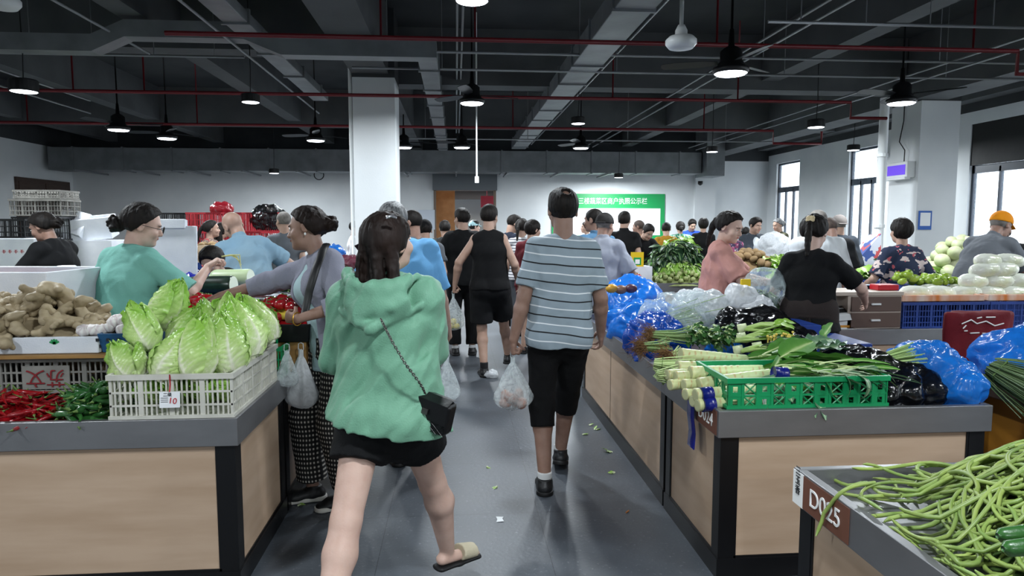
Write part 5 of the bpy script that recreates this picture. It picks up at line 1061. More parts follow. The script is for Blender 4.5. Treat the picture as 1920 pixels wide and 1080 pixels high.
# ---------------- crates, boxes
M_CRW = mat('crate_white', '#c9c7bd', .5, col2='#b5b3a8', nscale=9, ramp=(.4, .75)); M_CRG = mat('crate_green', '#0f8d55', .4, col2='#0c7d4b', nscale=6); M_CRB = mat('crate_blue', '#1a4fa8', .45, col2='#153f8c', nscale=5); M_CRR = mat('crate_red', '#a8202c', .5); M_CRK = mat('crate_black', '#141517', .5)
M_CRN = mat('crate_navy', '#1d3f8f', .45, col2='#17347a', nscale=5); M_FOAM = mat('foam', '#dadde2', .75, col2='#cdd1d8', nscale=6, bump=.0012, bscale=160); M_CRGR = mat('crate_grey', '#8e8c86', .55, col2='#6f6d68', nscale=6)
def crate(name, w, d, h, m, label, nx=5, ny=4, sub=5, rows=2, group=None, cat='crate', style='slat', loc=(0, 0, 0), rz=0, th=.006, solid=False):
    """open plastic crate: rim, posts, rows and slats as real bars; origin at the middle of its base"""
    o = MB(); X, Y = w/2, d/2; rim = .022
    for z0, z1, e in ((0, .014, .006), (h-rim, h, .008)):
        o.box((-X-e, -Y-e, z0), (X+e, -Y+th, z1)); o.box((-X-e, Y-th, z0), (X+e, Y+e, z1)); o.box((-X-e, -Y+th, z0), (-X+th, Y-th, z1)); o.box((X-th, -Y+th, z0), (X+e, Y-th, z1))
    o.box((-X+th, -Y+th, .0), (X-th, Y-th, .008))
    def side(P0, P1, n, axis):
        L = P1-P0
        def bar(a, b, z0, z1, t=th):
            if axis == 'x': [o.box((P0+a, s_*Y-(t/2), z0), (P0+b, s_*Y+(t/2), z1)) for s_ in (-.985, .985)]
            else: [o.box((s_*X-(t/2), P0+a, z0), (s_*X+(t/2), P0+b, z1)) for s_ in (-.985, .985)]
        cw = L/n; pw = min(.02, cw*.18)
        for i in range(n+1): c = cw*i; bar(max(0, c-pw/2), min(L, c+pw/2), 0, h-rim, th*1.6)
        if solid: bar(0, L, 0, h, th)
        for r_ in range(1, rows+1): z = (h-rim)*r_/(rows+1); bar(0, L, z-.004, z+.004, th*1.2)
        for i in range(n):
            if style == 'slat':
                for k in range(1, sub): c = cw*(i+k/sub); bar(c-.0035, c+.0035, 0, h-rim, th*.8)
            elif style == 'panel':
                if i % 2 == 0:
                    for r_ in range(rows+1):
                        za, zb_ = (h-rim)*r_/(rows+1), (h-rim)*(r_+1)/(rows+1); hz_ = (zb_-za); c = cw*(i+.5)
                        bar(cw*i, c-cw*.17, za, zb_, th*.7); bar(c+cw*.17, cw*(i+1), za, zb_, th*.7); bar(c-cw*.17, c+cw*.17, za, za+hz_*.28, th*.7); bar(c-cw*.17, c+cw*.17, zb_-hz_*.28, zb_, th*.7)
                else:
                    for r_ in range(rows+1):
                        za, zb_ = (h-rim)*r_/(rows+1), (h-rim)*(r_+1)/(rows+1)
                        for (aa, bb) in ((za, zb_), (zb_, za)):
                            for s_ in (-.985, .985):
                                if axis == 'x': o.tube([(P0+cw*i, s_*Y, aa), (P0+cw*(i+1), s_*Y, bb)], .0035, 4)
                                else: o.tube([(s_*X, P0+cw*i, aa), (s_*X, P0+cw*(i+1), bb)], .0035, 4)
    side(-X, X, nx, 'x'); side(-Y, Y, ny, 'y')
    c = o.build(name, m, loc=loc); c.rotation_euler = (0, 0, rz); return tag(c, label, cat, group)
def tray(name, w, d, h, m, label, t=.02, cat='box', group=None, loc=(0, 0, 0), rz=0, taper=.0, bevel=.006, rot=None):
    X, Y = w/2, d/2; o = MB()
    def fr(x, y): return x*(1-taper), y*(1-taper)
    a, b_ = fr(X, Y); V = [(-a, -b_, 0), (a, -b_, 0), (a, b_, 0), (-a, b_, 0), (-X, -Y, h), (X, -Y, h), (X, Y, h), (-X, Y, h), (-X+t, -Y+t, h), (X-t, -Y+t, h), (X-t, Y-t, h), (-X+t, Y-t, h), (-a+t, -b_+t, t), (a-t, -b_+t, t), (a-t, b_-t, t), (-a+t, b_-t, t)]
    F = [(0, 3, 2, 1)]+[(i, (i+1) % 4, 4+(i+1) % 4, 4+i) for i in range(4)]+[(4+i, 4+(i+1) % 4, 8+(i+1) % 4, 8+i) for i in range(4)]+[(8+i, 8+(i+1) % 4, 12+(i+1) % 4, 12+i) for i in range(4)]+[(12, 13, 14, 15)]
    o.add(V, F); c = o.build(name, m, loc=loc, bevel=bevel); c.rotation_euler = rot or (0, 0, rz); return tag(c, label, cat, group)
def mound(cx, cy, z0, rx, ry, hz, m, name, label, cat, seed=0, sq=2.6):
    """low filler under a heap (what nobody could count)"""
    n, mm = 36, 12; V = []; rs = np.random.RandomState(seed)
    for j in range(mm):
        q = j/(mm-1)
        for i in range(n):
            a = 2*math.pi*i/n; c_, s_ = math.cos(a), math.sin(a); k = (abs(c_)**sq+abs(s_)**sq)**(-1/sq)
            V.append((rx*q*c_*k, ry*q*s_*k, hz*(1-q**2.2)+.004*math.sin(i*3+j*2)*(j < mm-1)))
    F = gridF(n, mm, 0, True); o = mesh_obj(name, V, F, m); o.location = (cx, cy, z0); return tag(o, label, cat, None, 'stuff')
ORD = 'first second third fourth fifth sixth seventh eighth ninth tenth eleventh twelfth thirteenth fourteenth fifteenth sixteenth seventeenth eighteenth nineteenth twentieth'.split()
def ordn(i): return ORD[i] if i < 20 else ('twenty' if i < 30 else 'thirty' if i < 40 else 'forty' if i < 50 else 'fifty')+('-'+ORD[i % 10-1] if i % 10 else '')
def cammap(p): d = Vector(p)-Vector((0, 0, H)); f = d.dot(FW); return 960+FPX*d.dot(RT)/f, 540-FPX*d.dot(UPV)/f
def rowlabels(obs, what, where_=''):
    """each piece gets its place: counted from the left within its row from the top"""
    pr = sorted([(cammap(o.location)[1], cammap(o.location)[0], k) for k, o in enumerate(obs)]); n = len(pr); rows = max(1, round(math.sqrt(n/4))); per = math.ceil(n/rows)
    for r_ in range(rows):
        row = sorted(pr[r_*per:(r_+1)*per], key=lambda t: t[1])
        for c_, t in enumerate(row): obs[t[2]]['label'] = '%s, %s from left in %s row from top' % (what, ordn(c_), ORD[r_])
def heap(protos, used, cx, cy, z0, rx, ry, hz, n, what, group, seed=0, r=.03, sc=(.85, 1.15), tilt=.6, sq=2.6, edge=.96, rzr=None, where_='of its heap'):
    """n pieces spread evenly over the top of a mound"""
    rs = np.random.RandomState(seed); out = []; ga = 2.399963
    for i in range(n):
        q = edge*math.sqrt((i+.5)/n); a = i*ga+seed+rs.uniform(-.25, .25); c_, s_ = math.cos(a), math.sin(a); k = (abs(c_)**sq+abs(s_)**sq)**(-1/sq)
        x, y = rx*q*c_*k, ry*q*s_*k; z = hz*(1-q**2.2)+rs.uniform(-.2, .35)*r
        rot = (rs.uniform(-tilt, tilt), rs.uniform(-tilt, tilt), rs.uniform(0, 6.28) if rzr is None else rzr+rs.uniform(-.5, .5))
        pr = [p for p in protos if p not in used]; p = pr[0] if pr else protos[rs.randint(len(protos))]
        out.append(put(p, used, (cx+x, cy+y, z0+z+r*.3), rot, None, rs.uniform(*sc), group))
    rowlabels(out, what, where_); return out
# ================================================================ left counter
USED = []
def proto_vft(name, V, F, m, label, cat, T=None, smooth=True):
    o = mesh_obj(name, V, F, m, None, smooth)
    if T is not None: set_tint(o, T)
    return tag(o, label, cat)
def where(x, y):
    return ('front' if y < -.2 else 'back' if y > .3 else 'middle')+' '+('left' if x < -.35 else 'right' if x > .35 else 'centre')
# cabbage crate
p0, p1 = GZ(215, 783, TOP), GZ(437, 783, TOP); p2 = GZ(519, 712, TOP); cw, cdp, chh = p1.x-p0.x, (p2.y-p1.y), .185
cc = crate('plastic_crate', cw, cdp, chh, M_CRW, 'white plastic crate of pointed cabbages on the counter corner', nx=4, ny=5, sub=6, rows=2, loc=((p0.x+p1.x)/2, p1.y+cdp/2+.005, TOP+.001))
M_TAG = mat('tag_paper', '#e2e4e6', .5)
tg = MB().box((-.04, -.003, -.035), (.04, 0, .03)).build('price_tag', M_TAG, cc, loc=(.0, -cdp/2-.016, .085)); tg.rotation_euler = (R(-6), 0, R(2))
text('tag_print', '二级', .017, M_INK, Matrix.Translation((-.008, -.0045, .018)) @ FRONT, tg); text('tag_price', '10', .034, M_REDINK, Matrix.Translation((.012, -.0045, -.008)) @ Matrix.Rotation(.15, 4, 'Y') @ FRONT, tg)
for i in range(3): MB().box((-.034, -.0042, .004-.008*i), (-.006, -.0034, .006-.008*i)).build('tag_line', MAT['black_ink'], tg)
MB().tube([(.0, -.004, .03), (.004, -.008, .06), (.0, -.002, .10)], .003, 5).build('red_tie', M_REDINK, tg, smooth=True)
cabs = []
for sd, L, lo_ in ((3, .30, .0), (5, .33, .012), (8, .28, .03), (11, .31, .004)):
    V, F, T = cabbage_mesh(sd, L, .094, lo_); cabs.append(proto_vft('pointed_cabbage', V, F, M_CABB, '', 'cabbage', T))
cp = [((252, 712), (222, 640), 2.97, 3.02, 2, 'yellow-green pointed cabbage with an open leaf at the left end of the crate'), ((283, 655), (244, 566), 3.10, 3.12, 1, 'pointed cabbage tilted left, second from the left in the crate'), ((302, 612), (340, 525), 3.35, 3.30, 3, 'topmost pointed cabbage with a bold white rib, tip to the upper right'),
      ((300, 712), (358, 615), 2.98, 3.10, 0, 'pointed cabbage leaning right in the front row, with a long pale rib'), ((368, 712), (385, 592), 2.99, 3.08, 1, 'fat pale pointed cabbage upright in the middle of the front row'), ((330, 655), (372, 575), 3.25, 3.25, 0, 'pointed cabbage half hidden behind the fat front one'),
      ((436, 700), (410, 585), 3.06, 3.16, 3, 'bright pointed cabbage over the front right corner of the crate'), ((470, 672), (430, 560), 3.22, 3.30, 0, 'pointed cabbage with a white rib on the right side of the crate'), ((425, 612), (428, 548), 3.38, 3.4, 2, 'small yellowish pointed cabbage with a curled tip'),
      ((510, 640), (455, 555), 3.36, 3.40, 1, 'long smooth pointed cabbage at the right back of the crate'), ((395, 620), (380, 560), 3.38, 3.42, 0, 'dark-tipped pointed cabbage behind the others in the crate'), ((455, 620), (470, 560), 3.45, 3.45, 3, 'pointed cabbage at the back of the crate beside the tomatoes')]
for (b_, t_, yb_, yt_, k, lab) in cp:
    B, Tt = DY(b_[0], b_[1], yb_), DY(t_[0], t_[1], yt_); L0 = (.30, .33, .28, .31)[k]; d = (Tt-B).length
    put(cabs[k], USED, B, aim(B, Tt, rnd.uniform(0, 6.28)), lab, d/L0*1.0)
for i in range(5):
    put(cabs[i % 4], USED, (p0.x+.09+.078*i, 3.20+.02*(i % 3), TOP+.075), (R(88), R(10), rnd.uniform(-.15, .15)), 'cabbage low in the crate seen through the slats, %s' % ['first from the left', 'second from the left', 'third from the left', 'fourth from the left', 'fifth from the left', 'rightmost'][i], .70)
# second tier: upturned crate, board, foam tray of ginger
T2 = .962; yt0 = 3.18
xl = DY(-260, 660, yt0).x; xr_ = DY(213, 660, yt0).x
c2 = crate('plastic_crate', .60, .5, T2-.80, M_CRGR, 'grey slatted crate with two red characters under the ginger shelf', nx=5, ny=4, sub=5, rows=2, loc=(xr_-.32, yt0+.27, .80)); 
MB().box((-.08, -.006, .02), (.12, 0, .125)).build('name_panel', M_CRGR, c2, loc=(-.0, -.252, 0)); text('characters', '苏文', .085, mat('deep_red_ink', '#7c1c22', .6), Matrix.Translation((.02, -.262, .075)) @ FRONT @ Matrix.Rotation(math.pi, 4, 'Z'), c2)
c3 = crate('plastic_crate', .60, .5, T2-.80, M_CRGR, 'grey slatted crate at the left edge under the ginger shelf', nx=5, ny=4, sub=5, rows=2, loc=(xr_-.95, yt0+.27, .80))
o = MB().box((-1.3, .0, 0), (.02, .55, .016)).build('shelf_board', mat('board_wood', '#9a7440', .6, col2='#7e5c30', nscale=4, nstretch=(1, 9, 9)), bevel=.002, loc=(xr_, yt0-.03, T2+.001)); tag(o, 'thin wooden shelf board under the ginger and garlic', 'board')
for i, (xx, yy) in enumerate(((xr_-.03, yt0+.1), (xr_-1.25, yt0+.1), (xr_-.64, yt0+.45))):
    o = MB().box((-.03, -.03, 0), (.03, .03, .80-(TOP-.05))).build('wooden_block', MAT['board_wood'], loc=(xx, yy, TOP-.05)); tag(o, 'short wooden block holding up the %s of the crate shelf' % ('right end', 'left end', 'middle')[i], 'block')
TZ = T2+.018; xg1 = DY(184, 640, yt0).x
ft = tray('foam_tray', 1.05, .40, .075, M_FOAM, 'shallow white foam tray with green leaf prints holding the ginger', loc=(xg1-.525, yt0+.2, TZ), t=.022)
M_PRINT = mat('green_print', '#1c8a4c', .6)
for xx in (.34, -.12, -.45, -.6+.2):
    m_ = MB()
    for k in range(5): a = .5+k*.55; m_.box((0, -.001, -.004), (.022, 0, .004), M=Matrix.Translation((xx, -.2005, .045)) @ Matrix.Rotation(-a, 4, 'Y'))
    m_.build('leaf_print', M_PRINT, ft)
# ginger
M_GING_ = mat('ginger_skin', '#ad9d80', .6, col2='#8f7f62', nscale=16, bump=.002, bscale=45, objrand=.14); gprotos = []
for sd in range(6):
    rs = np.random.RandomState(sd+40); parts = []; p = va(-.06, 0, 0); d = va(1, .1, 0)
    for i in range(2+sd % 2):
        q = p+unit(d+rs.normal(size=3)*.25)*rs.uniform(.032, .045); r = rs.uniform(.018, .026); parts.append((p, q, r, r*rs.uniform(.85, 1.1)))
        for _ in range(2): e = p+unit(rs.normal(size=3)*va(.5, 1, .7))*rs.uniform(.024, .042); parts.append((p, e, r*.85, rs.uniform(.010, .016)))
        p = q; d = unit(d+rs.normal(size=3)*.3)
    V, F = blob_mesh(parts, .0045, .006, .0022, 26, sd); gprotos.append(proto_vft('ginger_root', V, F, M_GING_, '', 'ginger'))
gx, gy = xg1-.42, yt0+.2
mound(gx, gy, TZ+.02, .42, .19, .15, M_GING_, 'ginger_filling', 'ginger roots packed deep in the foam tray', 'ginger')
heap(gprotos, USED, gx, gy, TZ+.03, .43, .20, .19, 95, 'knobbly tan ginger root', 'ginger roots heaped in the foam tray', 2, .022, (.85, 1.25), .9)
o = put(gprotos[1], USED, DY(122, 550, 3.32), (0.2, .35, .2), 'large cut ginger root lying on top of the ginger heap', 1.35, 'ginger roots heaped in the foam tray')
# garlic in a blue basket
M_GAR = attrmat('garlic_skin', '#d8cfc9', '#e9e6e2', '#cdbfc0', rough=.55, transl=.05); n, mm = 24, 14; V = []; T = []
for j in range(mm):
    v = j/(mm-1)
    for i in range(n):
        a = 2*math.pi*i/n; r = .027*math.sin(math.pi*min(v*.80+.05, 1))**.75*(1+.09*abs(math.sin(a*3.5)))*(1 if v < .82 else .45)+.0015; V.append((r*math.cos(a), r*math.sin(a), v*.05)); T.append(.4+.6*abs(math.sin(a*3.5)))
F = gridF(n, mm, 0, True); F.append(tuple(range(n-1, -1, -1))); F.append(tuple((mm-1)*n+i for i in range(n)))
garlic = proto_vft('garlic_bulb', V, F, M_GAR, '', 'garlic', T)
M_BASKB = mat('basket_blue', '#1f4f78', .5); xb0, xb1 = DY(180, 605, yt0).x, DY(262, 605, yt0).x
bk = tray('garlic_basket', xb1-xb0, .34, .088, M_BASKB, 'dark blue perforated basket of garlic beside the ginger', loc=((xb0+xb1)/2, yt0+.17, TZ), t=.006, taper=.12, cat='basket')
hl = MB()
for i in range(5):
    for j in range(2): hl.box((-.007, -.0015, -.007), (.007, 0, .007), M=Matrix.Translation((-.09+.045*i, -.172+.01*(1-j), .03+.03*j)))
hl.build('basket_holes', M_INK, bk)
mound((xb0+xb1)/2, yt0+.17, TZ+.04, (xb1-xb0)/2*.9, .15, .05, M_GAR, 'garlic_filling', 'garlic bulbs packed deep in the blue basket', 'garlic')
heap([garlic], USED, (xb0+xb1)/2, yt0+.17, TZ+.06, (xb1-xb0)/2, .16, .06, 42, 'white garlic bulb', 'garlic bulbs in the blue basket', 3, .024, (.95, 1.2), .8)
for i in range(3): p = DY(148+13*i, 618, yt0+.01); put(garlic, USED, (p.x, yt0+.05, TZ+.075), (.5, .3, i), 'loose garlic bulb, %s in the row on the foam tray rim' % ('first', 'second', 'third')[i], 1.05, 'loose garlic bulbs')
# chillies
def chilli(L, r, bend, seed):
    rs = np.random.RandomState(seed); a = 0; p = Vector((-L/2, 0, 0)); pts = [p.copy()]
    for i in range(9): a += bend/9*(1+rs.uniform(-.6, .6)); p = p+Vector((math.cos(a), math.sin(a), rs.uniform(-.12, .12)))*L/9; pts.append(p.copy())
    m_ = MB().tube(pts, [r*x for x in (.55, .95, 1, .95, .9, .8, .7, .52, .32, .08)], 8); return m_, pts
M_CHR = mat('chilli_red', '#8f0f17', .2, coat=.6, objrand=.2); M_CHG = mat('chilli_green', '#1f4a22', .28, coat=.5, col2='#2f5f2a', nscale=12, objrand=.25); M_STALK = mat('stalk_green', '#5d7a3a', .6)
def mk_chilli(L, r, b, sd, m, name):
    m_, pts = chilli(L, r, b, sd); o = m_.build(name, m, smooth=True); tag(o, '', 'chilli'); q = pts[0]; MB().tube([q+Vector((.004, 0, 0)), q+Vector((-.012, .002, .003)), q+Vector((-.03, .004, .008))], [r*.6, r*.25, r*.2], 6).build('stalk', M_STALK, o, smooth=True); return o
reds = [mk_chilli(.13, .0085, .9, 1, M_CHR, 'red_chilli'), mk_chilli(.15, .0075, -.7, 2, M_CHR, 'red_chilli'), mk_chilli(.11, .009, 1.5, 3, M_CHR, 'red_chilli')]
grns = [mk_chilli(.10, .013, 1.2, 4, M_CHG, 'green_chilli'), mk_chilli(.11, .012, -1.6, 5, M_CHG, 'green_chilli'), mk_chilli(.09, .014, .7, 6, M_CHG, 'green_chilli')]
xr0, xr1 = DY(-150, 750, 3.0).x, DY(135, 750, 3.0).x; xq0, xq1 = DY(118, 750, 3.0).x, p0.x-.01
mound((xr0+xr1)/2, 3.03, TOP-.045, (xr1-xr0)/2*.97, .115, .08, M_CHR, 'red_chilli_filling', 'red chillies packed deep in the steel tray', 'chilli')
mound((xq0+xq1)/2, 3.03, TOP-.045, (xq1-xq0)/2*.95, .115, .09, M_CHG, 'green_chilli_filling', 'dark green chillies packed deep in the steel tray', 'chilli')
heap(reds, USED, (xr0+xr1)/2, 3.04, TOP-.03, (xr1-xr0)/2, .12, .095, 130, 'shiny red chilli', 'red chillies in the left steel tray', 4, .012, (.9, 1.3), .35)
heap(grns, USED, (xq0+xq1)/2, 3.04, TOP-.02, (xq1-xq0)/2, .12, .12, 95, 'dark green chilli', 'green chillies in the left steel tray', 5, .014, (.9, 1.25), .5)
# foam box of dried red chillies
pa = DY(101, 528, 3.55)
fb = tray('foam_box', .75, .52, .26, M_FOAM, 'big white foam box of dark red chillies at the left edge', loc=(pa.x-.42, 3.92, T2+.09), t=.03, rz=R(-6)); 
o = MB().box((-.36, -.24, 0), (.36, .24, T2+.087-(TOP-.05))).build('carton', mat('carton', '#8d7352', .8), loc=(pa.x-.42, 3.95, TOP-.05)); tag(o, 'brown carton under the foam box of dark chillies', 'box')
mound(pa.x-.45, 3.92, T2+.14, .3, .2, .12, M_CHR, 'dark_chilli_filling', 'dark red chillies packed deep in the foam box', 'chilli')
heap(reds, USED, pa.x-.45, 3.92, T2+.17, .28, .18, .11, 45, 'dark red chilli', 'chillies in the foam box', 6, .01, (.8, 1.1), .5)
tray('clear_tub', .24, .18, .07, M_WHITEP, 'white rimmed plastic tub behind the ginger', loc=(DY(160, 560, 3.72).x, 3.62, T2+.10-.0), t=.008, taper=.1, cat='tub')
o = MB().box((-.11, -.07, 0), (.11, .07, T2+.1-(TOP-.05))).build('carton', MAT['carton'], loc=(DY(160, 560, 3.72).x, 3.63, TOP-.05)); tag(o, 'brown carton under the white tub behind the ginger', 'box')
# parsley behind garlic
leafy_heap(DY(268, 568, 3.62).x, 3.56, TOP-.04, .13, .10, .30, 120, .05, .035, 'dark', 'bunch of dark coriander behind the garlic', seed=3, stem=.02, name='coriander_bunch', kind=None)
# ---- aisle-side counter: tomatoes, scale, melons
M_TOM = mat('tomato_red', '#b01a22', .12, coat=.7, col2='#9c141c', nscale=6, objrand=.12)
def tomato(r):
    n, mm = 24, 14; V = []
    for j in range(mm):
        ph = math.pi*j/(mm-1)
        for i in range(n): a = 2*math.pi*i/n; k = r*(1+.04*math.cos(5*a)*math.sin(ph)); V.append((k*math.sin(ph)*math.cos(a), k*math.sin(ph)*math.sin(a), -r*.84*math.cos(ph)-.18*r*math.exp(-(math.sin(ph)/.3)**2)*(1 if ph > 1.57 else -.4)))
    o = mesh_obj('tomato', V, gridF(n, mm, 0, True), M_TOM); tag(o, '', 'tomato'); s_ = MB()
    for k in range(5): s_.tube([(0, 0, r*.66), (.4*r*math.cos(k*1.26), .4*r*math.sin(k*1.26), r*.80), (.62*r*math.cos(k*1.26), .62*r*math.sin(k*1.26), r*.78)], [.003, .002, .0008], 4)
    s_.build('calyx', M_STALK, o, smooth=True); return o
tom = tomato(.034)
xt = DY(522, 600, 3.95).x
for (x_, y_, w_2, d_2, zt_, lab) in ((xt, 3.98, .36, .36, TOP+.16, 'wooden box under the tomato basket'), (DY(362, 575, 3.85).x, 3.96, .30, .26, TOP+.17, 'wooden box under the tomatoes beside the dark melon')):
    o = MB().box((-w_2/2, -d_2/2, 0), (w_2/2, d_2/2, zt_-(TOP-.049))).build('wooden_box', MAT['board_wood'], bevel=.004, loc=(x_, y_, TOP-.049)); tag(o, lab, 'box')
bkt = tray('tomato_basket', .42, .42, .10, M_CRK, 'black plastic basket heaped with tomatoes beside the cardigan woman', loc=(xt-.0, 3.98, TOP+.162), t=.008, taper=.08, cat='basket')
mound(xt, 3.98, TOP+.20, .19, .19, .10, M_TOM, 'tomato_filling', 'tomatoes packed deep in the black basket', 'tomato')
heap([tom], USED, xt, 3.98, TOP+.22, .20, .20, .14, 46, 'glossy red tomato', 'tomatoes in the black basket', 7, .034, (.9, 1.15), .6)
xt2 = DY(362, 575, 3.85).x
mound(xt2, 3.96, TOP+.172, .13, .12, .17, M_TOM, 'tomato_filling', 'tomatoes heaped deep beside the dark winter melon', 'tomato')
heap([tom], USED, xt2, 3.96, TOP+.20, .14, .12, .18, 30, 'red tomato', 'tomatoes beside the dark melon', 8, .03, (.8, 1.0), .6)
M_STEELB = mat('scale_steel', '#9a9da0', .25, metal=.9); M_SC = mat('scale_body', '#b7babb', .4)
def scale(x, y, z, rz, label, red=True):
    o = empty('weighing_scale', (x, y, z), label, 'scale', None, rz)
    MB().box((-.15, -.12, 0), (.15, .12, .06)).build('scale_body', M_SC, o, bevel=.01); MB().add([(-.12, -.20, .0), (.12, -.20, .0), (.12, -.12, 0), (-.12, -.12, 0), (-.12, -.19, .045), (.12, -.19, .045), (.12, -.12, .09), (-.12, -.12, .09)], [(0, 3, 2, 1), (4, 5, 6, 7), (0, 1, 5, 4), (1, 2, 6, 5), (2, 3, 7, 6), (3, 0, 4, 7)]).build('display_case', M_SC, o, bevel=.004)
    Mx = Matrix.Translation((0, -.157, .0705)) @ Matrix.Rotation(R(33), 4, 'X'); MB().box((-.09, -.02, -.002), (.09, .02, .002), M=Mx).build('display', mat('scale_display', '#16181a', .3), o)
    if red: text('digits', '6.00  0.8', .03, mat('red_digits', '#ff3030', .5, emit='#ff2a2a', estr=3), Mx @ Matrix.Translation((0, 0, .003)), o)
    MB().box((-.17, -.10, .085), (.17, .14, .092)).box((-.17, -.10, .092), (.17, -.095, .10)).box((-.17, .135, .092), (.17, .14, .10)).build('weighing_pan', M_STEELB, o); MB().box((-.02, -.02, .06), (.02, .02, .086)).build('pan_post', M_SC, o); return o
def bench(x, y, zt, w, d, label, m=None): o = MB().box((-w/2, -d/2, 0), (w/2, d/2, zt-(TOP-.05))).build('upturned_crate', m or M_CRN, loc=(x, y, TOP-.05), bevel=.004); return tag(o, label, 'crate')
xs = DY(462, 560, 4.05).x; bench(xs+.02, 4.42, 1.02, .55, .42, 'navy crate under the weighing scale'); scale(xs, 4.38, 1.022, R(-12), 'grey weighing scale with red digits behind the cabbages')
M_MELD = mat('melon_dark', '#16261c', .3, coat=.3, col2='#22362a', nscale=30); M_MELL = mat('melon_pale', '#b5c99a', .4, col2='#c3d3aa', nscale=8); M_FLESH = mat('melon_flesh', '#dfe8d4', .5)
def melon(a, b, r, m, label, cut=True):
    a, b = Vector(a), Vector(b); L = (b-a).length; prof = [(r*math.sin(math.pi/2*min(1, t*5))**.6, L*t) for t in [.0, .02, .05, .1, .15, .2, .5, .8, .97]]+[(r*(.96 if cut else .3), L)]
    o = MB().lathe([(max(x, .002), z) for x, z in prof], 28).build('winter_melon', m, smooth=True); o.location = a; o.rotation_euler = (b-a).to_track_quat('Z', 'Y').to_euler(); tag(o, label, 'melon')
    if cut: MB().lathe([(r*.93, L), (r*.93, L+.002)], 28).build('cut_face', M_FLESH, o)
    return o
bench(DY(410, 560, 4.6).x, 4.66, 1.10, .62, .50, 'navy crate under the two winter melons')
melon(DY(346, 537, 4.55), DY(438, 535, 4.50), .062, M_MELD, 'long dark green winter melon with a cut pale end'); melon(DY(392, 522, 4.72), DY(470, 521, 4.66), .058, M_MELL, 'long pale green winter melon with a cut end behind the dark one')
gb = crate('green_basket', .10, .42, .16, M_CRG, 'narrow green lattice basket on the aisle side behind the cabbage crate', nx=2, ny=5, sub=3, rows=2, loc=(LX-.055, 3.86, TOP+.001), cat='basket')
MB().tube([(0, -.1, .15), (0, -.09, .2), (0, -.03, .2), (0, -.02, .15)], .006, 6).build('basket_handle', M_CRG, gb, smooth=True)
o = bench(LX-.30, 4.55, .93, .3, .4, 'low wooden box between the tomatoes and the scale', MAT['board_wood'])
for i in range(6):
    p = DY(548+4*(i % 3), 605-5*(i//3), 3.75+.04*i); V, F = blob_mesh([((-.05, 0, 0), (.05, 0, .01), .022, .018)], .006, .01); o = mesh_obj('yellow_pepper', V, F, mat('pepper_yellow', '#d9c04a', .3, coat=.4)); o.location = (LX-.05-.05*(i % 2), 3.86+.03*i, TOP+.29+.02*(i//3)); o.rotation_euler = (0, .2, i); tag(o, 'pale yellow pepper beside the tomatoes, %s of six' % ('first', 'second', 'third', 'fourth', 'fifth', 'last')[i], 'pepper', 'yellow peppers')
# white bags hanging on the counter edge
M_BAGW = film('bag_white', '#e4e7ea', .88, .3, .35, .0035, 24); M_BAGC = film('bag_clear', '#dfe8ea', .38, .12, .25, .0035, 22)
p = DY(575, 655, 3.62); o = hang_bag((LX+.075, 3.74, p.z-.02), .32, .075, M_BAGW, 'crumpled white plastic bag hanging on the counter edge', 3, sq=.6)
o = hang_bag((LX+.035, 3.60, p.z-.0), .19, .045, M_BAGC, 'small clear plastic bag hanging beside the white bag', 4, sq=.5)
# ================================================================ right counters
M_BBAG = film('bag_blue', '#2080e0', .80, .2, .25, .0035, 14); M_BBAG2 = film('bag_blue_deep', '#1550b4', .92, .2, .2, .0035, 16); M_KBAG = film('bag_black', '#0c0c0e', .97, .16, .02, .0035, 16); M_NAVYF = mat('navy_tape', '#141c6e', .25, bump=.004, bscale=40)
def Pt(px, py, z): return GZ(px, py, z)
# green lattice basket and its greens
gx0 = RX+.03; gy0 = RY+.02
gbk = crate('green_basket', .72, .38, .135, M_CRG, 'long green lattice basket of leafy stems on the D024 counter corner', nx=11, ny=5, rows=1, style='panel', loc=(gx0+.36+.02, gy0+.20, TOP+.001), cat='basket')
def celtuce(sd, L=.33, r=.026):
    rs = np.random.RandomState(sd); n, mm = 16, 46; V = []; T = []
    for j in range(mm):
        t = j/(mm-1); rr = r*(1-.28*t)*(1+.035*math.sin(t*L/.034*6.28)**7)*(1+.02*math.sin(9*t+sd))
        for i in range(n):
            a = 2*math.pi*i/n; V.append((t*L, rr*math.cos(a)+.008*math.sin(t*3+sd), rr*math.sin(a)))
            node = max(0, math.cos((t*L/.034+.12*math.sin(a*2+sd))*6.283))**14; T.append(.35+.2*t-.45*node*(rs.rand() < .8))
    F = gridF(n, mm, 0, True); F.append(tuple(range(n-1, -1, -1))); F.append(tuple((mm-1)*n+i for i in range(n))); return V, [tuple(reversed(f)) for f in F], T
M_CEL = attrmat('celtuce_stem', '#c09a6a', '#a6c868', '#cfe0a8', rough=.35, transl=.05, bump=.001, bs=60)
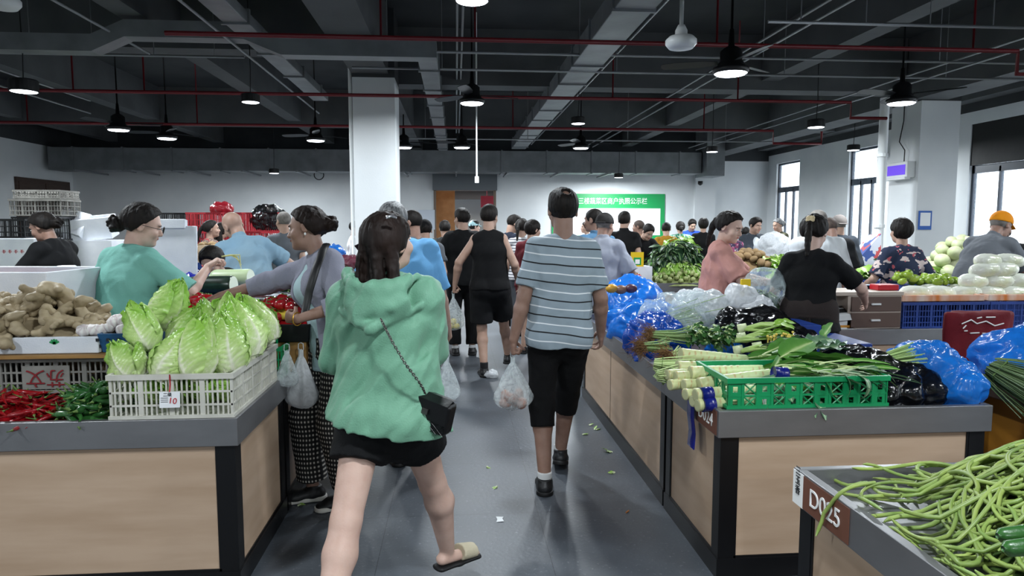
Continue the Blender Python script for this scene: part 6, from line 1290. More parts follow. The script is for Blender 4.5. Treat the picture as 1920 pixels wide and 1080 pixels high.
def cel(a, b, sd, label, band=None, r=.033, leaves=5):
    a, b = Vector(a), Vector(b); L = (b-a).length; V, F, T = celtuce(sd, L, r); o = mesh_obj('stem_lettuce', V, F, M_CEL); set_tint(o, T); o.location = a; o.rotation_euler = (b-a).to_track_quat('X', 'Z').to_euler(); tag(o, label, 'stem lettuce', 'stem lettuces on the corner of the right counter')
    MB().lathe([(r*.98, -.001), (r*.8, -.003)], 16).build('cut_end', mat('cut_end', '#a9ab83', .6), o, rot=(0, R(90), 0))
    if leaves:
        B = Bunch(); rs = np.random.RandomState(sd+5)
        for k in range(leaves): B.add(leaf_mesh(.2, .05, .7, .3, .2, seed=k+sd, stem=.02), Matrix.Translation((L*.93, 0, 0)) @ Euler((rs.uniform(-2, 2), rs.uniform(-.5, .1), rs.uniform(-.6, .6))).to_matrix().to_4x4())
        B.build('stem_leaves', GRN['mid'], parent=o)
    if band is not None: q = MB().tube([(band, 0, 0), (band+.055, 0, 0)], r*1.12, 18).build('blue_band', M_NAVYF, o, smooth=True)
def zy(px, py, Y): return DY(px, py, Y)
cels = [((1276, 664), (1400, 674), 3.42, 'topmost stem lettuce of the pile, lying farthest back'), ((1270, 688), (1418, 690), 3.25, 'stem lettuce second from the top of the pile'), ((1294, 699), (1430, 694), 3.14, 'stem lettuce third from the top, tip reaching the big leaves'), ((1310, 722), (1445, 701), 3.04, 'stem lettuce fourth from the top, beside the basket rim')]
for k, (a, b, Y, lab) in enumerate(cels): cel(zy(a[0], a[1], Y), zy(b[0], b[1], Y+.03), 60+k, lab)
cel(zy(1304, 741, 2.92), zy(1440, 728, 2.97), 70, 'banded stem lettuce with a blue band, upper of the two at the front', .022, .029, leaves=3); cel(zy(1308, 760, 2.90), zy(1440, 747, 2.95), 71, 'banded stem lettuce with a blue band, lowest at the counter edge', .022, .029, leaves=3)
for k, (px, py, Y, lab) in enumerate(((1250, 702, 3.18, 'uppermost left'), (1266, 706, 3.14, 'second from the left'), (1256, 722, 3.1, 'lower left'), (1282, 722, 3.06, 'beside the fourth long stem'), (1285, 740, 3.0, 'just above the blue tape'), (1298, 752, 2.95, 'lowest'))): cel(zy(px, py, Y), zy(px+90, py-6, Y+.06), 80+k, 'short pale stem lettuce end, %s of the stub ends' % lab, r=.026, leaves=0)
o = MB().tube([zy(1450, 700, 3.0), zy(1475, 702, 3.0)], .032, 16, sq=1).build('blue_band', M_NAVYF, smooth=True); tag(o, 'loose navy tape band around leaves above the basket rim', 'tape')
# navy strap hanging over the counter edge
m_ = MB(); prof = [(RX+.08, 3.12, TOP+.03), (RX+.0, 3.12, TOP+.02), (RX-.02, 3.12, TOP-.03), (RX-.025, 3.11, TOP-.10), (RX-.022, 3.09, TOP-.17), (RX-.03, 3.08, TOP-.24)]
V = []; 
for (x, y, z) in prof:
    for t in (-.045, .045): V += [(x, y+t, z), (x+.004, y+t, z+.003)]
F = []
for i in range(len(prof)-1): b_ = 4*i; F += [(b_, b_+4, b_+6, b_+2), (b_+1, b_+3, b_+7, b_+5), (b_, b_+1, b_+5, b_+4), (b_+2, b_+6, b_+7, b_+3)]
m_.add(V, F); o = m_.build('plastic_strip', M_NAVYF, smooth=True); tag(o, 'navy plastic strip hanging over the aisle edge of the right counter', 'tape')
# coriander and celery bunches with roots
def root_bunch(a, b, label, seed, roots=True, key='mid', stemc=.15, n=46, leafy=True, sp=.03, ln=.5):
    a, b = Vector(a), Vector(b); L = (b-a).length; rs = np.random.RandomState(seed); B = Bunch(); o = None
    for i in range(n):
        y, z = rs.normal(size=2)*sp*.5; y2, z2 = y*2.2, z*1.6+.01; B.tube([(0, y*.6, z*.6), (L*.3, y, z), (L*ln, y2, z2)], [.0035, .003, .002], .25, 5)
        if leafy:
            for k in range(3): B.add(leaf_mesh(.05, .04, .8, .3, .5, 4, 5, seed=i, stem=.01), Matrix.Translation((L*rs.uniform(ln*.85, 1), y2*rs.uniform(.6, 1.6), z2+rs.uniform(0, .03))) @ Euler((rs.uniform(-1, 1), rs.uniform(-.6, .4), rs.uniform(-1.5, 1.5))).to_matrix().to_4x4())
    o = B.build('herb_bunch', GRN[key], label, 'herbs', None); o.location = a; o.rotation_euler = (b-a).to_track_quat('X', 'Z').to_euler()
    if roots:
        m_ = MB()
        for i in range(260):
            p = Vector(rs.normal(size=3)*va(.010, .026, .022)); q = p+Vector(rs.normal(size=3)*va(.03, .03, .028)+va(-.035, 0, -.004)); m_.tube([p, (p+q)/2+Vector(rs.normal(size=3)*.008), q], [.0016, .0012, .0006], 3, caps=False)
        m_.build('roots', mat('root_brown', '#7a5a38', .9, objrand=.1), o)
    MB().tube([(L*.2, .0, -sp), (L*.2, -sp, 0), (L*.2, 0, sp), (L*.2, sp, 0), (L*.2, 0, -sp)], .003, 5).build('tie', M_STALK, o); return o
root_bunch(zy(1222, 628, 3.95), zy(1370, 640, 3.80), 'coriander bunch with brown roots, upper one behind the stem lettuces', 1, key='dark', n=60)
root_bunch(zy(1205, 650, 3.75), zy(1300, 655, 3.75), 'coriander bunch with the bushiest brown roots at the counter edge', 2, key='dark', leafy=False)
root_bunch(zy(1252, 668, 3.55), zy(1300, 660, 3.60), 'small bunch with a rooty orange base behind the stem lettuces', 3, key='light', leafy=False, sp=.022)
root_bunch(zy(1226, 682, 3.35), zy(1300, 694, 3.3), 'pale celery stalks pointing at the aisle, upper bunch', 4, False, 'light', leafy=False, sp=.04, n=40, ln=1); root_bunch(zy(1230, 706, 3.22), zy(1300, 706, 3.25), 'pale celery stalks pointing at the aisle, lower bunch', 5, False, 'light', leafy=False, sp=.04, n=40, ln=1)
# big leaves over the basket
def leaf_spray(c, n, L, W, key, label, seed, spread=(.2, .1, .04), rz=0, stem=.06, bend=.8, cat='leafy greens', name='leafy_greens'):
    rs = np.random.RandomState(seed); B = Bunch()
    for i in range(n): B.add(leaf_mesh(L*rs.uniform(.7, 1.2), W*rs.uniform(.7, 1.2), bend*rs.uniform(.2, 1.2), .25, .25, 7, 11, seed=int(rs.randint(99)), stem=stem, sw=.005), Matrix.Translation(Vector(rs.uniform(-1, 1, 3)*va(*spread))) @ Euler((rs.uniform(-.5, .5), rs.uniform(-.35, .15), rz+rs.uniform(-.5, .5))).to_matrix().to_4x4())
    return B.build(name, GRN[key], label, cat, loc=tuple(c))
leaf_spray(zy(1440, 672, 3.25), 8, .34, .13, 'mid', 'broad mid-green lettuce leaves lying over the stem tips', 3, (.08, .08, .03), 0.1, bend=.5)
leaf_spray(zy(1500, 690, 3.08), 26, .22, .05, 'mid', 'narrow leaves spilling over the front of the green basket', 4, (.16, .10, .03), -.25)
leaf_spray(zy(1560, 700, 2.95), 14, .20, .045, 'grey', 'long grey-green leaves hanging over the basket rim', 14, (.10, .05, .02), -.5, bend=1.6)
leafy_heap(gx0+.40, gy0+.2, TOP+.01, .30, .15, .11, 70, .12, .05, 'grey', 'crumpled leaves inside the green basket', seed=8)
leaf_spray(zy(1490, 655, 3.4), 6, .20, .17, 'grey', 'round grey-green broccoli leaves behind the basket', 5, (.12, .05, .02), .2, bend=.5); leaf_spray(zy(1530, 655, 3.5), 5, .22, .18, 'grey', 'large grey-green leaves below the aproned woman', 6, (.1, .06, .02), 2.6, bend=.5)
o = leaf_spray(zy(1530, 655, 3.62), 1, .16, .10, 'mid', 'single leaf standing upright in front of the apron', 7, (0, 0, 0), 0, bend=.2); o.rotation_euler = (0, R(-75), .4)
def stalky(c, label, seed, n=7):
    rs = np.random.RandomState(seed); B = Bunch(); B.tube([(0, 0, 0), (.05, 0, .01)], [.028, .024], .05, 12)
    for k in range(n): y = rs.uniform(-.05, .05); B.tube([(.04, y*.4, 0), (.13, y, rs.uniform(-.01, .03)), (.24, y*2, rs.uniform(0, .03))], [.012, .008, .005], .45, 6); B.add(leaf_mesh(.12, .07, .6, .3, .3, seed=k), Matrix.Translation((.2, y*1.7, .02)) @ Euler((rs.uniform(-.6, .6), -.1, rs.uniform(-.5, .5))).to_matrix().to_4x4())
    o = B.build('broccoli_stalk', GRN['light'], label, 'vegetable', loc=tuple(c)); o.rotation_euler = (0, -.1, R(-25)); MB().lathe([(.027, -.001), (.02, -.003)], 14).build('cut_end', MAT['cut_end'] if 'cut_end' in MAT else M_FLESH, o, rot=(0, R(90), 0)); return o
for k, (px, py, Y, lab) in enumerate(((1384, 617, 3.95, 'topmost of the stalks with pale cut ends'), (1382, 634, 3.85, 'second of the stalks with pale cut ends'), (1412, 652, 3.7, 'rightmost of the stalks with pale cut ends'), (1355, 640, 3.85, 'leftmost of the stalks with pale cut ends'), (1376, 658, 3.7, 'lowest of the stalks with pale cut ends'))): stalky(zy(px, py, Y), lab, k)
m_ = MB(); rs = np.random.RandomState(4)
for i in range(26): p = zy(1462, 632, 3.55)+Vector(rs.normal(size=3)*va(.035, .03, .014)); m_.ell(p, (.008, .008, .007), 6, 4); m_.tube([p, p+Vector((.01, .02, -.04))], .002, 4)
tag(m_.build('rapeseed_flowers', mat('flower_yellow', '#d6bd5a', .6), smooth=True), 'small yellow flower heads among the stalks', 'flowers')
# bags on the aisle counter
film_heap('plastic_bag', (1.45, 5.75, TOP+.10), (.26, .36, .24), M_BBAG, 'big bright blue plastic bag domed at the far end of the right counter', amp=.035, f=4.5, seed=2, flat=TOP-.03)
film_heap('plastic_bag', (1.38, 4.95, TOP+.06), (.24, .38, .15), M_BBAG, 'blue plastic sheet folded over greens in the middle of the right counter', amp=.04, f=6, seed=3, flat=TOP-.03)
film_heap('plastic_bag', (1.27, 4.32, TOP+.05), (.17, .26, .15), M_BBAG2, 'deep blue crumpled bag hanging over the aisle edge', amp=.035, f=8, seed=4, flat=TOP-.05)
film_heap('plastic_bag', (1.86-.2, 4.15, TOP+.05), (.10, .10, .09), M_BBAG, 'small blue bag corner behind the coriander', amp=.025, f=9, seed=5, flat=TOP-.04)
M_CLB = film('bag_clear2', '#d5e4e8', .34, .12, .25, .0035, 14)
cb = film_heap('plastic_bag', (1.56, 4.55, TOP+.17), (.30, .22, .16), M_CLB, 'large clear plastic bag of pale leeks behind the coriander', amp=.035, f=6, seed=6, flat=TOP+.0)
root_bunch((1.34, 4.55, TOP+.12), (1.78, 4.50, TOP+.20), 'bundle of leeks inside the clear bag', 8, False, 'mid', leafy=False, sp=.07, n=40, ln=1)
M_MANG = [mat('mango_y', '#c79a2e', .4, col2='#b8862a'), mat('mango_r', '#6a4a45', .4, col2='#7a5a48'), mat('mango_p', '#4a2a3a', .4)]
for k, (px, py, lab) in enumerate(((1147, 541, 'yellow fruit on the blue bag'), (1164, 543, 'brownish fruit on the blue bag, middle of three'), (1183, 541, 'dark purple fruit on the blue bag'))):
    p = zy(px, py, 5.25); o = MB().ell((0, 0, 0), (.05, .04, .035), 16, 10).build('fruit', M_MANG[k], smooth=True, loc=p); tag(o, lab, 'fruit'); MB().tube([(-.045, 0, .01), (-.065, 0, .02)], .004, 5).build('stalk', M_STALK, o)
film_heap('plastic_bag', zy(1298, 562, 4.9), (.12, .10, .07), M_BAGW, 'white carrier bag with a blue print lying behind the clear bag', amp=.025, f=8, seed=7)
def pile_bag(px, py, Y, r, m, lab, seed, amp=.03, f=6): return film_heap('plastic_bag', zy(px, py, Y), r, m, lab, amp=amp, f=f, seed=seed)
bench(2.02, 4.30, .93, .46, .44, 'navy crate under the vendor bags')
pile_bag(1392, 568, 4.45, (.11, .09, .08), M_BAGW, 'white carrier bag with a red print beside the pink blouse', 8); pile_bag(1430, 540, 4.6, (.14, .10, .12), M_CLB, 'clear bag of dark greens between the two women', 9); pile_bag(1345, 575, 4.5, (.10, .12, .08), M_BAGW, 'crumpled white bag below the pink blouse', 10)
pile_bag(1412, 612, 4.15, (.22, .16, .08), M_KBAG, 'black plastic bag behind the broccoli stalks', 11, .035); pile_bag(1470, 632, 3.95, (.16, .14, .06), M_KBAG, 'black plastic bag beside the yellow flowers', 12, .03); pile_bag(1430, 585, 4.3, (.13, .08, .06), M_BAGW, 'white bag with a blue print above the black bag', 13)
leafy_heap(zy(1430, 548, 4.6).x, 4.6, zy(1430, 548, 4.6).z-.10, .10, .07, .12, 60, .06, .03, 'vdark', 'dark greens inside the clear bag between the women', seed=21, kind=None)
m_ = MB().box((-.035, -.01, 0), (.035, .01, .12)); o = m_.build('yellow_card', mat('card_yellow', '#d9b814', .4), bevel=.006, loc=zy(1397, 556, 4.55)); tag(o, 'yellow payment card stand beside the clear bag', 'card')
o = MB().box((-.28, -.2, 0), (.28, .2, .11)).build('navy_crate', M_CRN, bevel=.01, loc=(2.12, 3.98, TOP-.0)); tag(o, 'navy crate behind the black bag at the apron', 'crate')
# black bag with beans and the blue bags at the right end
film_heap('plastic_bag', (2.03, 3.20, TOP+.03), (.24, .30, .13), M_KBAG, 'black plastic bag spread on the right end of the D024 counter', amp=.035, f=6, seed=14, flat=TOP-.04)
root_bunch(zy(1640, 678, 3.1), zy(1712, 668, 3.12), 'bundle of slim green beans lying on the black bag', 9, False, 'mid', leafy=False, sp=.03, n=60, ln=1)
film_heap('plastic_bag', (2.30, 3.15, TOP+.06), (.11, .34, .14), M_BBAG, 'tall blue plastic bag between the black bag and the maroon chair', amp=.028, f=6, seed=15, flat=TOP-.05)
# ---- bench at the right edge with chives
M_BW = mat('dark_bench', '#4a3527', .6, col2='#38281d', nscale=3, nstretch=(1, 8, 8))
o = empty('wooden_bench', (3.1, 3.0, 0), 'dark brown wooden bench with an ochre front at the right edge', 'bench')
MB().box((-.48, -.42, .70), (.6, .5, .78)).build('bench_top', M_BW, o, bevel=.008); MB().box((-.36, -.38, .05), (.55, .42, .70)).build('bench_front', mat('ochre_panel', '#9c6a20', .5, col2='#86581a', nscale=4), o)
for sx in (-.42, .52):
    for sy in (-.36, .42): MB().box((sx-.05, sy-.05, 0), (sx+.05, sy+.05, .70)).build('leg', M_KICK, o)
film_heap('plastic_bag', (3.0, 3.22, .88), (.34, .26, .16), M_BBAG, 'blue plastic bag open around the garlic chives at the right edge', amp=.035, f=5, seed=16, flat=.782)
root_bunch(zy(1855, 690, 3.05), zy(1960, 745, 2.85), 'garlic chives bundle lying before the blue bag at the right edge', 10, False, 'vdark', leafy=False, sp=.07, n=170, ln=1)
# ---- rear counter behind the aproned woman
cE = counter(2.62, 3.98, 4.98, 5.60, 'counter behind the aproned woman carrying the drawers and blue crates')
M_DRW = mat('drawer_brown', '#5a473f', .5); M_CAB = mat('cabinet_cream', '#b9aca0', .5)
o = empty('drawer_cabinet', ((zy(1591, 600, 5.0).x+zy(1692, 600, 5.0).x)/2, 5.18, TOP), 'small cream cabinet with two brown drawers behind the aproned woman', 'cabinet'); wd = (zy(1692, 600, 5.0).x-zy(1591, 600, 5.0).x)/2
MB().box((-wd, -.16, 0), (wd, .16, .265)).box((-wd-.13, -.17, .255), (wd+.01, .17, .285)).box((-wd-.12, -.16, 0), (-wd-.10, .16, .26)).box((-wd-.12, -.15, .12), (-wd, .15, .135)).build('body', M_CAB, o, bevel=.004)
for z in (.012, .135):
    d_ = MB().box((-wd+.025, -.172, z), (wd-.01, -.158, z+.112)).build('drawer', M_DRW, o, bevel=.003); MB().box((-.035, -.188, z+.05), (.035, -.172, z+.063)).build('handle', M_WHITEP, d_)
o = MB().box((-.085, -.06, 0), (.085, .06, .045)).build('red_box', mat('red_box', '#b01522', .35), bevel=.008, loc=(zy(1657, 550, 5.15).x, 5.15, TOP+.286)); tag(o, 'small red plastic box on the drawer cabinet', 'box')
o = MB().box((-.06, -.04, 0), (.06, .05, .03)).box((-.05, -.042, .006), (.05, -.038, .026), 1).build('calculator', [mat('calc_blue', '#2a5f80', .4), M_INK], bevel=.003, loc=(zy(1634, 545, 5.2).x, 5.27, TOP+.286)); tag(o, 'blue-grey calculator behind the red box', 'calculator')
scale(zy(1562, 605, 4.98).x, 5.16, TOP+.07, R(20), 'silver weighing scale beside the brown drawers', False)
o = MB().box((-.12, -.1, 0), (.14, .12, .065)).box((-.121, -.101, .012), (.141, .0, .03), 1).build('carton', [M_PAPER, mat('carton_orange', '#c98a2c', .6)], loc=(zy(1570, 620, 5.0).x, 5.12, TOP)); tag(o, 'flat white and orange carton under the silver scale', 'box')
for k, (a, b) in enumerate(((1694, 1853), (1858, 1945))):
    xa_, xb_ = zy(a, 600, 5.0).x, zy(b, 600, 5.0).x; crate('plastic_crate', xb_-xa_, .5, .20, M_CRN, 'navy blue crate under the wrapped cabbages, %s of two' % ('left', 'right')[k], nx=6, ny=4, sub=5, rows=3, loc=((xa_+xb_)/2, 5.26, TOP+.001)); MB().box((xa_+.01, 5.03, TOP+.01), (xb_-.01, 5.04, TOP+.18)).build('liner', M_CRN, None).parent = None
    tray('foam_tray', (xb_-xa_)*.98, .46, .05, mat('foam_orange', '#c9712c', .6, col2='#d9cfc4', nscale=7, nstretch=(1, 1, .3)), 'foam tray with an orange rim on the %s navy crate' % ('left', 'right')[k], loc=((xa_+xb_)/2, 5.27, TOP+.203), t=.02)
for o in [o for o in COL.objects if o.name.startswith('liner')]: bpy.data.objects.remove(o)
M_WRAP = mat('wrapped_cabbage', '#d9dccf', .3, coat=.4, col2='#cdd39a', nscale=5, ramp=(.5, .8), bump=.006, bscale=22, objrand=.06)
P_, F_ = bumpy((0, 0, 0), (.13, .062, .062), 36, 22, .006, 9, 3); wc = proto_vft('wrapped_cabbage', P_, F_, M_WRAP, '', 'cabbage')
def row(y0px, xs, Y, lab, sc=1): 
    for k, px in enumerate(xs): p = zy(px, y0px, Y); put(wc, USED, p, (rnd.uniform(-.2, .2), rnd.uniform(-.1, .1), rnd.uniform(-.2, .2)), 'white film-wrapped cabbage, %s from the left in the %s' % (ORD[k], lab), sc, 'film-wrapped cabbages')
row(550, (1718, 1762, 1808, 1856, 1900), 5.2, 'lowest row'); row(527, (1826, 1872, 1915), 5.22, 'second row from the bottom'); row(506, (1848, 1880), 5.22, 'third row from the bottom'); row(489, (1853, 1893), 5.25, 'top row', .95); row(545, (1745, 1795), 5.4, 'row behind the lowest', .9)
M_LIME = mat('lime_green', '#7f9a2e', .35, col2='#8faa3c', nscale=9, objrand=.15); lime = MB().ell((0, 0, 0), (.045, .032, .03), 14, 9).build('green_melon', M_LIME, smooth=True); tag(lime, '', 'melon'); MB().tube([(.042, 0, 0), (.06, 0, .01)], .004, 5).build('stalk', M_STALK, lime)
o = bench(zy(1740, 560, 5.5).x, 5.55, 1.04, .75, .28, 'navy crate under the small green melons'); heap([lime], USED, zy(1755, 540, 5.5).x, 5.5, 1.05, .20, .12, .05, 22, 'small green melon', 'small green melons behind the drawers', 9, .03); heap([lime], USED, zy(1693, 540, 5.5).x, 5.5, 1.06, .09, .1, .07, 10, 'small green melon nearer the red box', 'small green melons near the red box', 10, .03)
# maroon covered chair
M_MAR = clothmat('maroon_cover', '#6e1420', '#5d101b', rough=.7)
cx_ = zy(1828, 640, 4.15).x; o = empty('covered_chair', (cx_, 4.15, 0), 'chair with a maroon printed cover behind the blue bag', 'chair')
S = SDF((-.32, -.2, .40), (.32, .55, 1.08), .012); S.rcf((0, .0, .50), (0, -.02, 1.0), .21, .235, .03, X=(1, 0, 0), fa=.28, fl='ab'); S.el((0, .26, .50), (.24, .25, .06), k=.05); S.cut((0, -1, 0), (0, -.078, 0), .02); S.warp(lambda Q: .008*nz(Q, 5, 3, (1, 1, .4))); S.obj('seat_cover', M_MAR, o)
for sx in (-.18, .18):
    for sy in (0, .42): MB().tube([(sx, sy, 0), (sx, sy, .5)], .014, 8).build('leg', M_COND, o, smooth=True)
m_ = MB()
for k, (x0, z0, x1, z1) in enumerate(((-.16, .93, -.10, .955), (-.10, .955, -.06, .93), (-.06, .93, 0, .945), (0, .945, .06, .915), (.06, .915, .12, .93), (-.15, .90, -.13, .92), (-.14, .885, -.12, .885), (-.1, .87, -.04, .872), (-.02, .868, .06, .866), (-.06, .965, -.03, .97), (.0, .97, .06, .97))): m_.tube([(x0, -.082, z0), (x1, -.082, z1)], .004, 5)
m_.build('white_print', M_LET, o)
# ---------------- long beans in the D025 tray
M_BEAN = mat('long_bean', '#88994e', .42, col2='#6d8642', nscale=9, objrand=.18); bx, by, brx, bry, bhz = 1.86, 1.50, .62, .56, .25
def bz_(x, y): q = ((abs(x-bx)/brx)**2.4+(abs(y-by)/bry)**2.4)**(1/2.4); return TOP-.05+bhz*max(0, 1-q**2.0)
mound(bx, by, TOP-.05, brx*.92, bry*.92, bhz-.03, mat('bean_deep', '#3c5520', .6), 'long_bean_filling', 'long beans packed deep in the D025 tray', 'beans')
rs = np.random.RandomState(12); beans = []
for i in range(290):
    q = math.sqrt(rs.uniform(0, 1))*.95; a = rs.uniform(0, 6.283); x, y = bx+brx*q*math.cos(a), by+bry*q*math.sin(a)
    while x > 1.05*y+.12 or y < 1.05: q = math.sqrt(rs.uniform(0, 1))*.95; a = rs.uniform(0, 6.283); x, y = bx+brx*q*math.cos(a), by+bry*q*math.sin(a)
    L = rs.uniform(.32, .62); ang = rs.normal()*.95+(math.pi if rs.rand() < .5 else 0); cur = rs.normal()*2.4; lift = rs.uniform(0, .06); pts = []; n = 18; k0_ = rs.uniform(-1, 1)
    for j in range(n):
        t = j/(n-1)-.5; ang2 = ang+cur*t*1.6+k0_*.8*math.sin(t*6); 
        if j: x += math.cos(ang2)*L/n; y += math.sin(ang2)*L/n
        x = min(max(x, RX+.04), 2.6); y = min(max(y, .76), 2.07); pts.append(Vector((x, y, bz_(x, y)+lift+.010*math.sin(t*7+i)+.012)))
    o0 = pts[0].copy(); r = rs.uniform(.0048, .0066); o = MB().tube([p-o0 for p in pts], [r*.5]+[r*(1+.08*math.sin(j*2.1)) for j in range(n-2)]+[r*.35], 7).build('long_bean', M_BEAN, smooth=True, loc=o0); tag(o, '', 'bean', 'long beans in the D025 tray'); beans.append(o)
rowlabels(beans, 'long green bean')
ex = [[(1640, 905), (1600, 912), (1572, 928), (1548, 962), (1530, 1005)], [(1690, 930), (1650, 925), (1625, 905), (1590, 910), (1555, 895)], [(1745, 850), (1752, 832), (1750, 828)]]
for k, (pp_, lab) in enumerate(((ex[0], 'single long bean drooping over the rim beside the D025 plate'), (ex[1], 'long bean trailing into the empty tray corner'))):
    pts = []
    for j, (px, py) in enumerate(pp_): z = (TOP+.03, TOP+.035, TOP+.01, TOP-.06, TOP-.13)[j] if k == 0 else (TOP+.02, TOP, TOP-.02, TOP-.035, TOP-.04)[j]; pts.append(GZ(px, py, z))
    sm = [pts[0]]
    for j in range(len(pts)-1):
        for t in (.33, .66, 1): a_ = pts[max(j-1, 0)]; b_ = pts[j]; c_ = pts[j+1]; d_ = pts[min(j+2, len(pts)-1)]; sm.append(.5*((2*b_)+(c_-a_)*t+(2*a_-5*b_+4*c_-d_)*t*t+(3*b_-3*c_+d_-a_)*t**3))
    if k == 0: sm = [Vector((min(p.x, RX-.03) if j > 8 else p.x, p.y, p.z)) for j, p in enumerate(sm)]
    o = MB().tube([p-sm[0] for p in sm], [.0058]*(len(sm)-1)+[.002], 7).build('long_bean', M_BEAN, smooth=True, loc=sm[0]); tag(o, lab, 'bean')
M_CUC = mat('cucumber', '#1f4a1c', .35, col2='#356328', nscale=8, coat=.3, bump=.002, bscale=60)
for k, (px, py) in enumerate(((1900, 1046), (1912, 1072))): p = GZ(px, py, TOP+.09); o = MB().tube([(-.1, 0, 0), (-.09, 0, 0), (0, 0, .005), (.09, 0, 0), (.1, 0, 0)], [.006, .016, .02, .016, .006], 14).build('cucumber', M_CUC, smooth=True, loc=(p.x+.06, p.y, p.z+.05)); tag(o, 'dark green cucumber on the beans, %s of two by the picture corner' % ('upper', 'lower')[k], 'cucumber')
# ================================================================ things carried
def chain(pts, name, m, parent=None, r=.0022, ln=.013):
    o = MB(); k = 0
    for a, b in zip(pts[:-1], pts[1:]):
        a, b = Vector(a), Vector(b); n = max(1, int((b-a).length/(ln*.72)))
        for i in range(n):
            c = a+(b-a)*((i+.5)/n); q = (b-a).to_track_quat('X', 'Z').to_matrix().to_4x4(); M = Matrix.Translation(c) @ q @ Matrix.Rotation(math.pi/2*(k % 2), 4, 'X'); k += 1
            o.tube([M @ Vector((ln*.5*math.cos(t*.785), ln*.3*math.sin(t*.785), 0)) for t in range(9)], r, 4, caps=False)
    return o.build(name, m, parent, smooth=True)
M_LEATH = mat('black_leather', '#0d0d0f', .35, bump=.002, bscale=25); M_CHAIN = mat('chain_metal', '#6c6a66', .3, metal=.9)
b0 = DY(808, 770, 2.50); hb = empty('handbag', b0, 'black quilted handbag on a chain strap at the hip of the green-jacketed woman', 'bag')
M_QUILT = M_LEATH
qb = MB().box((-.088, -.036, -.068), (.088, .036, .056)).build('bag_body', M_LEATH, hb, bevel=.018); MB().add([(-.086, -.042, -.02), (.086, -.042, -.02), (.082, -.041, .052), (-.082, -.041, .052), (-.08, -.0, .066), (.08, -.0, .066), (-.08, .034, .058), (.08, .034, .058)], [(0, 1, 2, 3), (3, 2, 5, 4), (4, 5, 7, 6)]).build('flap', M_LEATH, hb)
sm_ = MB()
for k in range(7):
    for sg in (-1, 1): x0 = -.088+k*.029; sm_.tube([(max(-.086, min(.086, x0)), -.038, -.062), (max(-.086, min(.086, x0+sg*.06)), -.038, -.022)], .0012, 4)
sm_.build('quilting', M_LEATH, hb); hb.rotation_euler = (0, R(14), R(-28))
MB().box((-.012, -.052, .0), (.012, -.045, .02)).build('clasp', M_CHAIN, hb)
BK = 2.62-.235
RI = Euler((0, R(14), R(-28))).to_matrix().inverted()
def ch(px, py, Y): return tuple(RI @ (DY(px, py, Y)-b0))
chain([ch(714, 598, 2.385), ch(735, 640, 2.365), ch(760, 682, 2.37), ch(785, 715, 2.40), ch(794, 730, 2.43), ch(797, 738, 2.47)], 'chain_strap', M_CHAIN, hb)
o = MB().tube([DY(724, 408, 2.50), DY(734, 405, 2.5), DY(744, 408, 2.50)], .006, 8).build('hair_clip', mat('clip_metal', '#b5b5ba', .2, metal=.8), smooth=True); o.parent = PPL['green']['top']; o.matrix_parent_inverse = PPL['green']['mw'].inverted()
def child_world(o, I): o.parent = I['top']; o.matrix_parent_inverse = I['mw'].inverted()
# striped man's bag of potatoes
M_POT = mat('potato', '#a9745c', .6, col2='#8f5e4c', nscale=10, objrand=.15)
P_, F_ = bumpy((0, 0, 0), (.042, .033, .03), 20, 12, .003, 14, 5, ridged=False); pot = proto_vft('potato', P_, F_, M_POT, '', 'potato')
h = PPL['stripe']['hand'](-1, .10); bg_ = hang_bag((h.x, h.y, h.z+.0), .31, .095, M_BAGC, 'clear plastic bag of reddish potatoes hanging from the striped man\'s hand', 7, sq=.75)
for k in range(6): put(pot, USED, (h.x+(-.04, .02, .05, -.01, .04, -.04)[k], h.y+(.0, .03, -.02, -.03, .03, .02)[k], h.z-.27+.035*(k > 2)), (k, k*2, k), 'reddish potato in the striped man\'s bag, %s of six from the bottom' % ORD[k], 1.0, 'potatoes in the hanging bag')
h = PPL['tank']['hand'](-1, .10); hang_bag((h.x, h.y, h.z), .38, .095, M_BAGC, 'clear plastic bag with yellow fruit held by the tank top man', 8)
for k in range(3): o = MB().ell((0, 0, 0), (.035, .035, .033), 14, 9).build('yellow_fruit', mat('fruit_pale', '#c9b84a', .4), smooth=True, loc=(h.x+(-.03, .03, 0)[k], h.y, h.z-.34+.05*(k == 2))); tag(o, 'yellow fruit in the tank top man\'s bag, %s' % ('left one', 'right one', 'top one')[k], 'fruit')
h = PPL['black']['hand'](-1, .10); hang_bag((h.x, h.y, h.z), .28, .12, film('bag_dark', '#3c5350', .75, .2, .2, .0035, 20), 'dark green plastic bag held by the man in the black T-shirt', 9)
p = DY(838, 668, 3.9); hang_bag(p, .26, .06, M_BAGC, 'clear bag with pink and green contents beside the green-jacketed woman', 10)
# straps and small wear
I = PPL['grey']; HCx = I['mw'] @ Vector(I['HC'])
def bandmesh(pts, w, t, name, m, I=None):
    o = MB().tube(pts, w, 8, sq=t).build(name, m, smooth=True)
    if I: child_world(o, I)
    return o
bandmesh([DY(612, 458, 3.80), DY(606, 468, 3.68), DY(592, 505, 3.60), DY(580, 545, 3.58), DY(569, 600, 3.60)], .022, .35, 'crossbody_strap', M_BLACK, I)
hp = I['mw'] @ Vector(I['AR'][-1]['wr']); o = MB().tube([Vector((hp.x, hp.y, hp.z))+Vector((.034*math.cos(a*.5236)*.5, .034*math.cos(a*.5236)*.8, .034*math.sin(a*.5236))) for a in range(13)], .003, 6).build('bracelet', mat('gold', '#c99a35', .3, metal=.8), smooth=True); child_world(o, I)
o = MB().ell((0, 0, 0), (.006, .006, .008), 8, 6, M=Matrix.Translation(I['HC']+I['Rh']@va(-.084, -.012, -.042)*I['s'])).build('earring', M_LET, I['top'], smooth=True)
I = PPL['teal']; s_ = I['s']; g_ = MB()
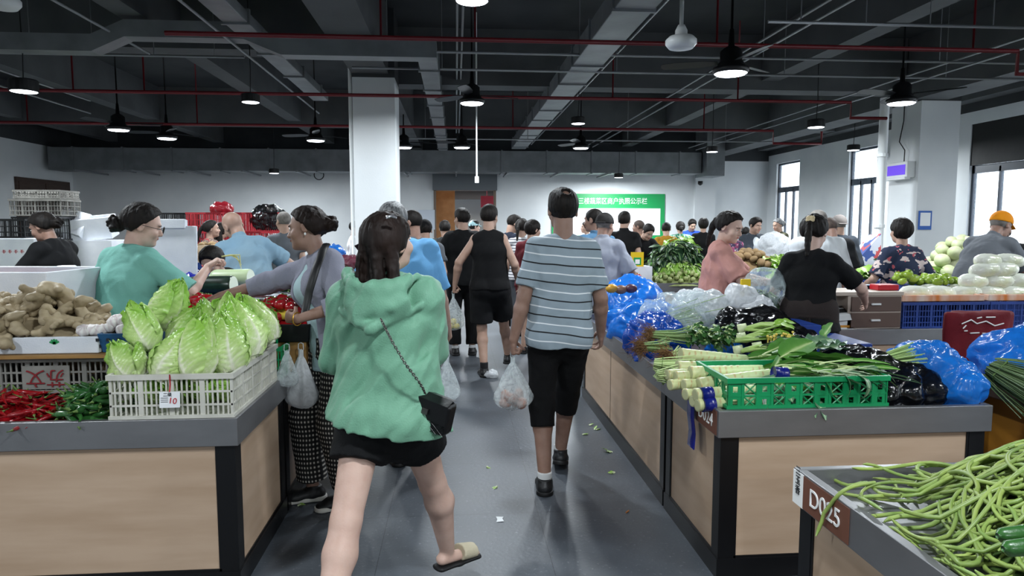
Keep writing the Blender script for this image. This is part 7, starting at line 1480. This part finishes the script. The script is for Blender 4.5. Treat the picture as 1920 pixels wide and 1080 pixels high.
for q in (-1, 1):
    g_.tube([Matrix.Translation(I['HC']) @ Matrix(I['Rh'].tolist()).to_4x4() @ Vector((q*.033+.023*math.cos(a*.5236), .108, .002+.018*math.sin(a*.5236))) for a in range(13)], .0018, 5); g_.tube([Matrix.Translation(I['HC']) @ Matrix(I['Rh'].tolist()).to_4x4() @ Vector(v) for v in ((q*.056, .106, .006), (q*.08, .06, .006), (q*.084, -.005, .006))], .0018, 5)
g_.tube([Matrix.Translation(I['HC']) @ Matrix(I['Rh'].tolist()).to_4x4() @ Vector(v) for v in ((-.01, .109, .004), (.01, .109, .004))], .0018, 5); g_.build('glasses', M_BLACK, I['top'], smooth=True)
w_ = I['AR'][1]['wr']; dd = unit(I['AR'][1]['d']); o = MB(); sd_ = unit(np.cross(dd, va(0, 0, 1))); up_ = np.cross(sd_, dd)
o.tube([w_-dd*.02+(sd_*math.cos(a*.5236)+up_*math.sin(a*.5236))*.030 for a in range(13)], .003, 5).build('red_cord', M_REDINK, I['top'], smooth=True)
hh_ = I['hand'](1, .10); B = Bunch(); rs = np.random.RandomState(2)
for k in range(7): B.tube([(0, 0, 0), (.05+.01*k, rs.uniform(-.02, .02), .01), (.11, rs.uniform(-.03, .03), -.02-.01*k)], [.004, .003, .0015], .3, 5)
B.build('bean_sprout', attrmat('sprout', '#cfc98a', '#a9b45a', transl=.05), 'pale sprouts held in the teal woman\'s hand', 'vegetable', loc=tuple(hh_))
I = PPL['apron']; s_ = I['s']; P0 = I['P']
S = SDF(P0-va(.3, .3, .75), P0+va(.3, .3, .2), .008); S.rcf(P0+va(0, 0, .09), P0+va(0, .02, -.58), .185, .21, .02, X=(1, 0, 0), fa=.76); S.rc(P0+va(0, -.24, .3), P0+va(0, -.22, -.7), .075, .12, .0, op='s'); S.cut((0, -1, 0), P0+va(0, -.16, 0)); S.warp(lambda Q: .006*nz(Q, 5, 4, (1, 1, .3))); S.obj('apron', C_SKIRT, I['top'])
o = MB().tube([P0+va(.17*math.cos(t), .13*math.sin(t), .075) for t in np.linspace(0, 6.28, 24)], .012, 6, sq=2).tube([P0+va(0, -.15, .07), P0+va(-.03, -.17, -.05), P0+va(-.02, -.17, -.22)], .012, 6).tube([P0+va(0, -.15, .07), P0+va(.03, -.17, -.04), P0+va(.035, -.17, -.18)], .012, 6).build('apron_ties', C_SKIRT, I['top'], smooth=True)
M4 = Matrix.Translation(I['HC']) @ Matrix(I['Rh'].tolist()).to_4x4(); g_ = MB()
for k in range(4): g_.ell((0, 0, 0), (.022, .012, .018), 10, 6, M=M4 @ Matrix.Translation((-.01+.016*(k % 2), -.115, .055+.014*(k//2))))
g_.build('hair_clip', mat('clip_cream', '#c9b58f', .5), I['top'], smooth=True)
# ================================================================ stalls farther back
def bigcounter(x0, x1, y0, y1, lab): return counter(x0, x1, y0, y1, lab, posts=True)
bigcounter(-5.6, -2.55, 4.75, 5.45, 'left counter behind the teal woman with the blue crate of greens')
bigcounter(-6.6, -2.7, 7.0, 7.8, 'left counter farther back under the heap of stem greens')
bigcounter(-3.9, -1.75, 8.5, 9.3, 'counter with potatoes and melons behind the bald man')
bigcounter(2.35, 4.7, 9.2, 9.95, 'counter with eggplants and tomatoes behind the pink blouse')
bigcounter(3.55, 5.3, 7.5, 8.2, 'counter with the potato heap right of the pink blouse')
bigcounter(5.4, 8.0, 8.0, 8.8, 'counter with radishes before the right column')
bigcounter(3.2, 8.6, 12.9, 13.7, 'far counter on the right near the windows')
bigcounter(-8.6, -3.0, 11.4, 12.2, 'far counter on the left before the crate stacks')
bigcounter(-2.6, -1.0, 6.45, 7.15, 'counter behind the cardigan woman with bagged vegetables')
# left: blue crate with greens
xa_, xb_ = DY(-80, 500, 4.8).x, DY(104, 500, 4.8).x
crate('plastic_crate', xb_-xa_, .48, .32, M_CRB, 'bright blue crate overflowing with leafy greens at the left edge', nx=4, ny=3, rows=2, loc=((xa_+xb_)/2, 5.04, TOP), solid=True)
leafy_heap((xa_+xb_)/2, 5.02, TOP+.25, (xb_-xa_)/2*1.05, .30, .22, 220, .13, .06, 'dark', 'dark leafy greens heaped on the bright blue crate', seed=31, name='crate_greens')
leaf_spray((DY(40, 490, 4.78).x, 4.80, TOP+.30), 16, .16, .05, 'mid', 'leaves hanging down the front of the bright blue crate', 33, (.10, .02, .04), -1.5, bend=1.8)
leafy_heap(-3.35, 7.35, TOP, .75, .32, .42, 260, .30, .06, 'light', 'heap of long light green stems left of the teal woman', seed=34, rz=.2, name='stem_greens', bend=.5); leafy_heap(-4.6, 7.3, TOP, .6, .3, .35, 160, .22, .07, 'dark', 'dark greens on the counter behind the black T-shirt woman', seed=35)
leafy_heap(-2.95, 5.15, TOP, .3, .26, .24, 90, .14, .10, 'light', 'pale cabbages and leaves beside the blue crate', seed=36)
p = DY(140, 500, 5.0); o = MB().box((-.05, -.04, 0), (.05, .04, .52)).build('foam_post', M_FOAM, bevel=.01, loc=(p.x, 4.9, TOP)); tag(o, 'upright white foam slab standing between the greens', 'foam')
tray('printed_box', .34, .3, .06, mat('print_blue', '#3c5cb8', .5, col2='#dfe3ec', nscale=40, ramp=(.45, .5)), 'flat box with a blue and white print left of the teal woman', loc=(DY(140, 525, 4.75).x+.02, 4.58+.05, 0.98), rot=(.2, .1, .1))
o = MB().box((-.24, -.2, 0), (.24, .16, .97-0)).build('carton', MAT['carton'], loc=(DY(140, 525, 4.75).x+.02, 4.52, 0.0)); tag(o, 'tall carton under the blue printed box', 'box')
# foam boxes and crate stacks at the far left
def fbox(px, py, Y, w, d, h_, rz, lab, rot=None, lid=False): p = DY(px, py, Y); return tray('foam_box', w, d, h_, M_FOAM, lab, loc=p, t=.03, rz=rz, rot=rot)
def stack(px, Y, z0, n, w, d, h_, m, mlab, grp, nx=4):
    X = DY(px, 421, Y).x; c_ = None
    for k in range(n):
        lab = '%s crate, %s from the bottom of its stack' % (mlab, ORD[k])
        if c_ is None: c_ = crate('plastic_crate', w, d, h_, m, lab, nx=nx, ny=2, sub=4, rows=2, loc=(X, Y, z0), group=grp); q = c_
        else: q = copy_tree(c_, None, (X+rnd.uniform(-.01, .01), Y, z0+k*(h_+.004))); q['label'] = lab
    return X
for k, px in enumerate((390, 427, 464, 500)): stack(px, 10.9, 0, 6, .50, .38, .285, M_CRR, 'red %s' % ('leftmost', 'second', 'third', 'rightmost')[k], 'red crates by the back left wall')
for k, px in enumerate((332, 365)): stack(px, 11.3, 0, 6, .46, .38, .285, M_CRK, 'black %s' % ('left', 'right')[k], 'black crates beside the red ones')
stack(88, 8.6, 0, 6, .52, .40, .27, M_CRK, 'black far left', 'black crates behind the far left woman'); Xg = DY(88, 421, 8.6).x
crate('plastic_crate', .56, .42, .19, M_CRGR, 'dirty pale crate on top of the far left black stack, lower', nx=4, ny=3, sub=4, loc=(Xg, 8.6, 1.65)); crate('plastic_crate', .50, .42, .10, M_CRGR, 'dirty pale crate on top of the far left black stack, upper', nx=4, ny=3, sub=4, loc=(Xg+.02, 8.6, 1.845))
o = MB().box((-.8, -.3, 0), (.35, .3, 1.40)).build('foam_stack', M_FOAM, bevel=.01, loc=(DY(20, 421, 8.2).x, 8.3, 0)); tag(o, 'tall white foam cartons with red writing at the left edge', 'box'); wm_ = MB()
for k in range(11): x_ = -.42+.062*k; wm_.box((x_, -.303, 1.25), (x_+.04, -.301, 1.257)).box((x_+.015, -.303, 1.235), (x_+.021, -.301, 1.275)).box((x_+.005, -.303, 1.268), (x_+.035, -.301, 1.273))
wm_.build('red_marks', M_REDINK, o)
crate('plastic_crate', .62, .42, .21, M_CRK, 'black crate on the foam cartons at the left edge', nx=4, ny=3, sub=4, loc=(DY(8, 421, 8.2).x, 8.25, 1.402))
zz = 1.36; o = MB().box((-.5, -.3, 0), (.5, .3, zz)).build('foam_stack', M_FOAM, loc=(DY(150, 421, 8.9).x, 8.9, 0)); tag(o, 'block of white foam boxes before the brown door', 'box')
tray('foam_box', .52, .36, .26, M_FOAM, 'open white foam box tilted on top before the brown door', loc=(DY(160, 421, 8.7).x, 8.85, zz+.02), t=.03, rot=(R(8), R(-6), .2)); tray('foam_box', .36, .30, .30, M_FOAM, 'small white foam box standing on edge before the brown door', loc=(DY(129, 421, 8.7).x, 8.75, zz+.03), t=.03, rot=(R(-30), R(14), -.2))
# black bag on the red crates, foam box and blue bag behind the low man
pk = DY(487, 412, 10.4); film_heap('plastic_bag', (pk.x, 10.85, pk.z+.02), (.27, .24, .20), M_KBAG, 'big black plastic bag slumped over the red crates', amp=.03, f=6, seed=41); film_heap('plastic_bag', (DY(410, 400, 10.8).x, 10.9, 1.80), (.16, .16, .09), film('bag_red', '#a01828', .9, .3, .1, .0035, 14), 'red plastic bag lying on top of the red crates', amp=.02, f=6, seed=42)
pf = DY(322, 470, 4.95); o = MB().box((-.19, -.012, -.17), (.185, .012, .17)).box((-.125, -.03, .15), (.115, .03, .215), 0).build('foam_sheet', M_FOAM, bevel=.006, loc=(pf.x, 4.9, pf.z)); o.rotation_euler = (R(-6), 0, R(3)); tag(o, 'white foam lid standing upright behind the teal woman\'s arm', 'foam')
bench(pf.x+.02, 5.02, 1.16, .55, .24, 'navy crate behind the teal woman\'s arm'); film_heap('plastic_bag', (pf.x+.02, 4.98, 1.17), (.30, .14, .06), film('bag_navy', '#1a1f8c', .95, .2, .05, .0035, 18), 'dark blue plastic bag under the white foam lid', amp=.02, f=9, seed=43)
bigcounter(-2.5, -1.7, 4.75, 5.2, 'small counter under the foam lid and navy crate')
# potatoes, melons behind
P_, F_ = bumpy((0, 0, 0), (.042, .033, .03), 20, 12, .003, 14, 9, ridged=False); bpot = proto_vft('potato', P_, F_, mat('potato_brown', '#8f7550', .7, col2='#7a6242', nscale=10, objrand=.15), '', 'potato')
heap([bpot], USED, DY(390, 458, 8.7).x, 8.75, 1.12, .32, .2, .18, 34, 'brown potato behind the foam lid', 'potatoes behind the foam lid', 51, .035, (1.1, 1.5)); bench(DY(390, 458, 8.7).x, 8.8, 1.13, .7, .5, 'navy crate under the potatoes behind the foam lid')
M_GOURD = mat('gourd_tan', '#b59d80', .5)
for k, (px, py) in enumerate(((385, 470), (398, 476), (380, 482))): p = DY(px, py, 6.9); o = MB().ell((0, 0, 0), (.14, .06, .055), 18, 10).build('tan_gourd', M_GOURD, smooth=True, loc=p); tag(o, 'long tan gourd behind the pale melon, %s of three' % ('top', 'middle', 'lowest')[k], 'gourd')
o = MB().box((-.4, -.3, 0), (.4, .3, .98)).build('foam_stack', M_FOAM, loc=(DY(385, 470, 6.9).x, 6.95, 0)); tag(o, 'white foam boxes under the tan gourds', 'box')
leafy_heap(-1.85, 6.8, TOP, .45, .3, .40, 160, .16, .06, 'vdark', 'dark greens right of the bald man', seed=44); leafy_heap(-1.3, 6.8, TOP, .26, .28, .38, 120, .18, .06, 'light', 'pale greens behind the cardigan woman\'s shoulder', seed=45)
film_heap('plastic_bag', (DY(620, 460, 6.8).x, 6.8, TOP+.52), (.14, .1, .07), M_BBAG, 'bright blue bag on the greens behind the cardigan', amp=.02, f=8, seed=46); film_heap('plastic_bag', (DY(650, 472, 6.8).x, 6.75, TOP+.43), (.14, .1, .06), film('net_red', '#6e2038', .9, .5, .1, .0035, 20), 'dark red net bag on the greens behind the cardigan', amp=.02, f=8, seed=47)
# phone
p = DY(688, 462, 4.15); o = MB().box((-.037, -.004, -.075), (.037, .004, .075)).build('phone', M_BLACK, bevel=.003, loc=p); o.rotation_euler = (R(60), R(50), R(30)); tag(o, 'black phone held up left of the grey-haired man', 'phone')
# ---- right back: eggplant stall
M_EGG = mat('eggplant_pale', '#a3ad74', .35, col2='#8f9a5c', nscale=6, objrand=.12); egg = MB().ell((0, 0, 0), (.03, .03, .032), 12, 8).build('green_eggplant', M_EGG, smooth=True); tag(egg, '', 'eggplant'); MB().tube([(0, 0, .028), (0, .01, .045)], [.009, .003], 6).build('stalk', M_STALK, egg)
xe = DY(1278, 525, 9.3).x; heap([egg], USED, xe, 9.42, TOP+.0, .42, .26, .17, 110, 'small round pale green eggplant', 'round eggplants on the counter behind the pink blouse', 52, .03, (.9, 1.2))
mound(xe, 9.44, TOP-.04, .42, .26, .17, M_EGG, 'eggplant_filling', 'pale green eggplants packed deep on the counter', 'eggplant')
leafy_heap(xe+.02, 9.62, TOP+.08, .48, .26, .50, 260, .14, .08, 'vdark', 'dark leafy greens heaped behind the small eggplants', seed=53); leafy_heap(xe, 9.42, TOP+.10, .40, .16, .20, 110, .09, .05, 'light', 'bright green leaves between the eggplants and dark greens', seed=54)
bigcounter(1.95, 2.33, 8.5, 9.95, 'narrow counter of tomatoes by the yellow payment card')
heap([tom], USED, 2.18, 8.75, TOP+.0, .24, .22, .20, 40, 'far red tomato', 'tomatoes by the yellow payment card', 55, .03, (.85, 1.05)); mound(2.18, 8.76, TOP-.04, .2, .2, .2, M_TOM, 'tomato_filling', 'far tomatoes packed deep by the yellow card', 'tomato')
p = DY(1208, 503, 8.6); o = MB().box((-.085, -.01, 0), (.085, .01, .19)).box((-.05, -.013, .02), (.05, -.0095, .12), 1).box((-.03, -.016, .035), (.03, -.0125, .095), 2).build('payment_card', [MAT['card_yellow'], M_GRN, M_LET], bevel=.004, loc=(p.x, 8.95, p.z+.0)); tag(o, 'yellow payment card with a green square on the tomato stall', 'card')
o = MB().box((-.24, -.17, 0), (.20, .17, p.z-TOP)).build('foam_box', M_FOAM, loc=(p.x, 9.1, TOP+.0)); tag(o, 'white foam box under the yellow payment card', 'box')
scale(DY(1183, 505, 8.7).x-.05, 9.35, p.z-.0, 0, 'grey scale left of the yellow payment card', False)
film_heap('plastic_bag', DY(1285, 468, 10.6), (.16, .12, .09), M_KBAG, 'black bag beyond the dark leafy greens', amp=.02, f=6, seed=56); leafy_heap(DY(1272, 460, 11.6).x, 11.6, 1.05, .35, .2, .30, 90, .16, .10, 'light', 'green cabbage leaves before the patterned blouse', seed=57)
# potatoes right of pink
xp = DY(1408, 495, 7.7).x; bench(xp, 7.78, 1.02, .62, .5, 'navy crate under the potato heap right of the pink blouse'); heap([bpot], USED, xp, 7.75, 1.04, .27, .2, .19, 38, 'brown potato right of pink blouse', 'potatoes right of the pink blouse', 58, .035, (1.15, 1.5)); mound(xp, 7.78, 1.0, .25, .2, .18, MAT['potato_brown'], 'potato_filling', 'potatoes packed deep right of the pink blouse', 'potato')
leafy_heap(DY(1455, 492, 7.6).x, 7.75, TOP+.1, .28, .22, .36, 90, .16, .12, 'light', 'light green cabbages left of the aproned woman', seed=59)
film_heap('plastic_bag', DY(1452, 462, 9.4), (.20, .12, .19), M_BAGW, 'white plastic bag held by the jacketed man', amp=.025, f=5, seed=60)
# radishes and greens before the right column
M_RAD = mat('radish_white', '#c6c8a4', .5, col2='#aab684', nscale=7, objrand=.08); P_, F_ = bumpy((0, 0, 0), (.085, .08, .075), 22, 14, .005, 8, 8, ridged=False); rad = proto_vft('white_gourd', P_, F_, M_RAD, '', 'gourd')
mound(DY(1808, 490, 8.2).x, 8.35, TOP, .38, .30, .55, M_RAD, 'gourd_filling', 'pale gourds packed deep before the third window', 'gourd'); heap([rad], USED, DY(1808, 490, 8.2).x, 8.3, TOP+.03, .42, .3, .55, 34, 'pale round gourd', 'pale gourds before the third window', 61, .07)
leafy_heap(DY(1755, 500, 7.9).x, 8.2, TOP, .36, .26, .30, 130, .26, .06, 'light', 'pale long greens right of the floral blouse', seed=62, rz=.2); leafy_heap(DY(1738, 485, 8.0).x, 8.5, TOP+.2, .25, .2, .2, 70, .16, .10, 'mid', 'green cabbages behind the floral blouse', seed=63)
leaf_spray((DY(1620, 520, 6.6).x, 6.55, 1.05), 9, .2, .16, 'light', 'pale green cabbage leaves left of the floral blouse', 64, (.08, .08, .04), 1.5, bend=.4); melon(DY(1640, 530, 6.7), DY(1622, 502, 6.75), .075, mat('gourd_green', '#5f8a3c', .4), 'green gourd standing left of the floral blouse', False)
bigcounter(4.05, 5.0, 6.45, 7.1, 'counter left of the floral blouse'); bench(4.2, 6.7, 1.0, .5, .4, 'navy crate under the green gourd')
# striped tarp
M_TARP = patmat('tarp', f_two('#b9bcc8', '#3a4f8c', '#b04a4c', 5, .52, .6)); pt_ = [DY(1598, 512, 8.6), DY(1652, 512, 8.6), DY(1652, 438, 8.6), DY(1640, 452, 8.6), DY(1615, 480, 8.6)]
V = [tuple(p) for p in pt_]+[tuple(p+Vector((.05, .35, -.02))) for p in pt_]; o = MB().add(V, [(0, 1, 2, 3, 4), (9, 8, 7, 6, 5)]+[(i, i+5, (i+1) % 5+5, (i+1) % 5) for i in range(5)]).build('tarpaulin', M_TARP); tag(o, 'red white and blue tarpaulin bundle beside the white drain pipe', 'tarpaulin')
bench(DY(1625, 520, 8.7).x, 8.8, DY(1625, 511, 8.6).z-.005, .4, .4, 'navy crate under the tarpaulin bundle'); bigcounter(5.0, 5.38, 8.5, 9.2, 'narrow counter under the tarpaulin bundle')
# far produce so that the far counters are not bare
for k, (X, Y, key) in enumerate(((4.0, 13.3, 'mid'), (5.2, 13.3, 'light'), (6.6, 13.3, 'dark'), (-7.6, 11.8, 'mid'), (-6.2, 11.8, 'light'), (-4.0, 11.8, 'dark'), (-5.6, 7.35, 'mid'))): leafy_heap(X, Y, TOP, .5, .28, .3, 70, .2, .09, key, 'far heap of %s greens, %s along the back counters' % (dict(mid='green', light='pale', dark='dark')[key], ORD[k]), seed=70+k)
# ---------------- litter on the floor
for k, (px, py, s_, lab) in enumerate(((1094, 815, 1, 'near the counter foot beyond the striped man'), (1116, 806, 1.2, 'largest one close to the right counter foot'), (1146, 848, 1.2, 'crumpled one beside the right counter foot'), (1153, 886, .7, 'small dark one at the counter foot'), (933, 912, .6, 'left of the striped man\'s heel'), (914, 876, .5, 'small one left of the striped man'), (560, 948, .7, 'beside the black shoe'), (1105, 797, .6, 'farthest one at the right counter'))):
    o = leaf_spray(GZ(px, py, .004), 2, .05*s_, .03*s_, 'light', 'green leaf scrap on the floor, '+lab, 90+k, (.01, .01, 0), k, stem=.005, bend=.2, cat='leaf', name='leaf_scrap')
p = GZ(937, 974, .002); o = MB().add([(-.02, -.03, 0), (.02, -.028, .002), (.014, 0, .006), (.022, .03, .001), (-.018, .032, .003), (-.013, 0, .001)], [(0, 1, 2, 5), (5, 2, 3, 4)]).build('paper_scrap', M_PAPER, loc=p); tag(o, 'white scrap of paper on the aisle floor', 'paper')
p = GZ(1174, 961, .004); o = MB().tube([(0, 0, 0), (.02, .025, 0)], .004, 6).build('carrot_scrap', mat('scrap_orange', '#b5703c', .6), loc=p); tag(o, 'orange vegetable scrap on the floor at the right', 'scrap')
p = GZ(921, 706, .01); film_heap('paper_scrap', (p.x, p.y, .035), (.06, .06, .035), M_BAGW, 'crumpled white tissue on the floor by the tank top man', 'paper', .015, 14, 5, flat=.002, n=30, mm=18)
